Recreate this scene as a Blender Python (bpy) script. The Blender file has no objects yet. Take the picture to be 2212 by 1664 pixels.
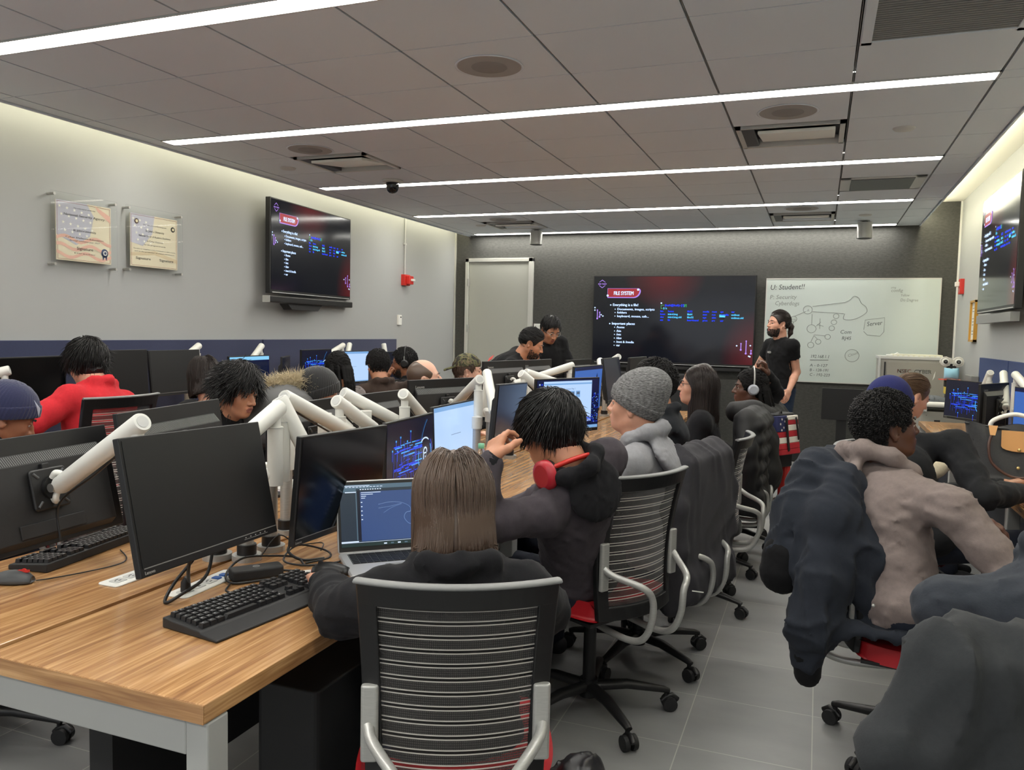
import bpy, bmesh, math, random
import numpy as np
from mathutils import Vector, Matrix
random.seed(7)
C = bpy.context.scene.collection
S = bpy.context.scene
PI = math.pi

# ------------------------------------------------------------------ camera, world, exposure
def set_camera():
    W = 2212.0
    f, pi_, ya, ro = 1723.78, 0.0679, 0.3661, -0.0219
    F = Vector((-math.sin(ya)*math.cos(pi_), math.cos(ya)*math.cos(pi_), -math.sin(pi_)))
    R = Vector((math.cos(ya), math.sin(ya), 0)); U = R.cross(F)
    R2 = R*math.cos(ro) - U*math.sin(ro); U2 = U*math.cos(ro) + R*math.sin(ro)
    cd = bpy.data.cameras.new('camera'); co = bpy.data.objects.new('camera', cd); C.objects.link(co)
    co.matrix_world = Matrix(((R2.x, U2.x, -F.x, 0), (R2.y, U2.y, -F.y, 0), (R2.z, U2.z, -F.z, 1.48), (0, 0, 0, 1)))
    cd.sensor_fit = 'HORIZONTAL'; cd.sensor_width = 36; cd.lens = f/W*36; cd.clip_start = .05
    S.camera = co
set_camera()
wd = bpy.data.worlds.new('world'); S.world = wd; wd.use_nodes = True
wd.node_tree.nodes['Background'].inputs[0].default_value = (.6, .62, .65, 1)
wd.node_tree.nodes['Background'].inputs[1].default_value = 1.3
S.view_settings.view_transform = 'Standard'; S.view_settings.look = 'None'
S.view_settings.exposure = 0.25; S.view_settings.gamma = 1; S.view_settings.use_curve_mapping = False
LIGHT = 27.5        # radiance of the ceiling light strips
COVE = 14.0         # radiance of the cove strips

# ------------------------------------------------------------------ materials
def lin(c):
    return tuple(((x/255)/12.92 if x/255 <= .04045 else ((x/255+.055)/1.055)**2.4) for x in c[:3])
MATS = {}
def mat(name, rgb, rough=.5, metal=0, spec=None, coat=0, emit=None, es=1, trans=0, alpha=1, sheen=0, ior=None, noise=None, bump=None, sss=0):
    if name in MATS: return MATS[name]
    m = bpy.data.materials.new(name); m.use_nodes = True
    nt = m.node_tree; b = nt.nodes['Principled BSDF']
    c = lin(rgb)
    b.inputs['Base Color'].default_value = (*c, 1); b.inputs['Roughness'].default_value = rough
    b.inputs['Metallic'].default_value = metal
    if spec is not None: b.inputs['Specular IOR Level'].default_value = spec
    if coat: b.inputs['Coat Weight'].default_value = coat; b.inputs['Coat Roughness'].default_value = .08
    if emit is not None:
        b.inputs['Emission Color'].default_value = (*lin(emit), 1); b.inputs['Emission Strength'].default_value = es
    if trans: b.inputs['Transmission Weight'].default_value = trans
    if sheen: b.inputs['Sheen Weight'].default_value = sheen; b.inputs['Sheen Roughness'].default_value = .5
    if ior: b.inputs['IOR'].default_value = ior
    if sss: b.inputs['Subsurface Weight'].default_value = sss; b.inputs['Subsurface Scale'].default_value = .01
    if alpha < 1: b.inputs['Alpha'].default_value = alpha
    if noise:      # (scale, strength)
        tc = nt.nodes.new('ShaderNodeTexCoord'); n = nt.nodes.new('ShaderNodeTexNoise'); n.inputs['Scale'].default_value = noise[0]
        n.inputs['Detail'].default_value = 5
        mp = nt.nodes.new('ShaderNodeMapping'); mp.inputs['Scale'].default_value = noise[2] if len(noise) > 2 else (1, 1, 1)
        nt.links.new(tc.outputs['Object'], mp.inputs[0]); nt.links.new(mp.outputs[0], n.inputs[0])
        r = nt.nodes.new('ShaderNodeMapRange'); r.inputs[1].default_value = .3; r.inputs[2].default_value = .7
        r.inputs[3].default_value = 1-noise[1]; r.inputs[4].default_value = 1+noise[1]
        nt.links.new(n.outputs[0], r.inputs[0])
        mx = nt.nodes.new('ShaderNodeVectorMath'); mx.operation = 'SCALE'; mx.inputs[0].default_value = c
        nt.links.new(r.outputs[0], mx.inputs['Scale']); nt.links.new(mx.outputs[0], b.inputs['Base Color'])
    if bump:
        tc = nt.nodes.new('ShaderNodeTexCoord'); n = nt.nodes.new('ShaderNodeTexNoise'); n.inputs['Scale'].default_value = bump[0]
        n.inputs['Detail'].default_value = 4
        nt.links.new(tc.outputs['Object'], n.inputs[0])
        bp = nt.nodes.new('ShaderNodeBump'); bp.inputs['Strength'].default_value = bump[1]; bp.inputs['Distance'].default_value = bump[2] if len(bump) > 2 else .002
        nt.links.new(n.outputs[0], bp.inputs['Height']); nt.links.new(bp.outputs[0], b.inputs['Normal'])
    MATS[name] = m
    return m
def emi(name, rgb, s=1.0):
    if name in MATS: return MATS[name]
    m = bpy.data.materials.new(name); m.use_nodes = True; nt = m.node_tree
    b = nt.nodes['Principled BSDF']; b.inputs['Base Color'].default_value = (.01, .01, .01, 1); b.inputs['Roughness'].default_value = .25
    b.inputs['Emission Color'].default_value = (*lin(rgb), 1); b.inputs['Emission Strength'].default_value = s
    MATS[name] = m; return m
def nodes(m): return m.node_tree.nodes, m.node_tree.links, m.node_tree.nodes['Principled BSDF']
def math_n(nt, op, a, b=None):
    n = nt.nodes.new('ShaderNodeMath'); n.operation = op
    for i, v in enumerate((a, b)):
        if v is None: continue
        if isinstance(v, (int, float)): n.inputs[i].default_value = v
        else: nt.links.new(v, n.inputs[i])
    return n.outputs[0]

def floor_mat():
    m = mat('dark_floor_tile', (60, 61, 61), .42); N, L, b = nodes(m); nt = m.node_tree
    tc = N.new('ShaderNodeTexCoord'); sp = N.new('ShaderNodeSeparateXYZ'); L.new(tc.outputs['Object'], sp.inputs[0])
    u = math_n(nt, 'DIVIDE', math_n(nt, 'SUBTRACT', sp.outputs[0], .04), .45)
    v = math_n(nt, 'DIVIDE', math_n(nt, 'SUBTRACT', sp.outputs[1], 2.83), .43)
    def edge(w, s):
        f = math_n(nt, 'FRACT', w); g = math_n(nt, 'MINIMUM', f, math_n(nt, 'SUBTRACT', 1, f))
        return math_n(nt, 'LESS_THAN', g, s)
    gr = math_n(nt, 'MAXIMUM', edge(u, .0045), edge(v, .004))
    cb = N.new('ShaderNodeCombineXYZ'); L.new(math_n(nt, 'FLOOR', u), cb.inputs[0]); L.new(math_n(nt, 'FLOOR', v), cb.inputs[1])
    wn = N.new('ShaderNodeTexWhiteNoise'); wn.noise_dimensions = '2D'; L.new(cb.outputs[0], wn.inputs[0])
    no = N.new('ShaderNodeTexNoise'); no.inputs['Scale'].default_value = 3.5; no.inputs['Detail'].default_value = 6
    mp = N.new('ShaderNodeMapping'); mp.inputs['Scale'].default_value = (1, 2.4, 1); L.new(tc.outputs['Object'], mp.inputs[0]); L.new(mp.outputs[0], no.inputs[0])
    k = math_n(nt, 'ADD', math_n(nt, 'MULTIPLY', wn.outputs[0], .25), math_n(nt, 'MULTIPLY', no.outputs[0], .55))
    cr = N.new('ShaderNodeMixRGB'); cr.inputs[1].default_value = (*lin((108, 109, 111)), 1); cr.inputs[2].default_value = (*lin((160, 160, 157)), 1); L.new(k, cr.inputs[0])
    g2 = N.new('ShaderNodeMixRGB'); g2.inputs[2].default_value = (*lin((168, 166, 160)), 1); L.new(gr, g2.inputs[0]); L.new(cr.outputs[0], g2.inputs[1])
    L.new(g2.outputs[0], b.inputs['Base Color'])
    rr = N.new('ShaderNodeMapRange'); rr.inputs[3].default_value = .28; rr.inputs[4].default_value = .46; L.new(no.outputs[0], rr.inputs[0]); L.new(rr.outputs[0], b.inputs['Roughness'])
    return m
def wood_mat(name='oak_laminate', sw=False):
    m = mat(name, (178, 125, 72), .26, coat=.35); N, L, b = nodes(m)
    tc = N.new('ShaderNodeTexCoord')
    def nz(sc, s, det=8, dist=0):
        if sw: sc = (sc[1], sc[0], 1)
        mp = N.new('ShaderNodeMapping'); mp.inputs['Scale'].default_value = sc; L.new(tc.outputs['Object'], mp.inputs[0])
        n = N.new('ShaderNodeTexNoise'); n.inputs['Scale'].default_value = s; n.inputs['Detail'].default_value = det; n.inputs['Distortion'].default_value = dist
        L.new(mp.outputs[0], n.inputs[0]); return n.outputs[0]
    a = nz((1, .045, 1), 55, 8, .15); c = nz((1, .03, 1), 240, 2); d = nz((1, .12, 1), 9, 2, .4)
    nt = m.node_tree
    ring = math_n(nt, 'ABSOLUTE', math_n(nt, 'SINE', math_n(nt, 'MULTIPLY', d, 34)))
    k = math_n(nt, 'ADD', math_n(nt, 'MULTIPLY', a, .64), math_n(nt, 'ADD', math_n(nt, 'MULTIPLY', c, .32), math_n(nt, 'MULTIPLY', ring, .07)))
    r = N.new('ShaderNodeValToRGB'); L.new(k, r.inputs[0]); e = r.color_ramp.elements
    e[0].position = .34; e[0].color = (*lin((136, 96, 60)), 1); e[1].position = .68; e[1].color = (*lin((206, 162, 112)), 1)
    x = e.new(.46); x.color = (*lin((160, 117, 76)), 1); x = e.new(.56); x.color = (*lin((178, 134, 88)), 1)
    L.new(r.outputs[0], b.inputs['Base Color'])
    return m
def felt_mat():
    m = mat('grey_felt_wall', (70, 70, 68), .95, spec=.1); N, L, b = nodes(m)
    tc = N.new('ShaderNodeTexCoord')
    mp = N.new('ShaderNodeMapping'); mp.inputs['Scale'].default_value = (1, 1, 2.5); L.new(tc.outputs['Object'], mp.inputs[0])
    n = N.new('ShaderNodeTexNoise'); n.inputs['Scale'].default_value = 24; n.inputs['Detail'].default_value = 9; n.inputs['Roughness'].default_value = .75; L.new(mp.outputs[0], n.inputs[0])
    r = N.new('ShaderNodeValToRGB'); L.new(n.outputs[0], r.inputs[0]); e = r.color_ramp.elements
    e[0].position = .35; e[0].color = (*lin((70, 70, 68)), 1); e[1].position = .72; e[1].color = (*lin((90, 90, 86)), 1)
    L.new(r.outputs[0], b.inputs['Base Color']); return m
def mesh_mat():
    m = mat('chair_mesh_fabric', (40, 39, 38), .8, sheen=.2); N, L, b = nodes(m); nt = m.node_tree
    tc = N.new('ShaderNodeTexCoord'); sp = N.new('ShaderNodeSeparateXYZ'); L.new(tc.outputs['Object'], sp.inputs[0])
    z = sp.outputs[2]
    w = math_n(nt, 'FRACT', math_n(nt, 'DIVIDE', z, .033))
    # two bright threads at .08 and .34 around a dark open gap, a band of fine weave above
    t1 = math_n(nt, 'LESS_THAN', math_n(nt, 'ABSOLUTE', math_n(nt, 'SUBTRACT', w, .08)), .045)
    t2 = math_n(nt, 'LESS_THAN', math_n(nt, 'ABSOLUTE', math_n(nt, 'SUBTRACT', w, .36)), .045)
    th = math_n(nt, 'MAXIMUM', t1, t2)
    gap = math_n(nt, 'MULTIPLY', math_n(nt, 'GREATER_THAN', w, .12), math_n(nt, 'LESS_THAN', w, .32))
    fine = math_n(nt, 'LESS_THAN', math_n(nt, 'FRACT', math_n(nt, 'DIVIDE', z, .0055)), .3)
    fy = math_n(nt, 'LESS_THAN', math_n(nt, 'FRACT', math_n(nt, 'DIVIDE', sp.outputs[1], .0045)), .3)
    mx = N.new('ShaderNodeMixRGB'); mx.inputs[1].default_value = (*lin((58, 56, 54)), 1); mx.inputs[2].default_value = (*lin((190, 186, 178)), 1); L.new(th, mx.inputs[0])
    L.new(mx.outputs[0], b.inputs['Base Color'])
    hole = math_n(nt, 'MAXIMUM', math_n(nt, 'MULTIPLY', gap, .75), math_n(nt, 'MULTIPLY', math_n(nt, 'MAXIMUM', fine, math_n(nt, 'MULTIPLY', fy, .5)), .5))
    hole = math_n(nt, 'MULTIPLY', hole, math_n(nt, 'SUBTRACT', 1, th))
    L.new(math_n(nt, 'SUBTRACT', 1, hole), b.inputs['Alpha'])
    return m
def brushed(name, rgb, rough):
    return mat(name, rgb, rough, metal=.35, noise=(40, .08, (1, 1, 12)))

M = dict(
    wall=mat('grey_wall_paint', (162, 164, 163), .7, bump=(300, .15, .001)),
    white=mat('white_paint', (226, 226, 220), .45),
    trim=mat('pale_metal_trim', (205, 205, 198), .35, metal=.3),
    tile=mat('ceiling_tile', (214, 221, 228), .9, bump=(500, .3, .001)),
    gap=mat('ceiling_reveal', (70, 67, 64), .8),
    plaster=mat('cove_plaster', (236, 234, 222), .7),
    panel=mat('navy_fabric_panel', (38, 46, 78), .85, sheen=.2, noise=(200, .08)),
    rpanel=mat('blue_fabric_panel', (45, 62, 104), .85, noise=(200, .08)),
    dark=mat('dark_base', (30, 30, 31), .6),
    black=mat('black_plastic', (22, 22, 23), .42),
    black2=mat('matte_black_plastic', (32, 32, 33), .6, noise=(60, .1)),
    grey=mat('grey_plastic', (128, 129, 128), .5),
    lgrey=mat('light_grey_plastic', (190, 191, 188), .45),
    dgrey=mat('dark_grey_plastic', (72, 74, 76), .5),
    screen_off=mat('dark_screen_glass', (9, 10, 12), .16, spec=.5),
    screen_matte=mat('dark_matte_screen', (20, 21, 22), .42),
    silver=brushed('brushed_silver', (178, 178, 174), .32),
    chrome=mat('satin_chrome', (185, 184, 180), .3, metal=.9),
    armwhite=mat('white_arm_paint', (214, 214, 208), .38),
    leg=mat('grey_desk_leg_paint', (168, 169, 166), .45),
    red=mat('red_vinyl', (172, 28, 36), .42, bump=(120, .1)),
    redplastic=mat('red_plastic', (200, 44, 36), .4),
    wood=wood_mat(), wood_edge=wood_mat('oak_edge_band', True), floor=floor_mat(), felt=felt_mat(), mesh=mesh_mat(),
    glass=mat('clear_acrylic', (245, 250, 248), .02, trans=1, ior=1.2, alpha=.35),
    label=mat('ivory_label', (222, 212, 176), .6),
    ink=mat('black_ink', (25, 25, 28), .7),
)

# ------------------------------------------------------------------ object helpers
def tag(o, label=None, cat=None, group=None, kind=None):
    if label: o['label'] = label
    if cat: o['category'] = cat
    if group: o['group'] = group
    if kind: o['kind'] = kind
    return o
def empty(name, loc=(0, 0, 0), rz=0, label=None, cat=None, group=None):
    o = bpy.data.objects.new(name, None); C.objects.link(o); o.location = loc; o.rotation_euler = (0, 0, rz); o.empty_display_size = .1
    return tag(o, label, cat, group)
def frame_matrix(loc, x, z):
    x = Vector(x).normalized(); z = Vector(z); z = (z - x*z.dot(x)).normalized(); y = z.cross(x)
    return Matrix(((x.x, y.x, z.x, loc[0]), (x.y, y.y, z.y, loc[1]), (x.z, y.z, z.z, loc[2]), (0, 0, 0, 1)))
TEXT_CACHE = {}
def text_mesh(s):
    if s in TEXT_CACHE: return TEXT_CACHE[s]
    cu = bpy.data.curves.new('t', 'FONT'); cu.body = s; cu.size = 1; cu.resolution_u = 2
    o = bpy.data.objects.new('t', cu); C.objects.link(o)
    dg = bpy.context.evaluated_depsgraph_get(); me = bpy.data.meshes.new_from_object(o.evaluated_get(dg))
    v = [tuple(x.co) for x in me.vertices]; f = [tuple(p.vertices) for p in me.polygons]
    bpy.data.objects.remove(o); bpy.data.curves.remove(cu); bpy.data.meshes.remove(me)
    TEXT_CACHE[s] = (v, f); return v, f
class MB:
    """collects shapes into one mesh with several materials"""
    def __init__(s): s.v = []; s.f = []; s.m = []; s.s = []; s.mats = []; s.X = None
    def mi(s, m):
        if m not in s.mats: s.mats.append(m)
        return s.mats.index(m)
    def add(s, vs, fs, m, smooth=False, X=None):
        o = len(s.v)
        for p in vs:
            p = Vector(p)
            if X is not None: p = X @ p
            if s.X is not None: p = s.X @ p
            s.v.append(tuple(p))
        k = s.mi(m)
        for f in fs: s.f.append(tuple(i+o for i in f)); s.m.append(k); s.s.append(smooth)
        return s
    def box(s, c, sz, m, rz=0, X=None, taper=None):
        a, b, h = sz[0]/2, sz[1]/2, sz[2]/2
        vs = [(x, y, z) for z in (-h, h) for x, y in ((-a, -b), (a, -b), (a, b), (-a, b))]
        if taper: vs = [(x*(taper if z > 0 else 1), y*(taper if z > 0 else 1), z) for x, y, z in vs]
        if rz: vs = [(x*math.cos(rz)-y*math.sin(rz), x*math.sin(rz)+y*math.cos(rz), z) for x, y, z in vs]
        vs = [(x+c[0], y+c[1], z+c[2]) for x, y, z in vs]
        return s.add(vs, [(3, 2, 1, 0), (4, 5, 6, 7), (0, 1, 5, 4), (1, 2, 6, 5), (2, 3, 7, 6), (3, 0, 4, 7)], m, X=X)
    def bx(s, x0, x1, y0, y1, z0, z1, m, X=None):
        return s.box(((x0+x1)/2, (y0+y1)/2, (z0+z1)/2), (abs(x1-x0), abs(y1-y0), abs(z1-z0)), m, X=X)
    def rbox(s, c, sz, r, m, n=4, X=None, axis='z', smooth=True):
        """box with rounded vertical (along axis) corners and softened ends"""
        a, b, h = sz
        if axis == 'x': a, b, h = sz[1], sz[2], sz[0]
        if axis == 'y': a, b, h = sz[2], sz[0], sz[1]
        r = min(r, a/2-1e-4, b/2-1e-4); e = min(r*.35, h*.3, .004)
        ring = []
        for cx, cy, t0 in ((a/2-r, b/2-r, 0), (-a/2+r, b/2-r, 90), (-a/2+r, -b/2+r, 180), (a/2-r, -b/2+r, 270)):
            for i in range(n+1):
                t = math.radians(t0+90*i/n); ring.append((cx, cy, math.cos(t), math.sin(t)))
        vs = []; K = len(ring)
        for z, q in ((-h/2, r-e), (-h/2+e, r), (h/2-e, r), (h/2, r-e)):
            for cx, cy, ct, st in ring: vs.append((cx+ct*q, cy+st*q, z))
        fs = [tuple(range(K-1, -1, -1)), tuple(range(3*K, 4*K))]
        for j in range(3):
            for i in range(K): fs.append((j*K+i, j*K+(i+1) % K, (j+1)*K+(i+1) % K, (j+1)*K+i))
        P = {'z': lambda p: p, 'x': lambda p: (p[2], p[0], p[1]), 'y': lambda p: (p[1], p[2], p[0])}[axis]
        vs = [tuple(np.add(P(p), c)) for p in vs]
        return s.add(vs, fs, m, smooth=False, X=X)
    def cyl(s, a, b, r, m, r2=None, n=20, caps=True, smooth=True):
        return s.tube([a, b], [r, r if r2 is None else r2], m, n, caps, smooth)
    def tube(s, pts, rad, m, n=12, caps=True, smooth=True, flat=1.0, upv=None):
        pts = [Vector(p) for p in pts]
        if not hasattr(rad, '__len__'): rad = [rad]*len(pts)
        vs = []; up = Vector(upv) if upv else None
        for i, p in enumerate(pts):
            t = (pts[min(i+1, len(pts)-1)] - pts[max(i-1, 0)])
            if t.length < 1e-9: t = Vector((0, 0, 1))
            t.normalize()
            if up is None: up = Vector((0, 0, 1)) if abs(t.z) < .9 else Vector((1, 0, 0))
            x = up.cross(t)
            if x.length < 1e-4: x = Vector((1, 0, 0)).cross(t)
            x.normalize(); up = t.cross(x).normalized()
            for k in range(n):
                a = 2*PI*k/n; vs.append(p + x*math.cos(a)*rad[i] + up*math.sin(a)*rad[i]*flat)
        fs = []
        for i in range(len(pts)-1):
            for k in range(n): fs.append((i*n+k, i*n+(k+1) % n, (i+1)*n+(k+1) % n, (i+1)*n+k))
        s.add(vs, fs, m, smooth)
        if caps:
            s.add(vs[:n], [tuple(range(n-1, -1, -1))], m); s.add(vs[-n:], [tuple(range(n))], m)
        return s
    def lathe(s, prof, c, m, n=24, axis=(0, 0, 1), smooth=True):
        a = Vector(axis).normalized(); x = a.orthogonal().normalized(); y = a.cross(x); c = Vector(c)
        vs = []; fs = []
        for r, z in prof:
            for k in range(n):
                t = 2*PI*k/n; vs.append(c + a*z + x*math.cos(t)*r + y*math.sin(t)*r)
        for i in range(len(prof)-1):
            for k in range(n): fs.append((i*n+k, i*n+(k+1) % n, (i+1)*n+(k+1) % n, (i+1)*n+k))
        return s.add(vs, fs, m, smooth)
    def sph(s, c, r, m, n=12, sc=(1, 1, 1), X=None):
        prof = [(max(1e-5, math.sin(PI*i/n)), -math.cos(PI*i/n)) for i in range(n+1)]
        K = n*2; vs = []; fs = []
        for a, z in prof:
            for k in range(K): vs.append((c[0]+r*sc[0]*a*math.cos(2*PI*k/K), c[1]+r*sc[1]*a*math.sin(2*PI*k/K), c[2]+r*sc[2]*z))
        for i in range(n):
            for k in range(K): fs.append((i*K+k, i*K+(k+1) % K, (i+1)*K+(k+1) % K, (i+1)*K+k))
        return s.add(vs, fs, m, True, X=X)
    def poly(s, pts, m, t=None):
        """flat polygon; with t a prism along vector t"""
        n = len(pts)
        if t is None: return s.add(pts, [tuple(range(n))], m)
        t = Vector(t); vs = [Vector(p) for p in pts] + [Vector(p)+t for p in pts]
        return s.add(vs, [tuple(range(n-1, -1, -1)), tuple(range(n, 2*n))] + [(i, (i+1) % n, n+(i+1) % n, n+i) for i in range(n)], m)
    def text(s, txt, o, r, u, size, m, align='l', shear=0, width=None, bold=0):
        """text lying in the plane spanned by r (reading direction) and u, lower left (or centre) at o"""
        v, f = text_mesh(txt)
        if not v: return s
        o = Vector(o); r = Vector(r).normalized(); u = Vector(u).normalized()
        x1 = max(p[0] for p in v); k = size
        kx = k if width is None else width/x1
        off = 0 if align == 'l' else -x1*kx/2
        vs = [o + r*(p[0]*kx + off + shear*p[1]*k) + u*(p[1]*k) for p in v]
        s.add(vs, f, m)
        if bold:
            n = r.cross(u)
            for dx, dy in ((bold, 0), (-bold, 0), (0, bold*.6)): s.add([p + r*dx*k + u*dy*k + n*1e-5 for p in vs], f, m)
        return s
    def build(s, name, parent=None, loc=None, bevel=0, seg=2):
        me = bpy.data.meshes.new(name); me.from_pydata(s.v, [], s.f)
        for m in s.mats: me.materials.append(m)
        me.polygons.foreach_set('material_index', s.m); me.polygons.foreach_set('use_smooth', s.s); me.update()
        o = bpy.data.objects.new(name, me); C.objects.link(o)
        if parent: o.parent = parent
        if loc: o.location = loc
        if bevel:
            b = o.modifiers.new('bevel', 'BEVEL'); b.width = bevel; b.segments = seg; b.limit_method = 'ANGLE'; b.angle_limit = math.radians(40)
            b.use_clamp_overlap = True
        return o
def struct(mb, name, bevel=0):
    o = mb.build(name, bevel=bevel); o['kind'] = 'structure'; return o
def children(o): return [c for c in ALLKIDS.get(o.name, [])]
ALLKIDS = {}
def copy_tree(o, parent=None):
    kids = [c for c in bpy.data.objects if c.parent == o]
    c = o.copy(); C.objects.link(c); c.parent = parent
    for k in kids: copy_tree(k, c)
    return c
def smoothpath(pts, n=8):
    """Catmull-Rom through the points"""
    P = [Vector(p) for p in pts]; P = [P[0]*2-P[1]] + P + [P[-1]*2-P[-2]]; out = []
    for i in range(1, len(P)-2):
        for k in range(n):
            t = k/n; a, b, c, d = P[i-1], P[i], P[i+1], P[i+2]
            out.append(.5*((2*b) + (c-a)*t + (2*a-5*b+4*c-d)*t*t + (3*b-a-3*c+d)*t**3))
    out.append(P[-2]); return out

# ------------------------------------------------------------------ room shell
H = 2.75; XL = -4.707; XR = 1.394; YB = 10.0; YF = -2.2; CX0 = -4.485; CX1 = .978; ZC = 3.0
struct(MB().bx(XL-.1, XR+.1, YF-.1, YB+.1, -.1, 0, M['floor']), 'floor')
struct(MB().bx(XL-.1, XL, YF, YB, 0, ZC, M['wall']), 'wall_left')
struct(MB().bx(XR, XR+.1, YF, YB, 0, ZC, M['wall']), 'wall_right')
struct(MB().bx(XL-.1, XR+.1, YB, YB+.1, 0, ZC+.1, M['felt']), 'wall_back')
fw = MB()       # rear wall behind the camera: wide opening added to let world light onto the ceiling
fw.bx(XL-.1, XR+.1, YF-.1, YF, 0, .5, M['wall']).bx(XL-.1, XR+.1, YF-.1, YF, 2.6, ZC+.1, M['wall']).bx(XL-.1, XL+.3, YF-.1, YF, .5, 2.6, M['wall']).bx(XR-.3, XR+.1, YF-.1, YF, .5, 2.6, M['wall'])
struct(fw, 'wall_front')
c_ = MB()      # suspended ceiling: a slab of tiles between the two coves, with the recesses left open
LY = [-.94, .88, 2.71, 4.463, 6.329, 8.157, 9.85]; LX0, LX1, LW = -4.35, .744, .066
xs = [CX0, -4.35, -3.806, -3.156, -2.506, -1.856, -1.206, -.553, .098, .744, CX1]
RECESS = []
def cell(x0, x1, y0, y1):
    return any(x0 >= a-.02 and x1 <= b+.02 and y0 >= c-.02 and y1 <= d+.02 for a, b, c, d in RECESS)
RECESS += [(-.553, .098, 5.13, 5.71), (-3.806, -3.156, 5.13, 5.71), (-.553, .098, 8.82, 9.40), (-3.806, -3.156, 8.82, 9.40)]
ys = []
rows = []
prev = YF
for L in LY:
    a = L-LW; 
    if prev < a:
        n = max(1, round((a-prev)/.585)); rows += [(prev+(a-prev)*i/n, prev+(a-prev)*(i+1)/n) for i in range(n)]
    prev = L+LW
rows.append((prev, YB))
g = .004
for y0, y1 in rows:
    for x0, x1 in zip(xs[:-1], xs[1:]):
        if any(a-.05 < x0 and x1 < b+.05 and min(y1, d)-max(y0, c) > .3 for a, b, c, d in RECESS): continue
        g2 = g*1.6
        c_.bx(x0+g2, x1-g2, y0+g, y1-g, H, H+.02, M['tile'])
for L in LY:
    c_.bx(CX0, LX0, L-LW, L+LW, H, H+.02, M['tile']); c_.bx(LX1+.008, CX1, L-LW+.004, L+LW-.004, H, H+.02, M['tile'])
    c_.bx(LX0, LX1, L-LW, L+LW, H+.055, H+.06, M['white'])
c_.bx(CX0, CX1, YF, YB, H+.06, H+.10, M['gap'])
for L in LY:    # reveal strips between tiles, kept off the light slots
    pass
# fascias of the slab toward the coves
c_.bx(CX0-.012, CX0, YF, YB, H-.012, H+.12, M['tile']); c_.bx(CX1, CX1+.012, YF, YB, H-.012, H+.12, M['tile'])
for x in xs[1:-1]:
    c_.bx(x-.0015, x+.0015, YF, YB, H+.004, H+.03, M['grey'])
struct(c_, 'ceiling')
struct(MB().bx(XL-.1, XR+.1, YF, YB, ZC, ZC+.1, M['plaster']).bx(XR-.006, XR, YB-.012, YB, 0, ZC, M['white']), 'ceiling_soffit')
struct(MB().bx(XL, XL+.02, YB-.02, YB, 0, ZC, M['trim']), 'trim_1')
struct(MB().bx(XR-.018, XR, YB-.02, YB-.001, 0, ZC, M['white']), 'trim_2')
struct(MB().bx(XL, XL+.012, YF, YB, 0, .1, M['dark']), 'baseboard_left')
struct(MB().bx(XR-.012, XR, YF, YB, 0, .1, M['dark']), 'baseboard_right')
struct(MB().bx(-3.5, .9, YB-.012, YB, 0, .1, M['dark']), 'baseboard_back')

# ceiling light strips: aluminium channel and glowing diffuser
place_l = ['nearest the camera, cut off at the top left', 'second from the camera, longest bright strip across the room', 'third from the camera, behind the dome camera', 'fourth from the camera', 'farthest, beside the grey back wall']
for i, L in enumerate(LY):
    e = empty('ceiling_light', ((LX0+LX1)/2, L, H), 0, 'slim white linear ceiling light, ' + (place_l[i-2] if i > 1 else 'behind the camera above the near desks' if i else 'behind the camera near the rear wall'), 'ceiling light', 'linear ceiling lights')
    hx = (LX1-LX0)/2; f_ = MB()
    for s in (-1, 1): f_.bx(-hx, hx, s*LW, s*(LW-.008), -.006, .05, M['lgrey'])
    for s in (-1, 1): f_.bx(s*hx, s*(hx-.01), -LW, LW, -.006, .05, M['lgrey'])
    f_.build('frame', e)
    MB().bx(-hx+.011, hx-.011, -LW+.009, LW-.009, .004, .012, emi('light_diffuser', (255, 252, 244), LIGHT)).build('diffuser', e)
for nm, x, w, l in (('left', CX0-.03, 1, 'linear cove light hidden above the left ceiling edge'), ('right', CX1+.03, 1, 'linear cove light hidden above the right ceiling edge')):
    MB_ = MB().bx(x-.02, x+.02, YF+.1, YB-.05, H+.125, H+.14, emi('cove_strip_' + nm, (255, 247, 216), COVE*(1 if nm == 'left' else 2.2)))
    o = MB_.build('cove_light'); tag(o, l, 'light')
# front TV wall washers: cylinder spots on the ceiling near the back wall
for x, lab in ((-3.36, 'grey cylinder wall washer hanging from the ceiling above the door'), (.40, 'grey cylinder wall washer hanging from the ceiling above the whiteboard')):
    e = empty('ceiling_spotlight', (x, 9.5, H), 0, lab, 'spotlight', 'cylinder wall washers')
    MB().cyl((0, 0, 0), (0, 0, -.025), .03, M['black']).cyl((0, 0, 0), (0, 0, -.006), .05, M['lgrey']).build('stem', e)
    b = MB(); b.tube([(0, 0, -.02), (0, 0, -.19)], [.075, .078], M['silver'], 28)
    b.poly([(.078*math.cos(t), .078*math.sin(t), -.19) for t in np.linspace(0, 2*PI, 25)[:-1]], M['silver']); b.build('housing', e)
    MB().cyl((0, 0, -.188), (0, 0, -.196), .06, M['dgrey']).build('lens', e)
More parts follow.
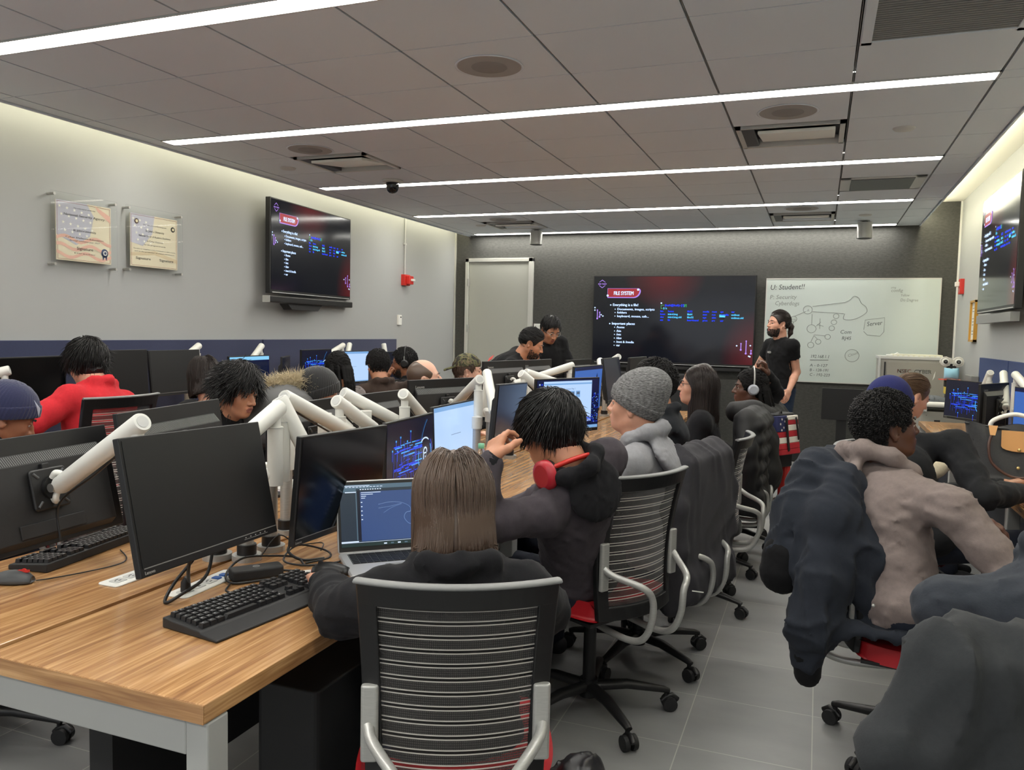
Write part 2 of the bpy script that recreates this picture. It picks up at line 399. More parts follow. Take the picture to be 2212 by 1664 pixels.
# round ceiling speakers
for x, y, lab in ((-1.545, 3.63, 'largest round grey ceiling speaker, between the two nearest light strips'), (-.225, 4.85, 'round grey ceiling speaker above the near ceiling projector recess on the right'), (-3.48, 4.92, 'round grey ceiling speaker above the left projector recess'), (-.22, 8.47, 'small round ceiling speaker beside the far right projector recess'), (-3.45, 8.6, 'small round ceiling speaker beside the far left projector recess')):
    e = empty('ceiling_speaker', (x, y, H), 0, lab, 'speaker', 'round ceiling speakers')
    MB().lathe([(.001, -.001), (.165, -.001), (.168, -.004), (.16, -.006), (.155, -.004)], (0, 0, 0), M['tile'], 40).build('rim', e)
    MB().lathe([(.001, -.006), (.12, -.006), (.155, -.0045)], (0, 0, 0), mat('speaker_grille', (160, 158, 156), .8, bump=(900, .4)), 40).lathe([(.001, -.0075), (.085, -.0075), (.087, -.006)], (0, 0, 0), mat('speaker_grille_inner', (138, 136, 134), .8), 40).build('grille', e)
# recessed ceiling units
def recess(x0, x1, y0, y1, lab):
    e = empty('ceiling_projector_recess', ((x0+x1)/2, (y0+y1)/2, H), 0, lab, 'ceiling unit', 'ceiling recesses with white lift covers')
    a, b = (x1-x0)/2-.012, (y1-y0)/2-.012
    f_ = MB()
    for s in (-1, 1): f_.bx(-a, a, s*b, s*(b-.02), -.008, .05, M['lgrey']); f_.bx(s*a, s*(a-.03), -b, b, -.008, .05, M['lgrey'])
    f_.bx(-a, a, -b, b, .05, .056, M['black']); f_.build('frame', e)
    p = MB().box((0, 0, 0), (a*1.42, b*1.7, .02), M['white'], X=Matrix.Translation((a*.12, .0, .004)) @ Matrix.Rotation(math.radians(7), 4, 'X')); p.build('cover', e, bevel=.004)
    MB().box((-a*.80, 0, .012), (a*.28, b*1.7, .03), M['dgrey']).build('motor_box', e, bevel=.004)
recess(-.553, .098, 5.14, 5.70, 'white ceiling recess cover right of centre, between second and third light strips')
recess(-3.806, -3.156, 5.14, 5.70, 'white ceiling recess cover left, in front of the dome camera')
recess(-3.806, -3.156, 8.84, 9.38, 'far ceiling recess cover beside the left spotlight')
recess(-.553, .098, 8.84, 9.38, 'far ceiling recess cover left of the right spotlight')
e = empty('ceiling_air_diffuser', (.41, 7.24, H), 0, 'square ceiling air diffuser with pale flared frame, right side behind third strip', 'air vent')
f_ = MB()
for s in (-1, 1): f_.bx(-.31, .31, s*.285, s*.25, -.012, .0, M['lgrey']); f_.bx(s*.31, s*.23, -.285, .285, -.012, 0, M['lgrey'])
f_.build('frame', e, bevel=.003); MB().bx(-.23, .23, -.25, .25, -.016, -.004, M['dgrey']).build('plate', e)
e = empty('ceiling_return_grille', (.42, 3.35, H), 0, 'large slatted ceiling return grille at the upper right corner', 'air vent')
f_ = MB()
for s in (-1, 1): f_.bx(-.31, .31, s*.49, s*.46, -.008, 0, M['tile']); f_.bx(s*.31, s*.27, -.49, .49, -.008, 0, M['tile'])
f_.build('frame', e); f_ = MB()
for i in range(40): f_.box((0, -.45+.0231*i, -.001), (.54, .014, .004), M['grey'], X=None)
f_.bx(-.27, .27, -.46, .46, .0, .001, M['dgrey']).build('slats', e)
for x, y, lab in ((.418, 5.415, 'white round smoke sensor on the ceiling right of the projector recess'), (-4.061, 5.441, 'round ceiling sensor near the left wall'), (-3.9, 9.0, 'small dark round ceiling sensor near the door'), (.38, 9.05, 'small round ceiling sensor above the right spotlight')):
    tag(MB().lathe([(.001, -.012), (.055, -.011), (.062, -.004), (.064, 0)], (x, y, H), M['lgrey'], 28).build('ceiling_sensor'), lab, 'sensor', 'ceiling sensors')
e = empty('dome_camera', (-3.495, 6.135, H), 0, 'black dome security camera with white ring hanging from the ceiling', 'security camera')
MB().lathe([(.001, 0), (.09, 0), (.092, -.008), (.07, -.02), (.058, -.022)], (0, 0, 0), M['lgrey'], 32).build('ring', e)
MB().lathe([(.055, -.02), (.055, -.06), (.045, -.09), (.025, -.108), (.001, -.112)], (0, 0, 0), mat('smoked_dome', (18, 18, 20), .08), 32).build('dome', e)

# ------------------------------------------------------------------ slide shown on the three displays
TVC = dict(blk=emi('slide_black', (7, 9, 14), .5), wht=emi('slide_white', (190, 215, 255), 1.3), red=emi('slide_red', (150, 30, 40), 1.0), dred=emi('slide_dark_red', (70, 10, 16), .55),
           pur=emi('slide_lilac', (170, 130, 230), 1.0), blu=emi('slide_blue', (20, 60, 255), 1.3), cya=emi('slide_cyan', (80, 200, 255), 1.2), grn=emi('slide_green', (60, 190, 110), 1.0))
def slide_bg():
    m = bpy.data.materials.new('slide_background'); m.use_nodes = True; N, L, b = nodes(m)
    b.inputs['Base Color'].default_value = (.005, .005, .006, 1); b.inputs['Roughness'].default_value = .12
    tc = N.new('ShaderNodeTexCoord'); nt = m.node_tree
    def blob(c, r):
        mp = N.new('ShaderNodeVectorMath'); mp.operation = 'SUBTRACT'; mp.inputs[1].default_value = c; L.new(tc.outputs['UV'], mp.inputs[0])
        ml = N.new('ShaderNodeVectorMath'); ml.operation = 'MULTIPLY'; ml.inputs[1].default_value = (1/r[0], 1/r[1], 0); L.new(mp.outputs[0], ml.inputs[0])
        ln = N.new('ShaderNodeVectorMath'); ln.operation = 'LENGTH'; L.new(ml.outputs[0], ln.inputs[0])
        return math_n(nt, 'MAXIMUM', math_n(nt, 'SUBTRACT', 1, ln.outputs['Value']), 0)
    k = math_n(nt, 'ADD', blob((.45, 1.02, 0), (.26, .42)), blob((1.02, .08, 0), (.22, .55)))
    mx = N.new('ShaderNodeMixRGB'); mx.inputs[1].default_value = (*lin((10, 13, 20)), 1); mx.inputs[2].default_value = (*lin((88, 12, 20)), 1); L.new(k, mx.inputs[0])
    L.new(mx.outputs[0], b.inputs['Emission Color']); b.inputs['Emission Strength'].default_value = .9
    return m
TVC['bg'] = slide_bg()
def slide(mb, w, h, e=.0016):
    """slide content in the local plane x (0..w), z (0..h), front toward -y, at y=0"""
    T = TVC; R, U = (1, 0, 0), (0, 0, 1)
    def q(x0, x1, z0, z1, m, k=1): mb.poly([(x0*w, -e*k, z0*h), (x1*w, -e*k, z0*h), (x1*w, -e*k, z1*h), (x0*w, -e*k, z1*h)], m)
    def pill(x0, x1, z0, z1, m, k, r):
        pts = [(x0*w, -e*k, z0*h)]
        for i in range(9): t = -PI/2+PI/2*i/8; pts.append((x1*w-r+r*math.cos(t), -e*k, z0*h+r+r*math.sin(t)))
        for i in range(9): t = PI/2*i/8; pts.append((x1*w-r*.4+r*.4*math.cos(t), -e*k, z1*h-r*.4+r*.4*math.sin(t)))
        pts.append((x0*w, -e*k, z1*h)); mb.poly(pts, m)
    pill(.088, .304, .748, .862, T['pur'], 1, .045*w); pill(.09, .296, .758, .859, T['red'], 2, .042*w)
    mb.text('FILE SYSTEM', (.193*w, -e*3, .783*h), R, U, .062*h, T['wht'], 'c', width=.128*w, bold=.03)
    def dot(x, z, r, m):
        mb.poly([(x*w+r*w*math.cos(t), -e*3, z*h+r*w*math.sin(t)) for t in np.linspace(0, 2*PI, 13)[:-1]], m)
    dot(.287, .846, .007, T['wht']); dot(.09, .775, .007, T['wht'])
    mb.text('RED TEAM', (.052*w, -e*2, .905*h), R, U, .022*h, T['pur'], 'c', bold=.03)
    for s in (-1, 1):
        for d in (-1, 1): mb.poly([(.052*w, -e*2, (.914+s*.05)*h), ((.052+d*.02)*w, -e*2, (.914+s*.022)*h), ((.052+d*.02)*w, -e*2, (.914+s*.016)*h), (.052*w, -e*2, (.914+s*.042)*h)], T['pur'])
    def bullet(x, z, t, s=.040, wd=None):
        dot(x-.013, z+.011, .0045 if s > .037 else .0032, T['wht'])
        mb.text(t, (x*w, -e*2, z*h), R, U, s*h, T['wht'], bold=.035, width=wd*w if wd else None)
    bullet(.125, .652, 'Everything is a file!', .042, .165)
    for z, t, d in ((.603, 'Documents, images, scripts', .24), (.563, 'folders', .062), (.52, 'keyboard, mouse, usb...', .205)): bullet(.155, z, t, .037, d)
    bullet(.122, .43, 'Important places', .042, .15)
    for z, t in ((.388, '/home'), (.343, '/bin'), (.302, '/etc'), (.258, '/dev'), (.213, '/mnt & /media'), (.172, 'var')): bullet(.155, z, t, .037)
    mb.text('(kali@kali)-[/]', (.458*w, -e*2, .655*h), R, U, .034*h, T['blu'], bold=.02, width=.12*w)
    mb.text('[/]', (.578*w, -e*2, .655*h), R, U, .034*h, T['grn'], bold=.02)
    q(.435, .437, .625, .668, T['grn']); q(.435, .455, .664, .668, T['grn']); q(.435, .446, .625, .629, T['grn'])
    mb.text('$ ls', (.449*w, -e*2, .62*h), R, U, .032*h, T['cya'], bold=.02)
    dot(.437, .69, .005, T['wht'])
    cols = ((.432, 'bin boot dev etc'), (.48, 'home initrd.img initrd.img.old lib'), (.60, 'lib32 lib64 libx32 lost+found'), (.695, 'media mnt opt proc'), (.75, 'root run sbin srv'), (.80, 'sys swapfile tmp usr'), (.865, 'var vmlinuz vmlinuz.old'))
    q(.795, .83, .535, .565, T['cya'], 1)
    for j, (x, t) in enumerate(cols):
        for i, s_ in enumerate(t.split()):
            m = T['cya'] if (j in (6, 1, 2) and i in (1, 2)) else T['blu']
            if s_ == 'tmp': m = T['bg']
            mb.text(s_, (x*w, -e*2, (.587-.034*i)*h), R, U, .030*h, m, bold=.03)
    for x, a, b in ((.025, .50, .60), (.04, .52, .575), (.93, .17, .24), (.96, .13, .27), (.99, .13, .165)):
        q(x-.0025, x+.0025, a, b, T['pur']); dot(x, a, .006, T['pur']); dot(x, b, .0045, T['pur'])
    for x, z in ((.05, .545), (.062, .53), (.008, .60), (.008, .63), (.905, .215), (.985, .22), (.978, .10), (.985, .095)): dot(x, z, .0045, T['wht'])
def tv(name, label, loc, rz, w, h, depth, soundbar=None, tilt=0, off=False, group='wall displays showing the slide'):
    """local: x to the right of a viewer, -y toward the viewer, origin at lower left of the housing back"""
    e = empty(name, loc, rz, label, 'display', group); e.rotation_euler = (tilt, 0, rz)
    b = .012
    fr = MB().bx(0, w, -depth, 0, 0, h, M['black']); fr.bx(w*.2, w*.8, 0, .05, h*.2, h*.8, M['black2'])
    fr.build('housing', e, bevel=.004)
    sc = MB(); iw, ih = w-2*b, h-2*b-.02
    sc.poly([(0, 0, 0), (iw, 0, 0), (iw, 0, ih), (0, 0, ih)], TVC['bg']); slide(sc, iw, ih)
    o = sc.build('screen', e, (b, -depth-.002, b+.02))
    uv = o.data.uv_layers.new(name='UVMap')
    for l in o.data.loops:
        co = o.data.vertices[l.vertex_index].co; uv.data[l.index].uv = (co.x/iw, co.z/ih)
    t = MB().bx(w*.02, w*.98, -depth-.003, -depth, .006, .012, M['lgrey']); t.build('trim', e)
    return e
""" the three displays """
t_ = tv('wall_display', 'large black display on the grey back wall showing the FILE SYSTEM slide', (-2.716, YB-.03, 1.10), 0, 1.99, 1.10, .06)
sb = MB().bx(.1, 1.85, -.08, -.02, -.05, -.012, M['black']); sb.bx(.78, .90, -.0815, -.08, -.036, -.026, M['lgrey']); sb.build('speaker_bar', t_)
t_ = tv('wall_display', 'display on the left wall angled to the room, speaker bar below', (-4.62, 5.87, 1.77), math.radians(90+4), 1.46, .845, .05)
sb = MB().rbox((.68, -.06, -.055), (1.5, .07, .06), .01, M['black'], axis='x'); sb.bx(-.08, -.068, -.095, -.025, -.085, -.025, M['silver']); sb.build('speaker_bar', t_)
MB().poly([(.25, .02, -.085), (.85, .02, -.085), (.78, .02, -.14), (.32, .02, -.14)], M['black2'], (0, -.09, 0)).build('bracket', t_)
t_ = tv('wall_display', 'glossy display on the right wall cut off by the right edge', (XR-.05, 8.13, 1.72), math.radians(-90), 1.46, .99, .05)
MB().bx(.05, 1.4, -.06, .0, -.09, -.02, M['grey']).build('speaker_bar', t_)
# ------------------------------------------------------------------ walls: whiteboard, door, devices
e = empty('whiteboard', (.305, YB-.02, 1.56), 0, 'large pale glass whiteboard with marker notes on the grey back wall', 'whiteboard')
gb = mat('whiteboard_glass', (206, 216, 210), .14, coat=.5)
MB().bx(-.92, .92, -.008, .015, -.60, .60, gb).build('board', e, bevel=.003)
b = MB()
for z in (-.6, .6): b.bx(-.925, .925, -.01, .016, z-.006, z+.006, M['trim'])
for x in (-.92, .92): b.bx(x-.006, x+.006, -.01, .016, -.6, .6, M['trim'])
b.build('edge_frame', e)
mk = mat('marker_ink', (70, 74, 76), .6); mk2 = mat('faint_marker_ink', (132, 138, 134), .6); b = MB()
def wt(s, px, pz, size, m=mk, sh=.15, tilt=0, w=None): b.text(s, (px, -.0095, pz), (math.cos(tilt), 0, math.sin(tilt)), (-math.sin(tilt), 0, math.cos(tilt)), size, m, shear=sh, width=w)
def stroke(pts, m=mk2, r=.003): b.tube([(x, -.0092, z) for x, z in pts], r, m, 5, caps=False, flat=.3, upv=(0, -1, 0))
def circ(x, z, r, m=mk2, n=18, a0=.3): stroke([(x+r*math.cos(a0+2*PI*i/n), z+r*.95*math.sin(a0+2*PI*i/n)) for i in range(n+1)], m)
wt('U: Student!!', -.88, .47, .085, tilt=.03, w=.38); wt('P: Security', -.88, .36, .07, mk2, tilt=.02, w=.3); wt('Cyberdogs', -.82, .29, .07, mk2, w=.27)
wt('Com', -.09, -.03, .06); wt('RJ45', -.07, -.10, .055); wt('192.168.1.1', -.40, -.32, .055, w=.2); stroke([(-.40, -.345), (-.2, -.34)], mk)
wt('A - 0-127', -.40, -.42, .045, w=.19); wt('B - 128-191', -.40, -.475, .045, w=.2); wt('C - 192-223', -.40, -.53, .045, w=.22)
wt('Server', .19, .06, .07, tilt=.12, w=.16); stroke([(.16, .02), (.17, .13), (.37, .16), (.37, 0), (.33, -.05), (.2, -.04), (.16, .0)]); wt('Cloud', .01, -.30, .045, mk2, tilt=.4); circ(.05, -.28, .075)
wt('ping', .42, .49, .03, mk2); wt('config', .42, .45, .05, mk2, w=.12); wt('Yellow', .52, .40, .04, mk2, w=.09); wt('Do Degree', .52, .345, .045, mk2, w=.18)
cl = [(-.05, .33), (.0, .36), (.04, .4), (.09, .38), (.12, .32), (.17, .28), (.18, .22), (.12, .17), (.06, .14), (.0, .13), (-.06, .14), (-.05, .2)]
b.tube([(x, -.0092, z) for x, z in [(p.x, p.y) for p in smoothpath([(x, z, 0) for x, z in cl], 4)]], .003, mk2, 5, caps=False, flat=.3, upv=(0, -1, 0))
for x, z, r in ((-.45, .24, .05), (-.6, .13, .035), (-.14, .17, .03), (-.16, .10, .03), (-.18, .03, .03), (-.4, .02, .05), (-.22, -.07, .03), (-.32, -.13, .03), (-.4, -.17, .035)): circ(x, z, r)
for p in (((-.6, .16), (-.47, .22)), ((-.4, .19), (-.4, .07)), ((-.37, -.05), (-.25, -.06)), ((-.37, -.06), (-.33, -.1)), ((-.37, -.06), (-.4, -.13)), ((-.35, .05), (-.3, .1)), ((-.34, .07), (-.27, .05)), ((-.31, .02), (-.31, .14)), ((-.6, .1), (-.62, .0)), ((-.4, .28), (-.05, .33)), ((-.4, .22), (-.06, .2)), ((-.7, -.02), (-.62, .0)), ((-.8, .18), (-.7, .2)), ((-.76, .22), (-.76, .14))): stroke(p)
wt('A', -.46, .22, .04, mk2); wt('192', -.62, .11, .03, mk2)
b.build('marker_writing', e)

d = MB(); dx0, dx1, dz = -4.53, -3.557, 2.445     # door frame and leaf
fr = MB()
for x0, x1 in ((dx0, dx0+.05), (dx1-.06, dx1)): fr.bx(x0, x1, YB-.05, YB, 0, dz, M['trim'])
fr.bx(dx0, dx1, YB-.05, YB, dz-.05, dz, M['trim'])
dp = mat('door_paint', (172, 173, 164), .5)
o = MB().bx(dx0+.054, dx1-.064, YB-.035, YB-.004, .01, dz-.054, dp).build('door_1', bevel=.002); o['kind'] = 'structure'
f2 = fr.build('door_frame', o, bevel=.003)
for z in (.4, 1.5, 2.12):
    MB().cyl((dx0+.052, YB-.055, z-.05), (dx0+.052, YB-.055, z+.05), .008, M['silver']).bx(dx0+.03, dx0+.07, YB-.052, YB-.05, z-.05, z+.05, M['silver']).build('hinge', o)
MB().cyl((dx1-.13, YB-.036, 1.02), (dx1-.13, YB-.09, 1.02), .012, M['silver']).tube([(dx1-.13, YB-.085, 1.02), (dx1-.24, YB-.085, 1.02)], .01, M['silver']).build('door_handle', o)
e = empty('room_sign', (-3.49, YB, 1.49), 0, 'small white room number sign right of the door', 'sign')
b = MB().bx(-.05, .05, -.008, 0, .01, .09, M['white']).bx(-.05, .05, -.008, 0, -.09, 0, M['lgrey']); b.build('plate', e)
MB().text('411', (-.035, -.0085, .04), (1, 0, 0), (0, 0, 1), .04, M['ink']).build('lettering', e)

def wall_left_x(d=0): return XL + d
# framed certificates behind acrylic
def certificate(y0, y1, z0, z1, lines, label, seals):
    e = empty('framed_certificate', (XL, (y0+y1)/2, (z0+z1)/2), 0, label, 'framed certificate', 'acrylic framed certificates')
    w, h = (y1-y0)/2, (z1-z0)/2
    MB().bx(.048, .056, -w, w, -h, h, M['glass']).build('acrylic_panel', e, bevel=.002)
    for sy in (-1, 1):
        for sz in (-1, 1): MB().cyl((0, sy*(w-.02), sz*(h-.02)), (.066, sy*(w-.02), sz*(h-.02)), .009, M['chrome']).build('standoff_bolt', e)
    pw, ph = w-.045, h-.05
    pp = MB(); pp.bx(.038, .042, -pw, pw, -ph, ph, mat('certificate_paper', (232, 222, 196), .6))
    X = lambda y, z, k=1: (.0425+.0004*k, y, z)
    def patch(pts, m, k=1): pp.poly([X(y, z, k) for y, z in pts], m)
    blue = mat('certificate_pale_blue', (196, 196, 208), .6); pk = mat('certificate_pale_red', (232, 186, 168), .6)
    if seals == 1:
        patch([(-pw, ph)]+[(-pw+1.15*pw*math.sin(t), ph-1.35*ph*(1-math.cos(t))) for t in np.linspace(0, PI/2, 10)][::-1][:0]+[(-pw, -.15*ph), (-.3*pw, -.45*ph), (.2*pw, -.1*ph), (.35*pw, .6*ph), (.1*pw, ph)], blue)
        for k in range(3):
            z0_ = -.2*ph-.27*ph*k
            up = [(-pw+2*pw*i/14, z0_+.09*ph*math.sin(i*.8+k)) for i in range(15)]; lo = [(y, z-.11*ph) for y, z in up][::-1]; patch(up+lo, pk, 2)
        patch([(.4*pw, ph*.98), (.98*pw, ph*.7), (.98*pw, .45*ph), (.5*pw, .8*ph)], pk, 2)
    else:
        patch([(-pw, ph), (-pw, -.1*ph), (-.5*pw, -.2*ph), (-.1*pw, .3*ph), (0, ph)], blue)
        patch([(-pw, -.5*ph), (0, -.35*ph), (pw, -.6*ph), (pw, -.75*ph), (0, -.5*ph), (-pw, -.62*ph)], mat('certificate_tan', (220, 202, 168), .6))
    random.seed(3)
    star = mat('certificate_star', (246, 244, 232), .6)
    for i in range(4):
        for j in range(5 - (i > 2)):
            cy, cz = -pw*.88+j*pw*.26+i*.06*pw, ph*.8-i*ph*.26-j*.04*ph
            if seals == 2 and j > 2: continue
            patch([(cy+(.03 if q % 2 == 0 else .011)*pw*2*math.sin(q*PI/5), cz+(.03 if q % 2 == 0 else .011)*pw*2*math.cos(q*PI/5)) for q in range(10)], star, 4)
    bd = mat('certificate_border', (150, 90, 80), .6)
    for s in (-1, 1): pp.bx(.0425, .0432, -pw+.008, pw-.008, s*(ph-.008), s*(ph-.010), bd); pp.bx(.0425, .0432, s*(pw-.008), s*(pw-.010), -ph+.008, ph-.008, bd)
    pp.build('paper', e)
    tx = MB()
    for s, z, sz, wd in lines: tx.text(s, (.0455, 0, z*ph), (0, 1, 0), (0, 0, 1), sz, M['ink'], 'c', width=wd*pw*2)
    tx.build('printed_text', e)
    sl = MB(); nv = mat('seal_navy', (38, 52, 88), .5)
    if seals == 1:
        sl.lathe([(.001, .003), (.026, .003), (.03, 0)], (.0425, .75*pw, -.62*ph), nv, 24, (1, 0, 0)).lathe([(.001, .0045), (.017, .0045)], (.0425, .75*pw, -.62*ph), M['white'], 20, (1, 0, 0)).lathe([(.001, .006), (.009, .006)], (.0425, .75*pw, -.62*ph), nv, 16, (1, 0, 0))
        for s in (-1, 1): sl.poly([(.0435, .75*pw+s*.003, -.62*ph-.02), (.0435, .75*pw+s*.02, -.62*ph-.02), (.0435, .75*pw+s*.016, -.62*ph-.05), (.0435, .75*pw+s*.008, -.62*ph-.043)], nv)
    else:
        for sy, m in ((-.75, mat('seal_brown', (70, 48, 44), .5)), (.8, M['ink'])):
            sl.lathe([(.001, .002), (.019, .002), (.02, 0)], (.0425, sy*pw, (.72 if sy < 0 else .6)*ph), m, 20, (1, 0, 0)).lathe([(.001, .003), (.011, .003)], (.0425, sy*pw, (.72 if sy < 0 else .6)*ph), M['label'], 16, (1, 0, 0))
    sl.build('seal', e)
certificate(3.78, 4.30, 1.83, 2.32, [('The undersigned certify that', .78, .012, .4), ('National Security Agency', .52, .022, .75), ('St. John\'s University', .02, .02, .42), ('Cyber Defense Education', -.22, .014, .7), ('through academic year 2027', -.32, .012, .55), ('Signature', -.6, .028, .3), ('Director', -.74, .012, .4)], 'left framed certificate with pale flag print and navy ribbon seal', 1)
certificate(4.38, 4.92, 1.84, 2.32, [('The agencies jointly designate', .6, .012, .5), ('St. John\'s University', .36, .022, .4), ('National Center of Academic Excellence', .16, .02, .68), ('in Cyber Defense', -.02, .016, .34), ('for the program of study', -.16, .012, .46), ('Therefore in recognition of the commitment to cyber security', -.34, .011, .9), ('and to the protection of critical information', -.44, .011, .85), ('Signature        Signature', -.72, .026, .8)], 'right framed certificate with tan flag print and two small round seals', 2)
# fire alarm, conduit, thermostat on the left wall
e = empty('fire_alarm', (XL, 8.56, 2.06), 0, 'red fire alarm strobe box with grey conduit on the left wall', 'alarm')
MB().bx(0, .05, -.07, .07, -.065, .065, M['redplastic']).build('back_box', e, bevel=.004)
MB().bx(.05, .10, -.035, .065, -.05, .05, M['redplastic']).build('horn', e, bevel=.006)
MB().bx(.10, .13, -.01, .05, -.012, .014, M['white']).build('strobe_lens', e, bevel=.004)
MB().tube([(.012, 0, .065), (.012, 0, .22), (.012, 0, .74)], .009, M['lgrey']).bx(0, .02, -.03, .03, .42, .44, M['lgrey']).build('conduit', e)
e = empty('thermostat', (XL, 8.44, 1.58), 0, 'small white thermostat on the left wall below the red alarm', 'thermostat')
MB().bx(0, .025, -.04, .04, -.06, .06, M['white']).build('cover', e, bevel=.004); MB().bx(.025, .027, .0, .025, .025, .04, M['ink']).build('display', e)
# right wall: small red alarm, wooden frame
e = empty('fire_alarm', (XR, 9.64, 2.05), 0, 'small red strobe alarm on the right wall near the corner', 'alarm')
MB().bx(-.04, 0, -.06, .06, -.08, .08, M['redplastic']).build('back_box', e, bevel=.004); MB().bx(-.08, -.04, -.03, .03, .0, .05, M['white']).build('strobe_lens', e, bevel=.006)
MB().poly([(-.041, -.03, -.06), (-.041, -.01, -.06), (-.041, -.01, -.02), (-.041, -.03, -.02)], M['white']).build('marking', e)
e = empty('picture_frame', (XR, 8.83, 1.67), 0, 'narrow gold and wood picture frame on the right wall', 'picture')
gold = mat('gold_frame', (196, 148, 62), .4, metal=.3); f_ = MB()
for s in (-1, 1): f_.bx(-.03, 0, s*.14, s*.115, -.2, .2, gold); f_.bx(-.03, 0, -.14, .14, s*.2, s*.18, gold)
f_.build('frame', e); MB().bx(-.012, 0, -.115, .115, -.18, .18, mat('document_paper', (214, 218, 214), .5)).build('document', e)
t_ = MB()
for z in (.12, .09, .02, -.01, -.04, -.1, -.13): t_.bx(-.014, -.012, -.08, .08, z, z+.008, M['grey'])
t_.build('printed_text', e)
# acoustic panels behind the side rows
for i, (y0, y1) in enumerate(((-1.6, .9), (.92, 3.4), (3.42, 5.9), (5.92, 8.35))):
    if i < 1: continue
    tag(MB().bx(XL, XL+.03, y0, y1, .74, 1.352, M['panel']).build('wall_panel', bevel=.004), 'navy fabric panel on the left wall, ' + ('beside the camera at the left edge', 'behind the red hoodie', 'farthest, ending under the thermostat')[i-1], 'wall panel', 'navy fabric panels along the left wall')
for i, (y0, y1) in enumerate(((.9, 3.3), (3.32, 5.7), (5.72, 7.1), (7.12, 8.3))):
    if i < 1: continue
    tag(MB().bx(XR-.03, XR, y0, y1, .74, 1.33, M['rpanel']).build('wall_panel', bevel=.004), 'blue fabric panel on the right wall, ' + ('nearest the camera', 'middle one above the tote bag', 'farthest, beside the equipment cabinet')[i-1], 'wall panel', 'blue fabric panels along the right wall')

# ------------------------------------------------------------------ desks
def bench(name, x0, x1, y0, y1, label, group, legs, span=1.5, sides=(-1, 1)):
    e = empty(name, ((x0+x1)/2, (y0+y1)/2, 0), 0, label, 'desk', group); hx, hy = (x1-x0)/2, (y1-y0)/2
    n = max(1, round((y1-y0)/span)); L = (y1-y0)/n
    for i in range(n):
        a = -hy+i*L; MB().bx(-hx, hx, a+.001, a+L-.001, .70, .74, M['wood']).build('tabletop', e, bevel=.002)
    for s in (-1, 1): MB().bx(-hx, hx, s*hy, s*(hy+.0015), .7005, .7385, M['wood_edge']).build('edge_band', e)
    for y in legs:
        f_ = MB(); yy = y-(y0+y1)/2
        f_.bx(-hx+(.055 if -1 in sides else .001), hx-(.055 if 1 in sides else .001), yy-.029, yy+.029, .622, .698, M['leg'])
        for s in sides: f_.bx(s*hx, s*(hx-.055), yy-.03, yy+.03, 0, .698, M['leg'])
        f_.build('leg_frame', e, bevel=.004)
    r = MB(); r.bx(-hx*.5-.02, -hx*.5+.02, -hy+.05, hy-.05, .64, .69, M['leg']); r.build('rail', e)
    return e
bench('desk', -1.692, -1.085, 1.195, 7.8, 'right oak bench of the middle island, where the hooded students sit', 'oak benches', (1.235, 2.9, 4.55, 6.2, 7.75), sides=(1,))
bench('desk', -2.318, -1.712, 1.195, 7.8, 'left oak bench of the middle island, under the monitors seen from behind', 'oak benches', (1.235, 2.9, 4.55, 6.2, 7.75), sides=(-1,))
bench('desk', -4.67, -4.05, 1.5, 8.9, 'oak bench along the left wall under the navy panel', 'oak benches', (1.55, 3.3, 5.1, 6.9, 8.85))
bench('desk', .875, 1.385, 2.6, 8.1, 'oak bench along the right wall under the tote bag', 'oak benches', (2.65, 4.4, 6.2, 8.05))
# modesty screens under the benches
tag(MB().bx(-1.74, -1.66, 1.5, 7.7, .18, .60, M['dark']).build('cable_tray'), 'black cable tray and privacy board under the middle island', 'cable tray')
tag(MB().bx(1.05, 1.08, 2.75, 8.0, .12, .63, mat('navy_modesty_board', (20, 24, 38), .6)).build('modesty_board'), 'dark navy modesty board under the right bench', 'board')

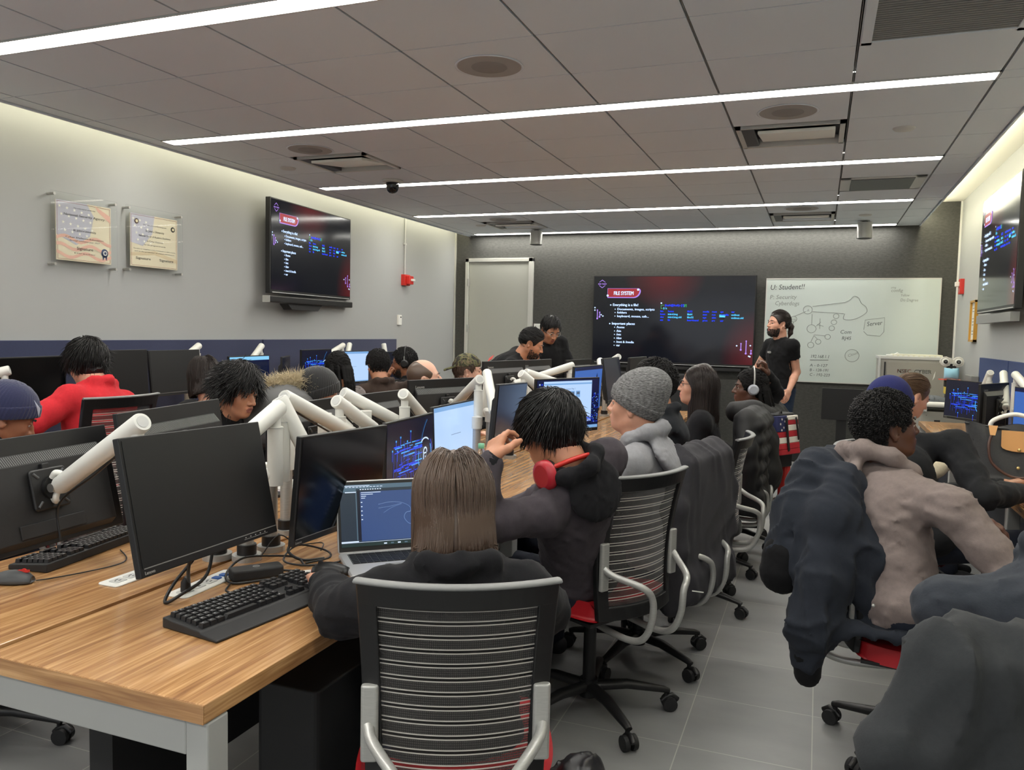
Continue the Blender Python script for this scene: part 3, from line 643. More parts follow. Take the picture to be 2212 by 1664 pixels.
# ------------------------------------------------------------------ monitors
def lock_wall(mb, w, h, y=-.0012):
    """blue circuit wallpaper with a padlock, local x -w/2..w/2, z -h/2..h/2"""
    bk = emi('wallpaper_night', (9, 12, 44), .55); b1 = emi('wallpaper_blue', (30, 70, 235), 1.0); b2 = emi('wallpaper_cyan', (70, 165, 250), 1.0); wh = emi('wallpaper_white', (205, 225, 255), 1.0); mid = emi('wallpaper_mid', (20, 50, 170), .8)
    def q(x0, x1, z0, z1, m, k=1): mb.poly([((x0-.5)*w, y*k, (z0-.5)*h), ((x1-.5)*w, y*k, (z0-.5)*h), ((x1-.5)*w, y*k, (z1-.5)*h), ((x0-.5)*w, y*k, (z1-.5)*h)], m)
    q(0, 1, 0, 1, bk)
    rnd = random.Random(4)
    for i in range(46):
        x = .12+rnd.random()*.5; l = .06+rnd.random()*.2; z = .22+rnd.random()*.45
        q(x, min(x+l, .74), z, z+.008+.012*rnd.random(), (b1, b2, mid, b1)[i % 4], 2)
    for i in range(34):
        x = .08+rnd.random()*.58; z = .1+rnd.random()*.4; q(x, x+.004, z, z+.12+.2*rnd.random(), (b1, mid, mid)[i % 3], 2.2)
    for x, z in ((.1, .62), (.17, .74), (.26, .78), (.33, .66), (.40, .70), (.47, .83), (.2, .6), (.3, .12), (.62, .1)):
        q(x, x+.006, z-.14, z, b1, 2.4); q(x-.006, x+.012, z-.01, z+.015, b2, 2.6)
    def arc(cx, cz, r, a0, a1, t, m, n=20, k=3):
        P = []
        for i in range(n+1): a = a0+(a1-a0)*i/n; P.append((cx+r*math.cos(a)*h/w, cz+r*math.sin(a)))
        Q = []
        for i in range(n+1): a = a1-(a1-a0)*i/n; Q.append((cx+(r-t)*math.cos(a)*h/w, cz+(r-t)*math.sin(a)))
        for i in range(n):
            mb.poly([((p[0]-.5)*w, y*k, (p[1]-.5)*h) for p in (P[i], P[i+1], Q[n-i-1], Q[n-i])][::-1], m)
    arc(.80, .42, .27, -.9, .6, .02, b2); arc(.80, .42, .27, 1.0, 2.2, .02, wh); arc(.80, .42, .27, 2.8, 4.6, .02, b2); arc(.80, .42, .31, .2, .8, .01, b1); arc(1.05, .45, .62, 2.2, 3.9, .006, b2)
    q(.765, .835, .28, .46, wh, 3); q(.773, .827, .297, .443, bk, 4); q(.793, .807, .33, .41, wh, 5); arc(.80, .46, .085, 0, PI, .025, wh, 14, 4)
def page_wall(mb, w, h, kind, y=-.0012):
    pale = emi('page_pale_blue', (172, 200, 238), 1.0); bar = emi('page_bar_blue', (120, 165, 215), .9); tx = emi('page_text', (90, 110, 140), .7); dk = emi('desktop_navy', (10, 22, 70), .6); wv = emi('desktop_wave', (30, 60, 220), .9)
    def q(x0, x1, z0, z1, m, k=1): mb.poly([((x0-.5)*w, y*k, (z0-.5)*h), ((x1-.5)*w, y*k, (z0-.5)*h), ((x1-.5)*w, y*k, (z1-.5)*h), ((x0-.5)*w, y*k, (z1-.5)*h)], m)
    if kind == 'page':
        q(0, 1, 0, 1, pale); q(0, 1, .93, 1, bar, 2); q(0, 1, .0, .03, bar, 2); q(.38, .62, .5, .507, tx, 2)
    elif kind == 'desktop':
        q(0, 1, 0, 1, dk); q(.10, .88, .14, .97, pale, 2); q(.10, .88, .90, .93, bar, 3); q(.22, .224, .2, .88, bar, 3); q(0, 1, 0, .06, bar, 2)
        mb.text('File System Map 1', ((.5-.5)*w, y*4, (.80-.5)*h), (1, 0, 0), (0, 0, 1), .014, tx, 'c')
        for i in range(3): q(.43+.09*i, .50+.09*i, .64, .77, bar, 4); q(.44+.09*i, .49+.09*i, .70, .75, tx, 5)
        for i in range(8):
            for j in range(2): q(.025+.035*j, .045+.035*j, .9-.075*i, .93-.075*i, (pale, wv, tx)[(i+j) % 3], 3)
        r_ = random.Random(2)
        for i in range(60):
            x = .885+.1*r_.random(); z = .1+.6*r_.random(); q(x, x+.012, z, z+.02*r_.random()+.004, (wv, bar, wv)[i % 3], 3)
        for i in range(20):
            x = .78+.1*r_.random(); z = .14+.1*r_.random(); q(x, x+.03, z, z+.012, wv, 3)
    elif kind == 'topbar':
        q(0, 1, 0, 1, dk); q(0, 1, .9, 1, emi('page_sky', (130, 195, 235), 1.0), 2); q(.03, .97, .05, .86, emi('window_navy', (18, 28, 60), .6), 2)
        for i in range(5): q(.55, .6+.05*(i % 3), .75-.1*i, .76-.1*i, pale, 3)
    elif kind == 'blue':
        q(0, 1, 0, 1, emi('plain_blue', (60, 105, 185), .8)); q(0, 1, .93, 1, dk, 2)
        mb.poly([((.6-.5)*w, y*3, (.3-.5)*h), ((.9-.5)*w, y*3, (.3-.5)*h), ((.8-.5)*w, y*3, (.85-.5)*h)], dk)
    elif kind == 'dim':
        q(0, 1, 0, 1, emi('dim_blue_black', (12, 18, 34), .8))
SCR = {}
def monitor(name, pos, yaw, tilt=0, roll=0, kind='off', label='', w=.54, h=.33, style='lenovo', group='desk monitors'):
    y_, t_, r_ = map(math.radians, (yaw, tilt, roll))
    n = Vector((math.cos(y_)*math.cos(t_), math.sin(y_)*math.cos(t_), math.sin(t_))); r = Vector((-math.sin(y_), math.cos(y_), 0)); u = n.cross(r)
    r2 = r*math.cos(r_)+u*math.sin(r_); u2 = u*math.cos(r_)-r*math.sin(r_)
    e = empty('monitor', (0, 0, 0), 0, label, 'monitor', group); n2 = r2.cross(u2)
    e.matrix_world = Matrix(((r2.x, -n2.x, u2.x, pos[0]), (r2.y, -n2.y, u2.y, pos[1]), (r2.z, -n2.z, u2.z, pos[2]), (0, 0, 0, 1)))
    b = MB(); a = h/2
    b.bx(-w/2, w/2, -.008, .010, -a, a, M['black'])
    # stepped back: slim upper slab, thicker lower body with a sloped shoulder and louvred vent band
    zt = a-.085
    b.poly([(-w/2+.045, .010, zt+.035), (-w/2+.045, .034, zt), (-w/2+.045, .034, -a+.03), (-w/2+.045, .010, -a+.012)], M['black2'], (w-.09, 0, 0))
    b.bx(-w*.20, w*.20, .034, .040, -a+.035, -a+.075, M['dark'])
    b.bx(-.012, .012, .034, .048, .02, .075, M['black'])
    b.build('housing', e, bevel=.0025)
    v = MB(); s_ = Vector((0, .024, -.035)).normalized(); N_ = 64
    for i in range(N_):
        x = -w/2+.055+(w-.11)*i/(N_-1); p = Vector((x, .0135, zt+.031))
        v.tube([p, p+s_*.034], .0011, M['grey'], 4, smooth=False)
    v.build('vent_louvres', e)
    sc = MB(); bz = .008; lo = .022
    sw, sh = w-2*bz, h-bz-lo; zc_ = (lo-bz)/2
    if kind in ('off', 'think'):
        sc.bx(-sw/2, sw/2, -.0095, -.008, zc_-sh/2, zc_+sh/2, M['screen_matte'] if kind == 'off' else M['screen_off'])
    else:
        sc.X = Matrix.Translation((0, -.0082, zc_))
        (lock_wall(sc, sw, sh) if kind == 'lock' else page_wall(sc, sw, sh, kind)); sc.X = None
    sc.build('screen', e)
    tr = MB().bx(-w/2+.012, w/2-.004, -.0088, -.008, -a+lo-.003, -a+lo-.0005, M['grey'])
    for i in range(5): tr.bx(w/2-.15+.022*i, w/2-.146+.022*i, -.0088, -.008, -a+.012, -a+.014, M['lgrey'])
    tr.bx(w/2-.155, w/2-.05, -.0088, -.008, -a+.008, -a+.0092, M['grey'])
    tr.build('bezel_trim', e)
    lg = MB(); lg.text('Lenovo', (w/2-.05, .0105, a-.05), (-1, 0, 0), (0, 0, 1), .024, M['lgrey'], bold=.02)
    lg.text('Lenovo', (-w/2+.012, -.0085, -a+.006), (1, 0, 0), (0, 0, 1), .011, M['lgrey'], bold=.02); lg.build('lettering', e)
    p = MB().rbox((0, .046, 0), (.012, .12, .12), .01, M['black'], axis='x', X=Matrix.Translation((0, .046, 0)) @ Matrix.Rotation(PI/2, 4, 'Z') @ Matrix.Translation((0, -.046, 0)))
    for sx in (-1, 1):
        for sz in (-1, 1): p.tube([(sx*.035, .0525, sz*.035), (sx*.05, .0525, sz*.05)], .004, M['dgrey'], 8)
    p.cyl((0, .05, 0), (0, .062, 0), .032, M['black']); p.build('mount_plate', e, bevel=.001)
    return e
def arm(base, elbow, mon, label, r=.027, tip=None, off=.085):
    """white arm: post on the bench, lower link, elbow column, thick upper link down to the screen's mount"""
    Mx = mon.matrix_world if mon else None
    T = (Mx @ Vector((0, off, 0))) if mon else Vector(tip); P = (Mx @ Vector((0, .058, 0))) if mon else Vector(tip)
    E = Vector(elbow); B = Vector((base[0], base[1], .74))
    e = empty('monitor_stand', B, 0, label, 'monitor stand', 'white monitor arms'); W_ = M['armwhite']
    L = lambda p: tuple(Vector(p)-B)
    zb = min(E.z-.16, .74+.24)
    MB().cyl((0, 0, 0), (0, 0, .018), .045, M['silver'], n=28).cyl((0, 0, .018), (0, 0, .05), .03, M['black']).build('clamp_base', e)
    MB().cyl((0, 0, .05), (0, 0, zb-.74+.03), .021, M['silver'], n=20).build('post', e)
    q = MB(); k = Vector((E.x, E.y, zb)); q.cyl((0, 0, zb-.74-.01), (0, 0, zb-.74+.05), .027, W_)
    if (k-Vector((B.x, B.y, zb))).length > .04: q.tube([L((B.x, B.y, zb+.02)), L((E.x, E.y, zb+.035))], .023, W_, 18)
    q.build('lower_link', e)
    q = MB().cyl(L((E.x, E.y, zb)), L((E.x, E.y, E.z-.05)), .024, W_).cyl(L((E.x, E.y, E.z-.055)), L((E.x, E.y, E.z-.052)), .0255, M['lgrey']); q.cyl(L((E.x, E.y, E.z-.05)), L((E.x, E.y, E.z)), .017, W_); q.build('elbow_column', e)
    d = (E-T).normalized()
    q = MB().tube([L(T), L(T+d*.012), L(E+d*.02), L(E+d*.026)], [r*.86, r, r, r*.9], W_, 24)
    q.cyl(L(E+d*.0262), L(E+d*.0275), r*.62, M['lgrey'], n=20); q.build('upper_link', e)
    if mon:
        nrm = (P-T).normalized(); up = Vector((0, 0, 1)); q = MB()
        sd = nrm.cross(up).normalized()
        for s in (-1, 1):
            pts = [T, T+sd*s*.012+up*s*.03-nrm*.0, T+(P-T)*.5+up*s*.042, P+up*s*.03]
            q.tube([L(p) for p in smoothpath(pts, 5)], .009, W_, 10)
        q.cyl(L(T-sd*.03), L(T+sd*.03), .013, M['chrome']); q.build('swivel_bracket', e)
    cb = MB(); mid = (T+E)/2; cb.tube([L(p) for p in smoothpath([E-up_(.03), mid-up_(.045), T-up_(.05), T-up_(.16)+Vector((0, 0, 0))], 6)], .0035, M['black'], 8); cb.build('cable', e)
    return e
def up_(k): return Vector((0, 0, k))
""" screens facing the right-hand students (M), backs facing us (B), left wall row (L), right wall row (R) """
m1 = monitor('', (-1.494, 1.653, 1.041), 3.9, 12.7, -1.7, 'off', 'black switched-off monitor nearest the camera above the outlet strip on the desk')
m2 = monitor('', (-1.434, 2.212, .981), 2.3, -3.5, -2.2, 'think', 'glossy black switched-off monitor behind the open laptop')
m3 = monitor('', (-1.628, 3.028, .934), 6.3, 0, -.8, 'lock', 'monitor with blue padlock wallpaper between the black screen and the pale page')
m4 = monitor('', (-1.727, 3.693, .94), 2.2, 2.5, 0, 'page', 'monitor showing an almost empty pale blue page behind the water bottle')
m5 = monitor('', (-1.494, 3.871, 1.043), 4.8, -4, -2, 'dim', 'dark tilted monitor between the pale page and the student raising a hand')
m6 = monitor('', (-1.39, 4.554, 1.041), -27.2, -1, 0, 'desktop', 'monitor with a document window over blue desktop, beyond the hand on glasses')
m7 = monitor('', (-1.47, 5.26, 1.09), -5, -3, 0, 'blue', 'monitor with plain blue desktop peeking out behind the document window')
m8 = monitor('', (-1.447, 5.9, 1.13), 1, 8, 0, 'dim', 'far tilted dark monitor in front of the big display')
m9 = monitor('', (-1.40, 6.55, 1.12), -3, 0, 0, 'off', 'farthest switched-off monitor on the right side of the island')
b1 = monitor('', (-2.137, 1.679, .979), 181.2, -12.6, -.9, 'off', 'back of the monitor at the left edge, big white arm bolted to it')
b2 = monitor('', (-2.095, 2.181, 1.028), 188.2, -8.1, -.5, 'off', 'back of the second monitor in the island, lettering hidden by white arm end', w=.56)
b3 = monitor('', (-2.098, 2.945, .987), 182, 0, 0, 'off', 'back of a monitor behind the raised elbow joint beside the knit beanie', w=.56)
b4 = monitor('', (-2.087, 3.50, .988), 178.3, 0, 0, 'off', 'back of a monitor in the island beside the dark draped hood', w=.52)
b5 = monitor('', (-2.096, 4.305, 1.019), 160.9, 0, 0, 'off', 'back of a large angled monitor in front of the balding student', w=.56)
b6 = monitor('', (-2.10, 5.316, 1.10), 169.4, 0, 0, 'off', 'back of a monitor beneath the bending student in black', w=.56)
b7 = monitor('', (-2.099, 6.0, 1.09), 173.8, 0, 0, 'off', 'back of a monitor right of the bending student, before the standing one', w=.56)
b8 = monitor('', (-2.098, 7.2, 1.06), 171, 0, 0, 'off', 'farthest monitor back below the big display', w=.56)
l1 = monitor('', (-4.36, 2.75, 1.08), 12, 0, 0, 'off', 'black monitor in the wall row cut by the left edge')
l2 = monitor('', (-4.36, 3.38, 1.10), 7, 0, 0, 'think', 'black monitor left of the red hoodie student')
l3 = monitor('', (-4.35, 3.98, 1.13), 4, 2, 0, 'off', 'grey-lit switched-off monitor right of the red hoodie student', w=.6)
l4 = monitor('', (-4.42, 4.60, 1.12), 4, 6, 0, 'off', 'switched-off monitor between the red hoodie and the dark-haired girl')
l5 = monitor('', (-4.43, 5.42, 1.06), 2.8, 0, 0, 'topbar', 'monitor with a bright blue top bar above the messy black hair')
l6 = monitor('', (-4.35, 5.80, 1.05), 28, 0, 0, 'think', 'black monitor beside the padlock wallpaper in the left wall row', w=.42)
l7 = monitor('', (-4.42, 6.36, 1.10), 4, 0, 0, 'lock', 'monitor with blue padlock wallpaper in the left wall row')
l8 = monitor('', (-4.35, 6.86, 1.08), -5.8, 0, 0, 'page', 'monitor with a pale page beside the student with braided ponytail')
l9 = monitor('', (-4.35, 7.7, 1.06), -7.5, 0, 0, 'dim', 'dark monitor behind the student in the brown hoodie')
r1 = monitor('', (1.17, 7.45, .985), 212, 2, 0, 'lock', 'monitor with padlock wallpaper on the right bench beyond the tote bag')
r2 = monitor('', (1.16, 6.45, 1.02), 150, 0, 0, 'off', 'monitor seen edge-on right of the padlock screen', w=.5)
r3 = monitor('', (1.22, 5.45, 1.04), 196, 0, 0, 'blue', 'monitor with plain blue screen at the right edge behind the tote bag')
arm((-1.66, 2.02), (-1.575, 2.05, 1.215), m1, 'white arm holding the nearest black monitor, elbow high behind it', tip=None)
arm((-1.66, 2.14), (-1.60, 2.12, 1.225), m2, 'white arm sloping down to the glossy black monitor')
arm((-1.75, 1.99), (-1.69, 1.62, 1.205), b1, 'thick white arm bolted to the back of the monitor at the left edge')
arm((-1.75, 2.34), (-1.72, 2.31, 1.225), m3, 'white arm with round end cap above the black monitor, leading to padlock screen')
arm((-1.75, 2.66), (-1.72, 2.63, 1.185), b2, 'white arm with round cap left of the short silver posts', tip=None) if False else None
arm((-1.75, 2.80), (-1.72, 2.63, 1.185), None, 'left of two parallel white arms above the padlock screen', tip=(-1.70, 2.86, 1.06))
arm((-1.78, 3.0), (-1.87, 2.92, 1.19), None, 'right of two parallel white arms above the padlock screen', tip=(-1.76, 3.16, 1.06))
arm((-1.75, 3.3), (-1.72, 3.15, 1.18), m4, 'white arm whose cap shows above the pale page monitor')
arm((-1.64, 3.78), (-1.66, 3.84, 1.215), b5, 'white arm rising to the right from the back of the angled monitor')
arm((-1.70, 4.1), (-1.78, 4.24, 1.225), m5, 'white arm with cap under the camouflage cap student')
arm((-1.66, 4.3), (-1.60, 4.36, 1.22), m6, 'white arm bending down behind the dark tilted monitor')
arm((-1.72, 4.9), (-1.765, 4.90, 1.205), m7, 'white arm lying level left of the document window monitor')
arm((-1.72, 5.5), (-1.70, 5.62, 1.23), b6, 'white arm rising behind the plain blue desktop monitor')
arm((-1.72, 6.2), (-1.60, 6.1, 1.25), m8, 'far white arm below the left of the big display')
arm((-1.76, 6.9), (-1.62, 6.75, 1.27), b8, 'farthest white arm of the island below the big display')
arm((-4.30, 3.2), (-4.12, 3.05, 1.2), l1, 'white arm joining the two leftmost wall row monitors')
arm((-4.6, 4.9), (-4.55, 4.96, 1.30), l4, 'white arm above the dark-haired girl by the navy panel')
arm((-4.6, 5.7), (-4.55, 5.72, 1.29), l5, 'white arm tip above the bright blue top bar')
arm((-4.6, 6.8), (-4.5, 6.92, 1.29), l7, 'left of two white arm tips above the pale page in the wall row')
arm((-4.6, 7.2), (-4.5, 7.05, 1.29), l8, 'right of two white arm tips above the pale page in the wall row')
arm((-4.6, 8.0), (-4.5, 7.75, 1.28), l9, 'white arm tip behind the brown hoodie student')
arm((1.33, 7.1), (1.26, 7.2, 1.22), r1, 'white arm cap left above the padlock screen on the right bench')
arm((1.33, 6.6), (1.28, 6.8, 1.235), r2, 'middle white arm cap above the right bench')
arm((1.33, 6.1), (1.26, 6.3, 1.25), r3, 'upright thick white arm at the right edge above the tote bag')
for x, y, z, l in ((-1.78, 2.62, 1.145, 'short silver post between two white arms, left one'), (-1.80, 2.95, 1.125, 'short silver post between two white arms, right one')):
    tag(MB().cyl((x, y, .74), (x, y, z-.045), .02, M['silver']).cyl((x, y, z-.045), (x, y, z), .027, M['armwhite']).cyl((x, y, z-.09), (x, y, z-.05), .027, M['armwhite']).build('arm_post'), l, 'post', 'spare arm posts')
# ------------------------------------------------------------------ task chairs
def make_chair(lift=0.0, name='task_chair'):
    e = empty(name); z0 = lift
    # base: five black legs with casters
    hub = MB().cyl((0, 0, .06), (0, 0, .13), .035, M['black']).cyl((0, 0, .12), (0, 0, .30+z0), .025, M['black']).cyl((0, 0, .28+z0), (0, 0, .36+z0), .019, M['silver']); hub.build('gas_column', e)
    for k in range(5):
        a = 2*PI*k/5+.3; c, s = math.cos(a), math.sin(a); b = MB()
        b.tube([(c*.02, s*.02, .10), (c*.15, s*.15, .105), (c*.30, s*.30, .082), (c*.32, s*.32, .075)], [.028, .025, .017, .014], M['black'], 10, flat=.75)
        leg = b.build('leg', e)
        w = MB(); p = Vector((c*.31, s*.31, 0)); sd = Vector((-s, c, 0)); fw = Vector((c, s, 0))
        w.cyl(p+Vector((0, 0, .035)), p+Vector((0, 0, .075)), .009, M['black'])
        for q in (-1, 1): w.cyl(p+sd*q*.008+fw*.012+Vector((0, 0, .028)), p+sd*q*.026+fw*.012+Vector((0, 0, .028)), .028, M['black2'], n=22)
        w.tube([p+sd*.0+fw*-.018+Vector((0, 0, .035)), p+fw*.0+Vector((0, 0, .052)), p+fw*.022+Vector((0, 0, .058)), p+fw*.045+Vector((0, 0, .04))], .011, M['black'], 10); w.build('caster', leg)
    m_ = MB(); m_.box((-.02, 0, .365+z0), (.22, .16, .05), M['black2']); m_.tube([(-.02, -.05, .36+z0), (.02, -.24, .35+z0)], .006, M['black'], 8); m_.build('mechanism', e, bevel=.008)
    # cushion
    n = 11; top = []; b = MB(); vs = []; fs = []
    def cush(u, v):
        x = u*.235; y = v*.225
        q = (abs(u)**4+abs(v)**4)
        k = 1-.16*abs(u*v)**2
        return x*k, y*k, q
    N = 15
    for s in (1, 0):
        for i in range(N):
            for j in range(N):
                u = -1+2*i/(N-1); v = -1+2*j/(N-1); x, y, q = cush(u, v)
                z = (.452-.012*min(1, q)-.012*max(0, u-.5)+.008*v*v) if s else (.385+.01*min(1, q))
                vs.append((x, y, z+z0))
    for i in range(N-1):
        for j in range(N-1):
            a = i*N+j; fs.append((a, a+N, a+N+1, a+1)); o = N*N; fs.append((o+a, o+a+1, o+a+N+1, o+a+N))
    rim = [i*N for i in range(N)] + [(N-1)*N+j for j in range(1, N)] + [i*N+N-1 for i in range(N-2, -1, -1)] + [j for j in range(N-2, 0, -1)]
    for k in range(len(rim)):
        a, c = rim[k], rim[(k+1) % len(rim)]; fs.append((a, c, c+N*N, a+N*N))
    b.add(vs, fs, M['red'], True); so = b.build('seat', e, bevel=.014, seg=3)
    MB().box((0, 0, .38+z0), (.40, .42, .012), M['black']).build('seat_pan', so)
    # back: curved frame with mesh, gently reclined
    def P(y, z, off=0):     # y across, z height above floor (before lift)
        t = (z-.40)/.52; k = 1-(y/.215)**2
        return (-.205-.05*k-.045*t*t+.03*math.sin(PI*t)*.6-off, y*(.90+.10*t), z+z0)
    fr = MB(); yo, yi = .215, .172
    def strip(path, wpath):
        vs, fs = [], []
        for (a, c) in zip(path, wpath):
            for off in (0, .022): vs += [P(a[0], a[1], off), P(c[0], c[1], off)]
        for i in range(len(path)-1):
            o = i*4; fs += [(o, o+4, o+5, o+1), (o+2, o+3, o+7, o+6), (o, o+2, o+6, o+4), (o+1, o+5, o+7, o+3)]
        fs += [(0, 1, 3, 2)]; o = (len(path)-1)*4; fs += [(o, o+2, o+3, o+1)]
        fr.add(vs, fs, M['black'])
    zs = np.linspace(.42, .92, 13)
    for s in (-1, 1): strip([(s*yo, z) for z in zs], [(s*(yi+.0*(z)), z) for z in zs])
    ysx = np.linspace(-yo, yo, 17)
    strip([(y, .92) for y in ysx], [(y, .868) for y in ysx]); strip([(y, .40+.0) for y in ysx], [(y, .45) for y in ysx])
    fr.build('back_frame', e, bevel=.004)
    cap = MB(); cap.tube([P(y, .922, .012) for y in ysx], .014, M['dgrey'] if False else M['grey'], 8, flat=.45, smooth=True); cap.build('top_rail', e)
    ms = MB(); vs, fs = [], []; ny, nz = 17, 15
    for i in range(nz):
        for j in range(ny):
            z = .43+.45*i/(nz-1); y = -.176+.352*j/(ny-1); p = P(y, z, .008); vs.append((p[0]-.018*math.sin(PI*i/(nz-1))*(1-(y/.2)**2)*0, p[1], p[2]))
    for i in range(nz-1):
        for j in range(ny-1): a = i*ny+j; fs.append((a, a+1, a+ny+1, a+ny))
    ms.add(vs, fs, M['mesh'], True); ms.build('mesh_back', e)
    for s in (-1, 1):
        br = MB(); c = P(s*.198, .60, .03); br.rbox((c[0]-.004, c[1], c[2]), (.02, .038, .17), .008, M['silver'], axis='z'); bo = br.build('side_bracket', e, bevel=.002)
        t = MB(); p0 = P(s*.202, .595, .04)
        pts = smoothpath([p0, (p0[0]-.035, s*.175, .575+z0), (-.36, s*.12, .545+z0), (-.375, s*.085, .50+z0), (-.37, s*.08, .42+z0), (-.335, s*.08, .35+z0), (-.27, s*.08, .325+z0), (-.15, s*.08, .33+z0), (-.02, s*.075, .35+z0)], 6)
        t.tube(pts, .0125, M['silver'], 14); t.build('support_tube', e)
    lb = MB(); lb.bx(-.33, -.328, -.19, -.186, .44+z0, .5+z0, M['redplastic'])
    return e
proto = {0: make_chair(0)}; used = set()
def chair(x, y, face, label, lift=0, group='mesh back task chairs with red seats'):
    key = round(lift, 2)
    if key not in proto: proto[key] = make_chair(key)
    o = proto[key] if key not in used else copy_tree(proto[key]); used.add(key)
    o.location = (x, y, 0); o.rotation_euler = (0, 0, math.radians(face)); tag(o, label, 'chair', group); return o
chair(-.80, 1.745, 115, 'mesh chair nearest the camera, whole back facing us, empty of coats', .03)
chair(-.785, 2.96, 151, 'mesh chair with bare red seat edge, behind the charcoal hooded student', .06)
chair(-.72, 3.56, 166, 'mesh chair under the long dark grey coat, behind the knit beanie student')
chair(-.62, 4.38, 178, 'mesh chair of the curly haired student behind the knit beanie', .03)
chair(-.62, 5.12, 176, 'mesh chair with chrome loop beside the long haired woman')
chair(-.56, 5.85, 172, 'mesh chair carrying the flag backpack')
chair(.40, 3.10, -6, 'mesh chair under the navy jacket with hanging sleeves, red seat showing')
chair(.40, 1.80, 98, 'chair covered by the dark cape-like coat at the lower right corner')
chair(.42, 4.5, -10, 'mesh chair with grey top rail left of the curly haired student')
chair(.55, 5.6, 0, 'mesh chair of the woman with the ponytail')
chair(-2.73, 1.885, 0, 'chair whose black caster leg shows at the lower left under the desk')
chair(-2.72, 2.62, 8, 'chair of the messy haired student, mostly hidden by monitors')
chair(-2.75, 3.6, 4, 'chair under the fur trimmed parka')
chair(-2.75, 4.4, 4, 'chair under the draped dark hood beside the angled monitor')
chair(-2.75, 5.2, 0, 'chair of the camouflage cap student')
chair(-3.50, 3.03, 176, 'mesh chair with red hoodie showing through its stripes', .19)
chair(-3.50, 4.45, 180, 'chair of the dark-haired girl in the wall row')
chair(-3.55, 6.3, 196, 'mesh chair behind the student in the brown hoodie', .12)
chair(-3.50, 5.5, 180, 'chair of the student with braided ponytail')
chair(-3.55, 7.2, 180, 'chair of the student wearing headphones and glasses in the wall row')
chair(-3.40, 2.5, 178, 'chair of the navy beanie student at the left edge')

# ------------------------------------------------------------------ things on the near desk
def keyboard(loc, rz, label, wrist=False, cap=None):
    """local x along the length, y away from the typist"""
    e = empty('keyboard', loc, rz, label, 'keyboard'); L_, D_ = .46, (.19 if wrist else .135)
    b = MB(); y0 = -D_/2; yk = D_/2-.135
    b.poly([(-L_/2, y0, 0), (-L_/2, D_/2, 0), (-L_/2, D_/2, .026), (-L_/2, yk+.004, .016), (-L_/2, yk-.0, .012), (-L_/2, y0, .006)], M['black2'], (L_, 0, 0))
    b.build('case', e, bevel=.003)
    kb = MB(); cap = cap or mat('keycap_black', (34, 34, 36), .4); rows_ = [(.012, 15, 0), (.036, 15, 1), (.055, 15, 1), (.074, 14, 1), (.093, 13, 1), (.112, 15, 0)]
    leg_ = mat('keycap_legend', (170, 170, 172), .6)
    for ri, (dy, n, _) in enumerate(rows_):
        y = yk+.010+dy-.004; z = .016+.010*(y-yk)/.135
        x = -L_/2+.014; 
        if ri == 0: ws = [.024, .022, .024, .11, .022, .022, .022, .024]
        else: ws = ([.026] if ri in (2, 3, 4) else [.019])+[.0192]*(12 if ri in (2, 3) else 13)
        for w in ws:
            kb.box((x+w/2, y, z+.005), (w-.0028, .0158, .011), cap, taper=.86); 
            if w < .03: kb.bx(x+w/2-.003, x+w/2+.001, y+.001, y+.004, z+.0105, z+.0109, leg_)
            x += w
        for k in range(3):
            if ri in (1,) or (ri == 0 and k == 1): pass
            if (ri == 2) or (ri == 1 and k != 1): continue
            kb.box((L_/2-.152+.0192*k, y, z+.005), (.0164, .0158, .011), cap, taper=.86)
        for k in range(4): kb.box((L_/2-.082+.0192*k, y, z+.005), (.0164, .0158, .011), cap, taper=.86); kb.bx(L_/2-.084+.0192*k, L_/2-.081+.0192*k, y+.001, y+.004, z+.0105, z+.0109, leg_)
    kb.build('keys', e)
    return e
Z0 = .741
keyboard((-1.335, 1.685, Z0), math.radians(82), 'black keyboard with wide wrist rest beside the outlet strip, nearest one', True)
keyboard((-2.185, 1.875, Z0), math.radians(278+1), 'black keyboard under the leftmost monitor back')
keyboard((1.10, 4.28, Z0), math.radians(-78), 'white edged keyboard at the right edge below the tote bag', False)
def mouse(loc, rz, label, red=False):
    e = empty('mouse', loc, rz, label, 'mouse'); b = MB(); vs, fs = [], []; N, K = 9, 12
    for i in range(N):
        u = i/(N-1); x = -.055+.11*u; w = .031*math.sqrt(max(.02, math.sin(PI*(.06+.88*u)))); h = .034*math.sqrt(max(.02, math.sin(PI*(.1+.82*(u**1.2)))))
        for k in range(K): t = PI*k/(K-1); vs.append((x, w*math.cos(t), .003+h*math.sin(t)))
    for i in range(N-1):
        for k in range(K-1): a = i*K+k; fs.append((a, a+K, a+K+1, a+1))
    fs += [tuple(range(K-1, -1, -1)), tuple(range((N-1)*K, N*K))]
    fs += [(i*K, i*K+K-1, (i+1)*K+K-1, (i+1)*K) for i in range(N-1)]
    b.add(vs, fs, M['dgrey'] if red else M['black'], True); b.build('shell', e)
    w = MB().cyl((.03, -.003, .033), (.03, .003, .033), .008, M['redplastic'] if red else M['black2'], n=16)
    if red: w.box((.03, 0, .034), (.03, .008, .006), M['redplastic'])
    w.build('wheel', e)
    return e
mouse((-1.335, 2.0, Z0), math.radians(200), 'black mouse between the keyboard and the open laptop')
mouse((-2.09, 1.56, Z0), math.radians(20), 'dark grey mouse with red wheel at the left edge', True)
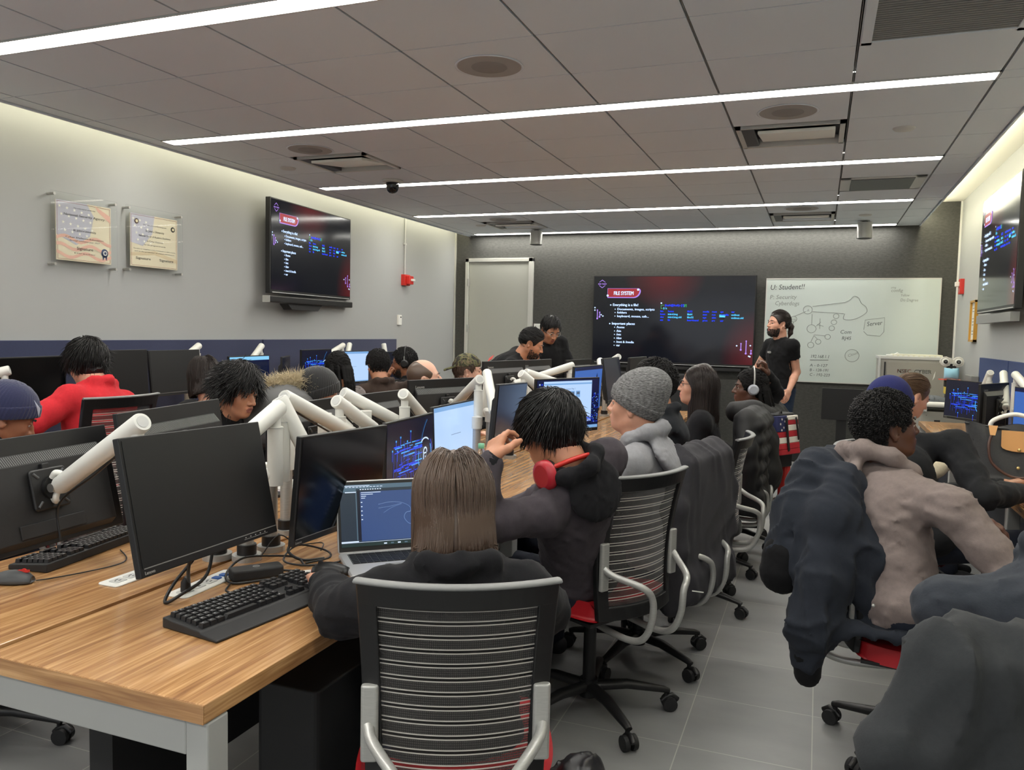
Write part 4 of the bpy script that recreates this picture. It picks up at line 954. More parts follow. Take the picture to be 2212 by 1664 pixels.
def outlet(loc, rz, L_, label, blue):
    e = empty('power_outlet', loc, rz, label, 'outlet'); MB().rbox((0, 0, .002), (.075, L_, .005), .012, M['white']).build('plate', e)
    s = MB(); y = -L_/2+.04
    k = 0
    while y < L_/2-.03:
        if blue and y > L_/2-.11: s.rbox((0, y, .0055), (.026, .022, .006), .006, mat('usb_blue', (48, 98, 170), .4))
        else:
            s.rbox((0, y, .0052), (.034, .04, .003), .006, M['lgrey'])
            for q in (-1, 1): s.bx(q*.006-.0015, q*.006+.0015, y-.004, y+.005, .0066, .0072, M['ink'])
            s.bx(-.002, .002, y-.012, y-.008, .0066, .0072, M['ink'])
        y += .048 if not (blue and y > L_/2-.13) else .032; k += 1
    s.build('sockets', e); return e
outlet((-1.60, 1.775, Z0-.001), math.radians(2), .25, 'white desk outlet strip with two blue ports under the nearest monitor', True)
outlet((-1.835, 1.73, Z0-.001), math.radians(0), .17, 'white desk outlet strip on the left bench, half hidden by the nearest monitor', False)
# power adapter
ad = Vector((-1.515, 1.885, Z0)); e = empty('power_adapter', ad, math.radians(52), 'black laptop power adapter brick on the desk', 'power adapter')
MB().rbox((0, 0, .016), (.15, .06, .032), .012, M['black2'], axis='z').build('brick', e, bevel=.004)
MB().lathe([(.001, .0005), (.010, .0005), (.0105, 0)], (.0, 0, .0325), M['grey'], 20).text('hp', (0, -.005, .0335), (1, 0, 0), (0, 1, 0), .013, M['ink'], 'c', shear=.2).build('logo', e)
def cable(pts, label, r=.0028, m=None, name='cable', n=8, parent=None):
    o = MB().tube(smoothpath(pts, 7), r, m or M['black'], n).build(name)
    return tag(o, label, 'cable', 'cables on the near desk')
zc = Z0+.004
cable([(-1.455, 1.93, zc+.012), (-1.42, 1.97, zc), (-1.40, 1.93, zc), (-1.47, 1.86, zc), (-1.53, 1.80, zc), (-1.585, 1.84, zc+.01), (-1.60, 1.93, zc+.03), (-1.55, 2.02, zc+.02), (-1.50, 2.06, zc+.01), (-1.45, 2.03, zc)], 'black adapter cable coiled around the power brick', .0035)
cable([(-1.53, 1.79, zc), (-1.50, 1.74, zc), (-1.455, 1.735, zc), (-1.435, 1.74, zc)], 'short black keyboard lead in front of the power brick')
cable([(-1.46, 2.05, zc), (-1.42, 2.12, zc+.005), (-1.47, 2.17, zc+.01), (-1.54, 2.12, zc+.03), (-1.52, 2.02, zc+.01), (-1.45, 2.03, zc), (-1.38, 2.10, zc), (-1.375, 2.14, zc+.004)], 'tangled black charger loops left of the laptop', .0032)
cable([(-1.62, 2.03, zc), (-1.60, 2.10, zc+.06), (-1.57, 2.16, zc+.02), (-1.53, 2.24, zc+.01), (-1.50, 2.19, zc)], 'thin black wire rising behind the power brick', .002)
cable([(-1.485, 2.28, .83), (-1.475, 2.3, .77), (-1.45, 2.36, zc+.01), (-1.42, 2.44, zc+.02), (-1.44, 2.5, .80), (-1.46, 2.48, .86)], 'black cable looping below the glossy monitor', .0045)
cable([(-1.50, 2.12, .84), (-1.53, 2.09, .80), (-1.525, 2.05, zc+.03), (-1.48, 2.06, zc+.005), (-1.44, 2.12, zc)], 'thick black cable hanging from the glossy monitor', .0045)
cable([(-1.53, 1.66, .90), (-1.56, 1.665, .83), (-1.585, 1.69, .775), (-1.585, 1.69, Z0+.02)], 'black plug cable dropping into the outlet strip', .005)
cable([(-1.54, 1.74, .90), (-1.53, 1.70, .80), (-1.545, 1.62, .765), (-1.58, 1.60, zc), (-1.59, 1.64, .78), (-1.56, 1.68, .84)], 'black loop of cable hanging over the outlet strip', .0045)
tag(MB().tube([(-1.595, 1.69, Z0+.004), (-1.595, 1.69, Z0+.03), (-1.59, 1.69, Z0+.045)], [.014, .013, .007], M['black'], 14).build('plug'), 'black plug standing in the outlet strip', 'plug')
cable([(-2.04, 1.59, zc), (-2.02, 1.62, zc), (-1.985, 1.70, zc), (-1.96, 1.80, zc), (-1.99, 1.86, zc), (-2.08, 1.92, zc)], 'thin mouse wire crossing the left bench', .002)
tag(MB().tube([(-1.425, 1.955, zc), (-1.395, 1.985, zc)], .0055, M['white'], 10).bx(-1.40, -1.388, 1.986, 1.998, zc-.003, zc+.003, M['redplastic']).build('cable_tag'), 'white and red band on the charger cable beside the mouse', 'cable tag')
# laptop
lp = Vector((-1.195, 2.175, Z0)); LR = math.radians(42); e = empty('laptop', lp, LR, 'open silver laptop on the desk showing a code editor, in front of the bob-haired student', 'laptop', None)
""" local: -y faces the user """
LAPTOP_YAW = LR
sv = mat('laptop_silver', (198, 199, 200), .35, metal=.5)
b = MB().rbox((0, 0, .008), (.35, .245, .015), .012, sv); b.build('base', e)
kb = MB(); kb.bx(-.15, .15, -.01, .10, .0156, .0162, M['dgrey'])
for i in range(6):
    for j in range(14): kb.bx(-.146+.021*j, -.146+.021*j+.018, -.006+.0175*i, -.006+.0175*i+.0145, .0162, .018, M['black'])
kb.rbox((0, -.065, .0162), (.11, .07, .0012), .004, M['grey']); kb.build('keyboard_deck', e)
lid = MB(); X_ = Matrix.Translation((0, .122, .014)) @ Matrix.Rotation(math.radians(-17), 4, 'X'); lid.X = X_
lid.rbox((0, .004, .115), (.35, .008, .235), .01, sv, axis='y'); lid.bx(-.171, .171, -.0012, 0, .004, .228, M['black'])
lo = lid.build('lid', e)
sc = MB(); sc.X = X_ @ Matrix.Translation((0, -.002, .118)); w, h = .326, .200; y = -.0004
def q(x0, x1, z0, z1, m, k=1): sc.poly([((x0-.5)*w, y*k, (z0-.5)*h), ((x1-.5)*w, y*k, (z0-.5)*h), ((x1-.5)*w, y*k, (z1-.5)*h), ((x0-.5)*w, y*k, (z1-.5)*h)], m)
navy = emi('editor_navy', (52, 78, 128), .85); slate = emi('editor_slate', (38, 52, 66), .8); teal = emi('editor_bar', (84, 110, 128), .8); pw_ = emi('editor_text', (205, 220, 240), 1); ld = emi('editor_dark', (16, 24, 44), .7); drag = emi('dragon_line', (96, 124, 170), .9); tb = emi('taskbar_green', (32, 52, 52), .8)
q(0, 1, 0, 1, slate); q(0, 1, .93, 1, teal, 2); q(.17, .20, .1, .9, ld, 2); q(.20, .73, .08, .88, navy, 2); q(.73, .737, .06, .92, teal, 3); q(.737, 1, .1, .93, ld, 2); q(0, 1, 0, .055, tb, 3); q(.0, .17, .07, .09, pw_, 3); q(0, .7, .062, .068, pw_, 4); q(.155, .165, .1, .9, teal, 3)
for i in range(12): q(.02+.035*i, .045+.035*i, .955, .965, pw_, 3)
q(.02, .3, .975, .985, pw_, 3); q(.0, .16, .88, .93, teal, 3); q(.05, .16, .87, .885, pw_, 4)
for i in range(9): q(.2+.025*i, .215+.025*i, .91, .925, pw_, 4)
for i, l in enumerate((.2, .12, .05, .04)): q(.21, .21+l, .86-.03*i, .87-.03*i, pw_, 4)
for i in range(5): q(.205, .22, .70-.07*i, .715-.07*i, pw_, 4)
for i in range(5): q(.42+.07*i, .45+.07*i, .015, .035, (pw_, teal)[i % 2], 4)
def wl(pts, r, m, k=4): sc.tube([((x-.5)*w, y*k, (z-.5)*h) for x, z in [(p.x, p.y) for p in smoothpath([(a_, b_, 0) for a_, b_ in pts], 5)]], r, m, 4, caps=False, flat=.15, upv=(0, -1, 0))
wl([(.38, .66), (.5, .69), (.62, .67), (.70, .60), (.71, .52)], .0007, drag); wl([(.38, .60), (.5, .62), (.62, .66)], .0006, drag); wl([(.43, .52), (.52, .60), (.62, .65)], .0006, drag); wl([(.71, .52), (.66, .5), (.64, .42), (.68, .33), (.72, .31)], .001, drag)
wl([(.745, .62), (.82, .66), (.9, .6), (.94, .5)], .003, pw_); wl([(.745, .36), (.82, .37), (.88, .30), (.9, .2)], .0035, emi('dragon_cyan', (130, 200, 240), 1)); rr_ = random.Random(8)
for i in range(90):
    x = .745+.2*rr_.random(); z = .14+.72*rr_.random(); q(x, x+.006+.01*rr_.random(), z, z+.006+.008*rr_.random(), (pw_, drag, teal, navy)[i % 4], 5)
sc.X = None; sc.build('screen', lo)
# bottles
wat = mat('clear_bottle_plastic', (235, 245, 248), .05, trans=1, ior=1.33, alpha=.6); lbl = mat('bottle_label_blue', (120, 170, 205), .5); 
def bottle(loc, cap, label, lab=None, k=1.0):
    e = empty('water_bottle', loc, 0, label, 'bottle')
    MB().lathe([(.001, .002), (.028, .002), (.033, .012), (.031, .022), (.033, .032), (.031, .045), (.033, .06), (.031, .075), (.033, .09), (.033, .14), (.028, .165), (.014, .195), (.0125, .212)], (0, 0, 0), wat, 24).build('body', e)
    MB().lathe([(.0335, .085), (.0338, .087), (.0338, .138), (.0335, .14)], (0, 0, 0), lab or lbl, 24).bx(-.012, .012, -.0345, -.0336, .10, .128, M['white']).build('label_wrap', e)
    MB().lathe([(.0135, .200), (.0145, .202), (.0145, .222), (.001, .223)], (0, 0, 0), cap, 20).build('cap', e)
    e.scale = (k, k, k); return e
bottle((-1.42, 3.33, Z0), mat('green_cap', (110, 175, 140), .4), 'clear water bottle with green cap on the desk beside the pale page monitor')
bottle((-4.30, 8.45, Z0), M['white'], 'water bottle with white cap and blue label at the far end of the left bench', mat('label_navy', (50, 66, 130), .5), 1.2)
bottle((-.98, 5.65, Z0), M['white'], 'small white capped bottle with purple label beside the long haired woman', mat('label_purple', (110, 100, 190), .5))
# papers, notebook and pen of the beanie student; folder by the fur parka
tag(MB().box((-2.27, 2.95, Z0+.006), (.23, .30, .012), M['black2'], rz=.1).build('notebook'), 'black notebook lying on the left bench beneath a monitor', 'notebook')
tag(MB().box((-2.25, 3.0, Z0+.015), (.21, .29, .004), mat('pinkish_papers', (196, 186, 190), .6), rz=.16).box((-2.24, 3.02, Z0+.019), (.21, .28, .003), M['white'], rz=.05).build('papers'), 'loose papers on the black notebook', 'papers')
tag(MB().box((-1.30, 4.15, Z0+.004), (.22, .30, .006), M['white'], rz=.3).build('paper_pad'), 'white paper pad the knit beanie student writes on', 'paper')
tag(MB().box((-1.36, 4.75, Z0+.006), (.23, .33, .010), M['lgrey'], rz=.2).build('closed_laptop', bevel=.003), 'closed grey laptop beyond the writing hand', 'laptop')
# things on the right bench
tag(MB().rbox((1.03, 4.72, Z0+.005), (.09, .16, .009), .01, M['black'], axis='z').build('phone'), 'black phone on the right bench in front of the tote bag', 'phone')
tag(MB().rbox((1.12, 4.4, Z0+.004), (.2, .5, .006), .01, M['white'], axis='z').build('keyboard_tray'), 'flat white tray under the keyboard at the right edge', 'tray')
tag(MB().rbox((1.12, 6.75, Z0+.005), (.10, .2, .008), .01, M['black'], axis='z').bx(1.08, 1.12, 6.68, 6.76, Z0+.01, Z0+.014, M['label']).build('phone'), 'dark phone with cream sticker beyond the tote bag', 'phone')
# tote bag
tc_ = Vector((1.02, 4.98, Z0)); e = empty('tote_bag', tc_, math.radians(-10), 'black nylon tote bag with tan leather flap and round handles on the right bench', 'bag')
nyl = mat('black_nylon', (34, 35, 38), .6, sheen=.3, bump=(60, .3, .004)); tan = mat('tan_leather', (206, 152, 92), .5, bump=(80, .15)); brn = mat('brown_leather', (78, 52, 44), .45)
b = MB(); vs, fs = [], []; NX, NZ = 22, 10
for s in (-1, 1):
    for i in range(NZ+1):
        t = i/NZ; hw = .21+.04*t; dp_ = .085*(1-t)**.8+.012
        for j in range(NX+1):
            u = -1+2*j/NX; vs.append((u*hw, s*dp_*math.sqrt(max(0, 1-.96*u**4))+.006*math.sin(9*u+5*t)*(.3+t), t*(.285+.012*math.cos(7*u))))
K = (NX+1)*(NZ+1)
for i in range(NZ):
    for j in range(NX):
        a = i*(NX+1)+j; fs.append((a, a+1, a+NX+2, a+NX+1)); fs.append((K+a, K+a+NX+1, K+a+NX+2, K+a+1))
for i in range(NZ):
    for j in (0, NX): a = i*(NX+1)+j; fs.append((a, a+NX+1, K+a+NX+1, K+a))
for j in range(NX): fs.append((j, j+1, K+j+1, K+j))
b.add(vs, fs, nyl, True); b.tube([(-.25, .0, .285), (-.1, -.018, .27), (.05, -.02, .262), (.25, 0, .285)], .006, nyl, 8); b.build('body', e)
f_ = MB(); pts = [(-.085, 0, .0), (.085, 0, 0), (.083, 0, -.085)]+[(.083*math.cos(t), 0, -.085-.025*math.sin(t)) for t in np.linspace(0, PI, 9)][1:-1]+[(-.083, 0, -.085)]
f_.poly([(x+.01, -.052-.16*(-z)*.9, z+.262) for x, y, z in pts][::-1], tan, (0, -.004, 0)); f_.build('flap', e)
s_ = MB()
for z in (.165, .07): s_.sph((.01, -.082-(.165-z)*.16, z), .009, mat('brass_snap', (214, 190, 130), .3, metal=.7), 8)
s_.build('snap', e)
for nm, sg, sag, m_ in (('handle', -1, 1, brn), ('handle', 1, -1, mat('ivory_strap', (232, 230, 222), .45))):
    h_ = MB(); y0 = -.075 if sg < 0 else .02
    if sag > 0: pts = [(-.115, y0+.0, .255), (-.13, y0-.03, .18), (-.11, y0-.045, .09), (-.03, y0-.05, .03), (.05, y0-.05, .028), (.12, y0-.045, .09), (.15, y0-.03, .18), (.14, y0, .255)]
    else: pts = [(-.13, y0, .25), (-.12, y0, .30), (-.06, y0, .335), (0, y0, .345), (.06, y0, .32), (.08, y0, .26)]
    h_.tube(smoothpath(pts, 6), .007 if sag > 0 else .012, m_, 12)
    if sag > 0:
        for x in (-.115, .14): h_.poly([(x-.022, y0+.012, .285), (x+.022, y0+.012, .285), (x+.012, y0-.012, .235), (x-.012, y0-.012, .235)], tan, (0, -.006, 0))
    h_.build(nm, e)
# ------------------------------------------------------------------ equipment cabinet, cart, robot in the far right corner
e = empty('equipment_cabinet', (.93, 9.45, 0), 0, 'grey metal equipment cabinet lettered CYBER in front of the whiteboard', 'cabinet')
gm = mat('cabinet_grey', (158, 156, 148), .45, metal=.2)
b = MB().bx(-.33, .33, -.2, .3, .05, 1.29, gm).bx(-.34, .34, -.21, .31, 1.27, 1.30, M['lgrey'])
for x in (-.33, .33): b.bx(x-.012, x+.012, -.214, -.2, .05, 1.29, M['lgrey'])
b.build('body', e, bevel=.004)
MB().bx(-.26, .32, -.208, -.2, .1, 1.24, mat('cabinet_door_grey', (150, 147, 138), .4)).build('door_panel', e)
MB().bx(-.285, -.27, -.209, -.2, .1, 1.24, M['ink']).build('door_seam', e)
MB().text('NSEC', (-.16, -.2095, 1.13), (1, 0, 0), (0, 0, 1), .055, mat('maroon_letter', (150, 84, 80), .5), bold=.01).text('CYBER', (.0, -.2095, 1.13), (1, 0, 0), (0, 0, 1), .055, M['white'], bold=.01).build('lettering', e)
MB().poly([(.175, -.21, 1.06), (.195, -.21, 1.10), (.20, -.21, 1.16), (.185, -.21, 1.12)], M['white']).build('logo_swirl', e)
for x in (-.28, .28):
    MB().cyl((x, 0, .0+.025), (x, .03, .025), .025, M['black']).build('caster', e)
e = empty('drafting_tray', (.98, 9.45, 1.30), 0, 'cream tray of folded plans on top of the grey cabinet', 'tray')
MB().bx(-.25, .22, -.12, .18, 0, .022, mat('cream_tray', (214, 212, 190), .5)).build('tray', e, bevel=.003)
b = MB()
for i in range(9): b.bx(-.24+.05*i, -.21+.05*i, -.122, -.12, .002, .012, M['white'])
b.build('rim_tabs', e)
e = empty('white_gadget', (.74, 9.38, 1.30), 0, 'white wedge shaped gadget with black dot on the cabinet top left corner', 'gadget')
MB().poly([(-.07, -.04, 0), (.08, -.04, 0), (.04, -.04, .04), (0, -.04, .02), (-.07, -.04, .015)], M['white'], (0, .1, 0)).build('body', e, bevel=.004); MB().cyl((.0, -.042, .012), (0, -.04, .012), .008, M['ink'], n=12).build('dot', e)
# service cart with a white push bar
e = empty('service_cart', (1.15, 8.62, 0), 0, 'grey service cart with thick white push bar in the right corner', 'cart')
b = MB(); b.bx(-.22, .22, -.12, .30, .18, .80, gm).bx(-.22, .22, -.12, .3, .83, .845, M['dgrey'])
b.build('body', e, bevel=.006)
MB().cyl((-.2, -.16, .87), (.2, -.16, .87), .026, M['white']).bx(-.2, -.17, -.16, -.1, .8, .88, M['lgrey']).bx(.17, .2, -.16, -.1, .8, .88, M['lgrey']).build('push_bar', e)
MB().bx(-.1, -.05, -.128, -.12, .69, .72, M['ink']).bx(-.17, -.165, -.128, -.12, .76, .765, M['ink']).build('socket', e)
MB().tube([(-.02, -.14, .66), (.2, -.14, .655)], .006, M['ink']).build('latch_bar', e)
for x in (-.18, .18):
    for y in (-.08, .26): MB().cyl((x-.015, y, .045), (x+.015, y, .045), .045, M['black']).bx(x-.01, x+.01, y-.01, y+.01, .05, .19, M['dgrey']).build('caster', e)
tag(MB().bx(1.30, 1.36, 8.25, 8.60, .74, 1.16, mat('brushed_box', (140, 140, 138), .4, metal=.4)).build('metal_case', bevel=.004), 'narrow brushed metal case standing between the cart and padlock screen', 'case')
rb = empty('robot_kit', (1.19, 8.66, .845), 0, 'small hobby robot with two round camera eyes wearing a blue mask, on the cart', 'robot')
pl = mat('robot_plate', (196, 194, 186), .5)
b = MB()
for s in (-1, 1):
    b.lathe([(.001, .012), (.046, .012), (.05, 0), (.05, -.01), (.001, -.012)], (s*.055, -.02, .43), pl, 10, (0, -1, 0), smooth=False)
b.bx(-.03, .03, -.025, -.01, .41, .45, pl); b.build('head_plate', rb)
for s in (-1, 1):
    MB().lathe([(.001, .016), (.018, .016), (.018, .0)], (s*.055, -.033, .43), M['ink'], 20, (0, -1, 0)).lathe([(.019, .006), (.032, .006), (.032, 0)], (s*.055, -.033, .43), M['white'], 20, (0, -1, 0)).lathe([(.001, .018), (.006, .018)], (s*.055, -.033, .43), M['grey'], 12, (0, -1, 0)).build('camera_eye', rb)
b = MB().cyl((0, 0, .34), (0, 0, .42), .012, M['ink']).bx(-.04, .04, -.02, .02, .37, .39, M['ink']); b.build('neck', rb)
mk_ = MB(); vs, fs = [], []
for i in range(7):
    for j in range(9):
        u = -1+2*j/8; v = i/6; vs.append((u*(.062+.008*v*(1-v)), -.05+.03*u*u-.02*math.sin(PI*v), .27+.095*v+.008*abs(u)*(1 if v > .5 else -1)))
for i in range(6):
    for j in range(8): a = i*9+j; fs.append((a, a+1, a+10, a+9))
mk_.add(vs, fs, mat('mask_blue', (150, 200, 222), .8), True); o = mk_.build('face_mask', rb); sm = o.modifiers.new('t', 'SOLIDIFY'); sm.thickness = .003
MB().bx(-.10, .08, -.06, .05, .255, .262, mat('red_acrylic', (214, 86, 70), .35)).build('deck_plate', rb)
b = MB().bx(-.05, .08, -.04, .05, .19, .25, M['black2'])
for i in range(5): b.tube([(-.05+.02*i, -.045, .25), (-.04+.025*i, -.06, .22), (-.05+.02*i, -.045, .19)], .003, M['ink'], 6)
b.build('circuit_stack', rb)
MB().bx(-.05, .09, -.05, .05, .12, .19, mat('yellow_chassis', (212, 188, 80), .5)).build('chassis', rb, bevel=.006)
MB().bx(-.04, .08, -.04, .05, 0, .12, M['dgrey']).build('tracks', rb, bevel=.01)
# cable box, black wire rack on the far left bench
e = empty('wire_rack', (-4.2, 8.2, Z0), 0, 'black wire rack with tangled cords at the far end of the left bench', 'rack')
b = MB()
for i in range(6): b.tube([(-.12, .05*i-.12, .0), (-.12, .05*i-.12, .13), (.10, .05*i-.12, .13), (.1, .05*i-.12, 0)], .004, M['black'], 6)
b.tube([(-.12, -.12, .13), (-.12, .13, .13)], .004, M['black'], 6).tube([(.1, -.12, .13), (.1, .13, .13)], .004, M['black'], 6).tube([(.1, -.12, .03), (.1, .13, .03)], .004, M['black'], 6); b.build('frame', e)
b = MB(); r_ = random.Random(5)
for k in range(4): b.tube(smoothpath([(r_.uniform(-.1, .1), r_.uniform(-.1, .12), r_.uniform(.02, .2)) for _ in range(6)], 5), .004, M['ink'], 6)
b.build('cords', e)
tag(MB().cyl((-4.35, 8.5, .78), (-3.95, 8.5, .78), .025, M['white']).cyl((-4.3, 8.5, Z0), (-4.3, 8.5, .77), .015, M['dgrey']).cyl((-4.0, 8.5, Z0), (-4.0, 8.5, .77), .015, M['dgrey']).build('push_bar'), 'white bar lying across the far end of the left bench', 'bar')
tag(MB().rbox((-4.16, 3.62, .9), (.05, .5, .03), .01, mat('cream_board', (214, 206, 170), .5), axis='z').bx(-4.2, -4.12, 3.6, 3.64, Z0, .89, M['dgrey']).build('document_ledge'), 'cream ledge below the monitors right of the red hoodie', 'ledge')
# tablet at the navy beanie student
e = empty('tablet', (-3.62, 2.62, .98), 0, 'tablet with a colourful picture held up beside the navy beanie', 'tablet'); e.rotation_euler = (math.radians(60), 0, math.radians(70))
MB().rbox((0, 0, 0), (.17, .25, .01), .012, M['dgrey']).build('body', e)
b = MB().bx(-.075, .075, -.115, .115, .0052, .006, emi('tablet_blue', (150, 175, 225), .8)).bx(-.05, .04, -.09, -.02, .0062, .0066, emi('tablet_brown', (150, 80, 70), .7)).bx(-.06, .0, -.0, .06, .0062, .0066, emi('tablet_white', (230, 225, 220), .8)); b.build('screen', e)
# cabinet panels under the big display
tag(MB().bx(-2.35, -1.25, YB-.5, YB-.06, .05, 1.0, M['dark']).bx(-1.9, -1.65, YB-.506, YB-.5, .84, .88, M['grey']).build('credenza', bevel=.004), 'low black credenza with grey label below the big display', 'cabinet')
tag(MB().bx(.05, .45, 9.0, 9.03, .62, .95, M['black']).bx(.2, .3, 9.03, 9.05, 0.0, .7, M['black']).bx(.1, .4, 8.9, 9.15, 0, .02, M['black']).build('floor_panel'), 'small black stand screen in front of the dark wall below the whiteboard', 'stand')
# ------------------------------------------------------------------ implicit surfaces (people, cloth)
class Field:
    def __init__(s, lo, hi, h):
        s.h = h; s.lo = np.array(lo, dtype=np.float32); n = np.ceil((np.array(hi)-np.array(lo))/h).astype(int)+1; s.n = n
        s.v = np.full(n, .08, dtype=np.float32); s.ax = [s.lo[i]+h*np.arange(n[i], dtype=np.float32) for i in range(3)]
    def blk(s, lo, hi):
        a = np.clip(np.floor((np.array(lo)-s.lo)/s.h).astype(int), 0, s.n); b = np.clip(np.ceil((np.array(hi)-s.lo)/s.h).astype(int)+1, 0, s.n)
        if np.any(b <= a): return None
        return tuple(slice(a[i], b[i]) for i in range(3))
    def xyz(s, sl): return s.ax[0][sl[0]][:, None, None], s.ax[1][sl[1]][None, :, None], s.ax[2][sl[2]][None, None, :]
    def mix(s, sl, d, k, sub=False):
        v = s.v[sl]
        if sub: d = -d; h = np.maximum(k-np.abs(v-d), 0)/k; s.v[sl] = np.maximum(v, d)+h*h*k*.25
        else: h = np.maximum(k-np.abs(v-d), 0)/k; s.v[sl] = np.minimum(v, d)-h*h*k*.25
    def cap(s, a, b, ra, rb=None, k=.02, sub=False):
        rb = ra if rb is None else rb; a = np.array(a, dtype=float); b = np.array(b, dtype=float); R = max(ra, rb)+k+.03
        sl = s.blk(np.minimum(a, b)-R, np.maximum(a, b)+R)
        if sl is None: return s
        x, y, z = s.xyz(sl); d = b-a; L = max(float(d@d), 1e-12); px, py, pz = x-a[0], y-a[1], z-a[2]
        t = np.clip((px*d[0]+py*d[1]+pz*d[2])/L, 0, 1)
        dist = np.sqrt((px-t*d[0])**2+(py-t*d[1])**2+(pz-t*d[2])**2)-(ra+(rb-ra)*t)
        s.mix(sl, dist.astype(np.float32), k, sub); return s
    def ell(s, c, r, R=None, k=.02, sub=False):
        """ellipsoid, R rows are its axes"""
        c = np.array(c, dtype=float); r = np.array(r, dtype=float); R = np.eye(3) if R is None else np.array(R)
        q = max(r)+k+.03; sl = s.blk(c-q, c+q)
        if sl is None: return s
        x, y, z = s.xyz(sl); x, y, z = x-c[0], y-c[1], z-c[2]
        l = [(R[i][0]*x+R[i][1]*y+R[i][2]*z) for i in range(3)]
        k0 = np.sqrt(sum((l[i]/r[i])**2 for i in range(3))); k1 = np.sqrt(sum((l[i]/r[i]**2)**2 for i in range(3)))+1e-6
        s.mix(sl, (k0*(k0-1)/k1).astype(np.float32), k, sub); return s
    def rb(s, c, hs, r, R=None, k=.02, sub=False):
        c = np.array(c, dtype=float); R = np.eye(3) if R is None else np.array(R); q = float(np.linalg.norm(hs))+r+k+.02; sl = s.blk(c-q, c+q)
        if sl is None: return s
        x, y, z = s.xyz(sl); x, y, z = x-c[0], y-c[1], z-c[2]
        l = [np.abs(R[i][0]*x+R[i][1]*y+R[i][2]*z)-(hs[i]-r) for i in range(3)]
        d = np.sqrt(sum(np.maximum(t, 0)**2 for t in l))+np.minimum(np.maximum(np.maximum(l[0], l[1]), l[2]), 0)-r
        s.mix(sl, d.astype(np.float32), k, sub); return s
    def chain(s, pts, rad, k=.02, sub=False):
        for i in range(len(pts)-1): s.cap(pts[i], pts[i+1], rad[i], rad[i+1], k, sub)
        return s
    def cut(s, p, n):
        x, y, z = s.ax[0][:, None, None], s.ax[1][None, :, None], s.ax[2][None, None, :]
        d = (x-p[0])*n[0]+(y-p[1])*n[1]+(z-p[2])*n[2]; s.v = np.maximum(s.v, d.astype(np.float32)); return s
    def fold(s, amp, wl, seed=0, axis=None, ridge=True):
        """cloth folds: warped sine ridges added near the surface"""
        rg = np.random.RandomState(seed); m = np.abs(s.v) < .045; i = np.nonzero(m); P = np.stack([s.ax[j][i[j]] for j in range(3)], 1)
        d = np.zeros(len(P), dtype=np.float32)
        for q in range(4):
            n = rg.normal(size=3)
            if axis is not None: n = n*.16+np.array(axis)*rg.choice([-1, 1])*1.2
            n /= np.linalg.norm(n); w2 = rg.normal(size=3)*1.0; ph = rg.rand()*6.3; f = 2*PI/(wl*(.7+.7*rg.rand()))
            a = np.sin(P@n*f+ph+1.8*np.sin(P@w2*f*.25+ph*2)+1.1*np.sin(P@rg.normal(size=3)*f*.5)); msk = .5+.5*np.sin(P@rg.normal(size=3)*(f*.3)+ph)
            d += ((1-np.abs(a))**1.5*1.6-.5 if ridge else a)*msk*(amp/2)
        s.v[i] -= d; return s
    def mesh(s):
        v = s.v; h = s.h; inside = v < 0; nx, ny, nz = v.shape
        c = np.zeros((nx-1, ny-1, nz-1), dtype=np.int8); off = [(0, 0, 0), (1, 0, 0), (0, 1, 0), (1, 1, 0), (0, 0, 1), (1, 0, 1), (0, 1, 1), (1, 1, 1)]
        for o in off: c += inside[o[0]:nx-1+o[0], o[1]:ny-1+o[1], o[2]:nz-1+o[2]]
        act = np.nonzero((c > 0) & (c < 8)); I = np.stack(act, 1)
        if len(I) == 0: return np.zeros((0, 3)), np.zeros((0, 4), int)
        cv = np.stack([v[I[:, 0]+o[0], I[:, 1]+o[1], I[:, 2]+o[2]] for o in off], 1); acc = np.zeros((len(I), 3)); cnt = np.zeros(len(I))
        for a in range(8):
            for b in range(a+1, 8):
                if sum(abs(off[a][q]-off[b][q]) for q in range(3)) != 1: continue
                va, vb = cv[:, a], cv[:, b]; x = (va < 0) != (vb < 0); t = np.where(x, va/np.where(x, va-vb, 1), 0)
                p = np.array(off[a])+(np.array(off[b])-np.array(off[a]))*t[:, None]; acc[x] += p[x]; cnt[x] += 1
        V = (I+acc/cnt[:, None])*h+s.lo
        idx = -np.ones(c.shape, dtype=np.int64); idx[act] = np.arange(len(I)); F = []
        for ax in range(3):
            sl0 = [slice(None)]*3; sl1 = [slice(None)]*3; sl0[ax] = slice(0, -1); sl1[ax] = slice(1, None)
            A, B = inside[tuple(sl0)], inside[tuple(sl1)]; x = np.stack(np.nonzero(A != B), 1); u, w = (ax+1) % 3, (ax+2) % 3
            x = x[(x[:, u] > 0) & (x[:, w] > 0) & (x[:, u] < v.shape[u]-1) & (x[:, w] < v.shape[w]-1)]
            fl = A[tuple(x.T)]; q = []
            for du, dw in ((-1, -1), (0, -1), (0, 0), (-1, 0)):
                y = x.copy(); y[:, u] += du; y[:, w] += dw; q.append(idx[tuple(y.T)])
            q = np.stack(q, 1); q[~fl] = q[~fl][:, ::-1]; F.append(q)
        F = np.concatenate(F); F = F[(F >= 0).all(1)]; return V, F
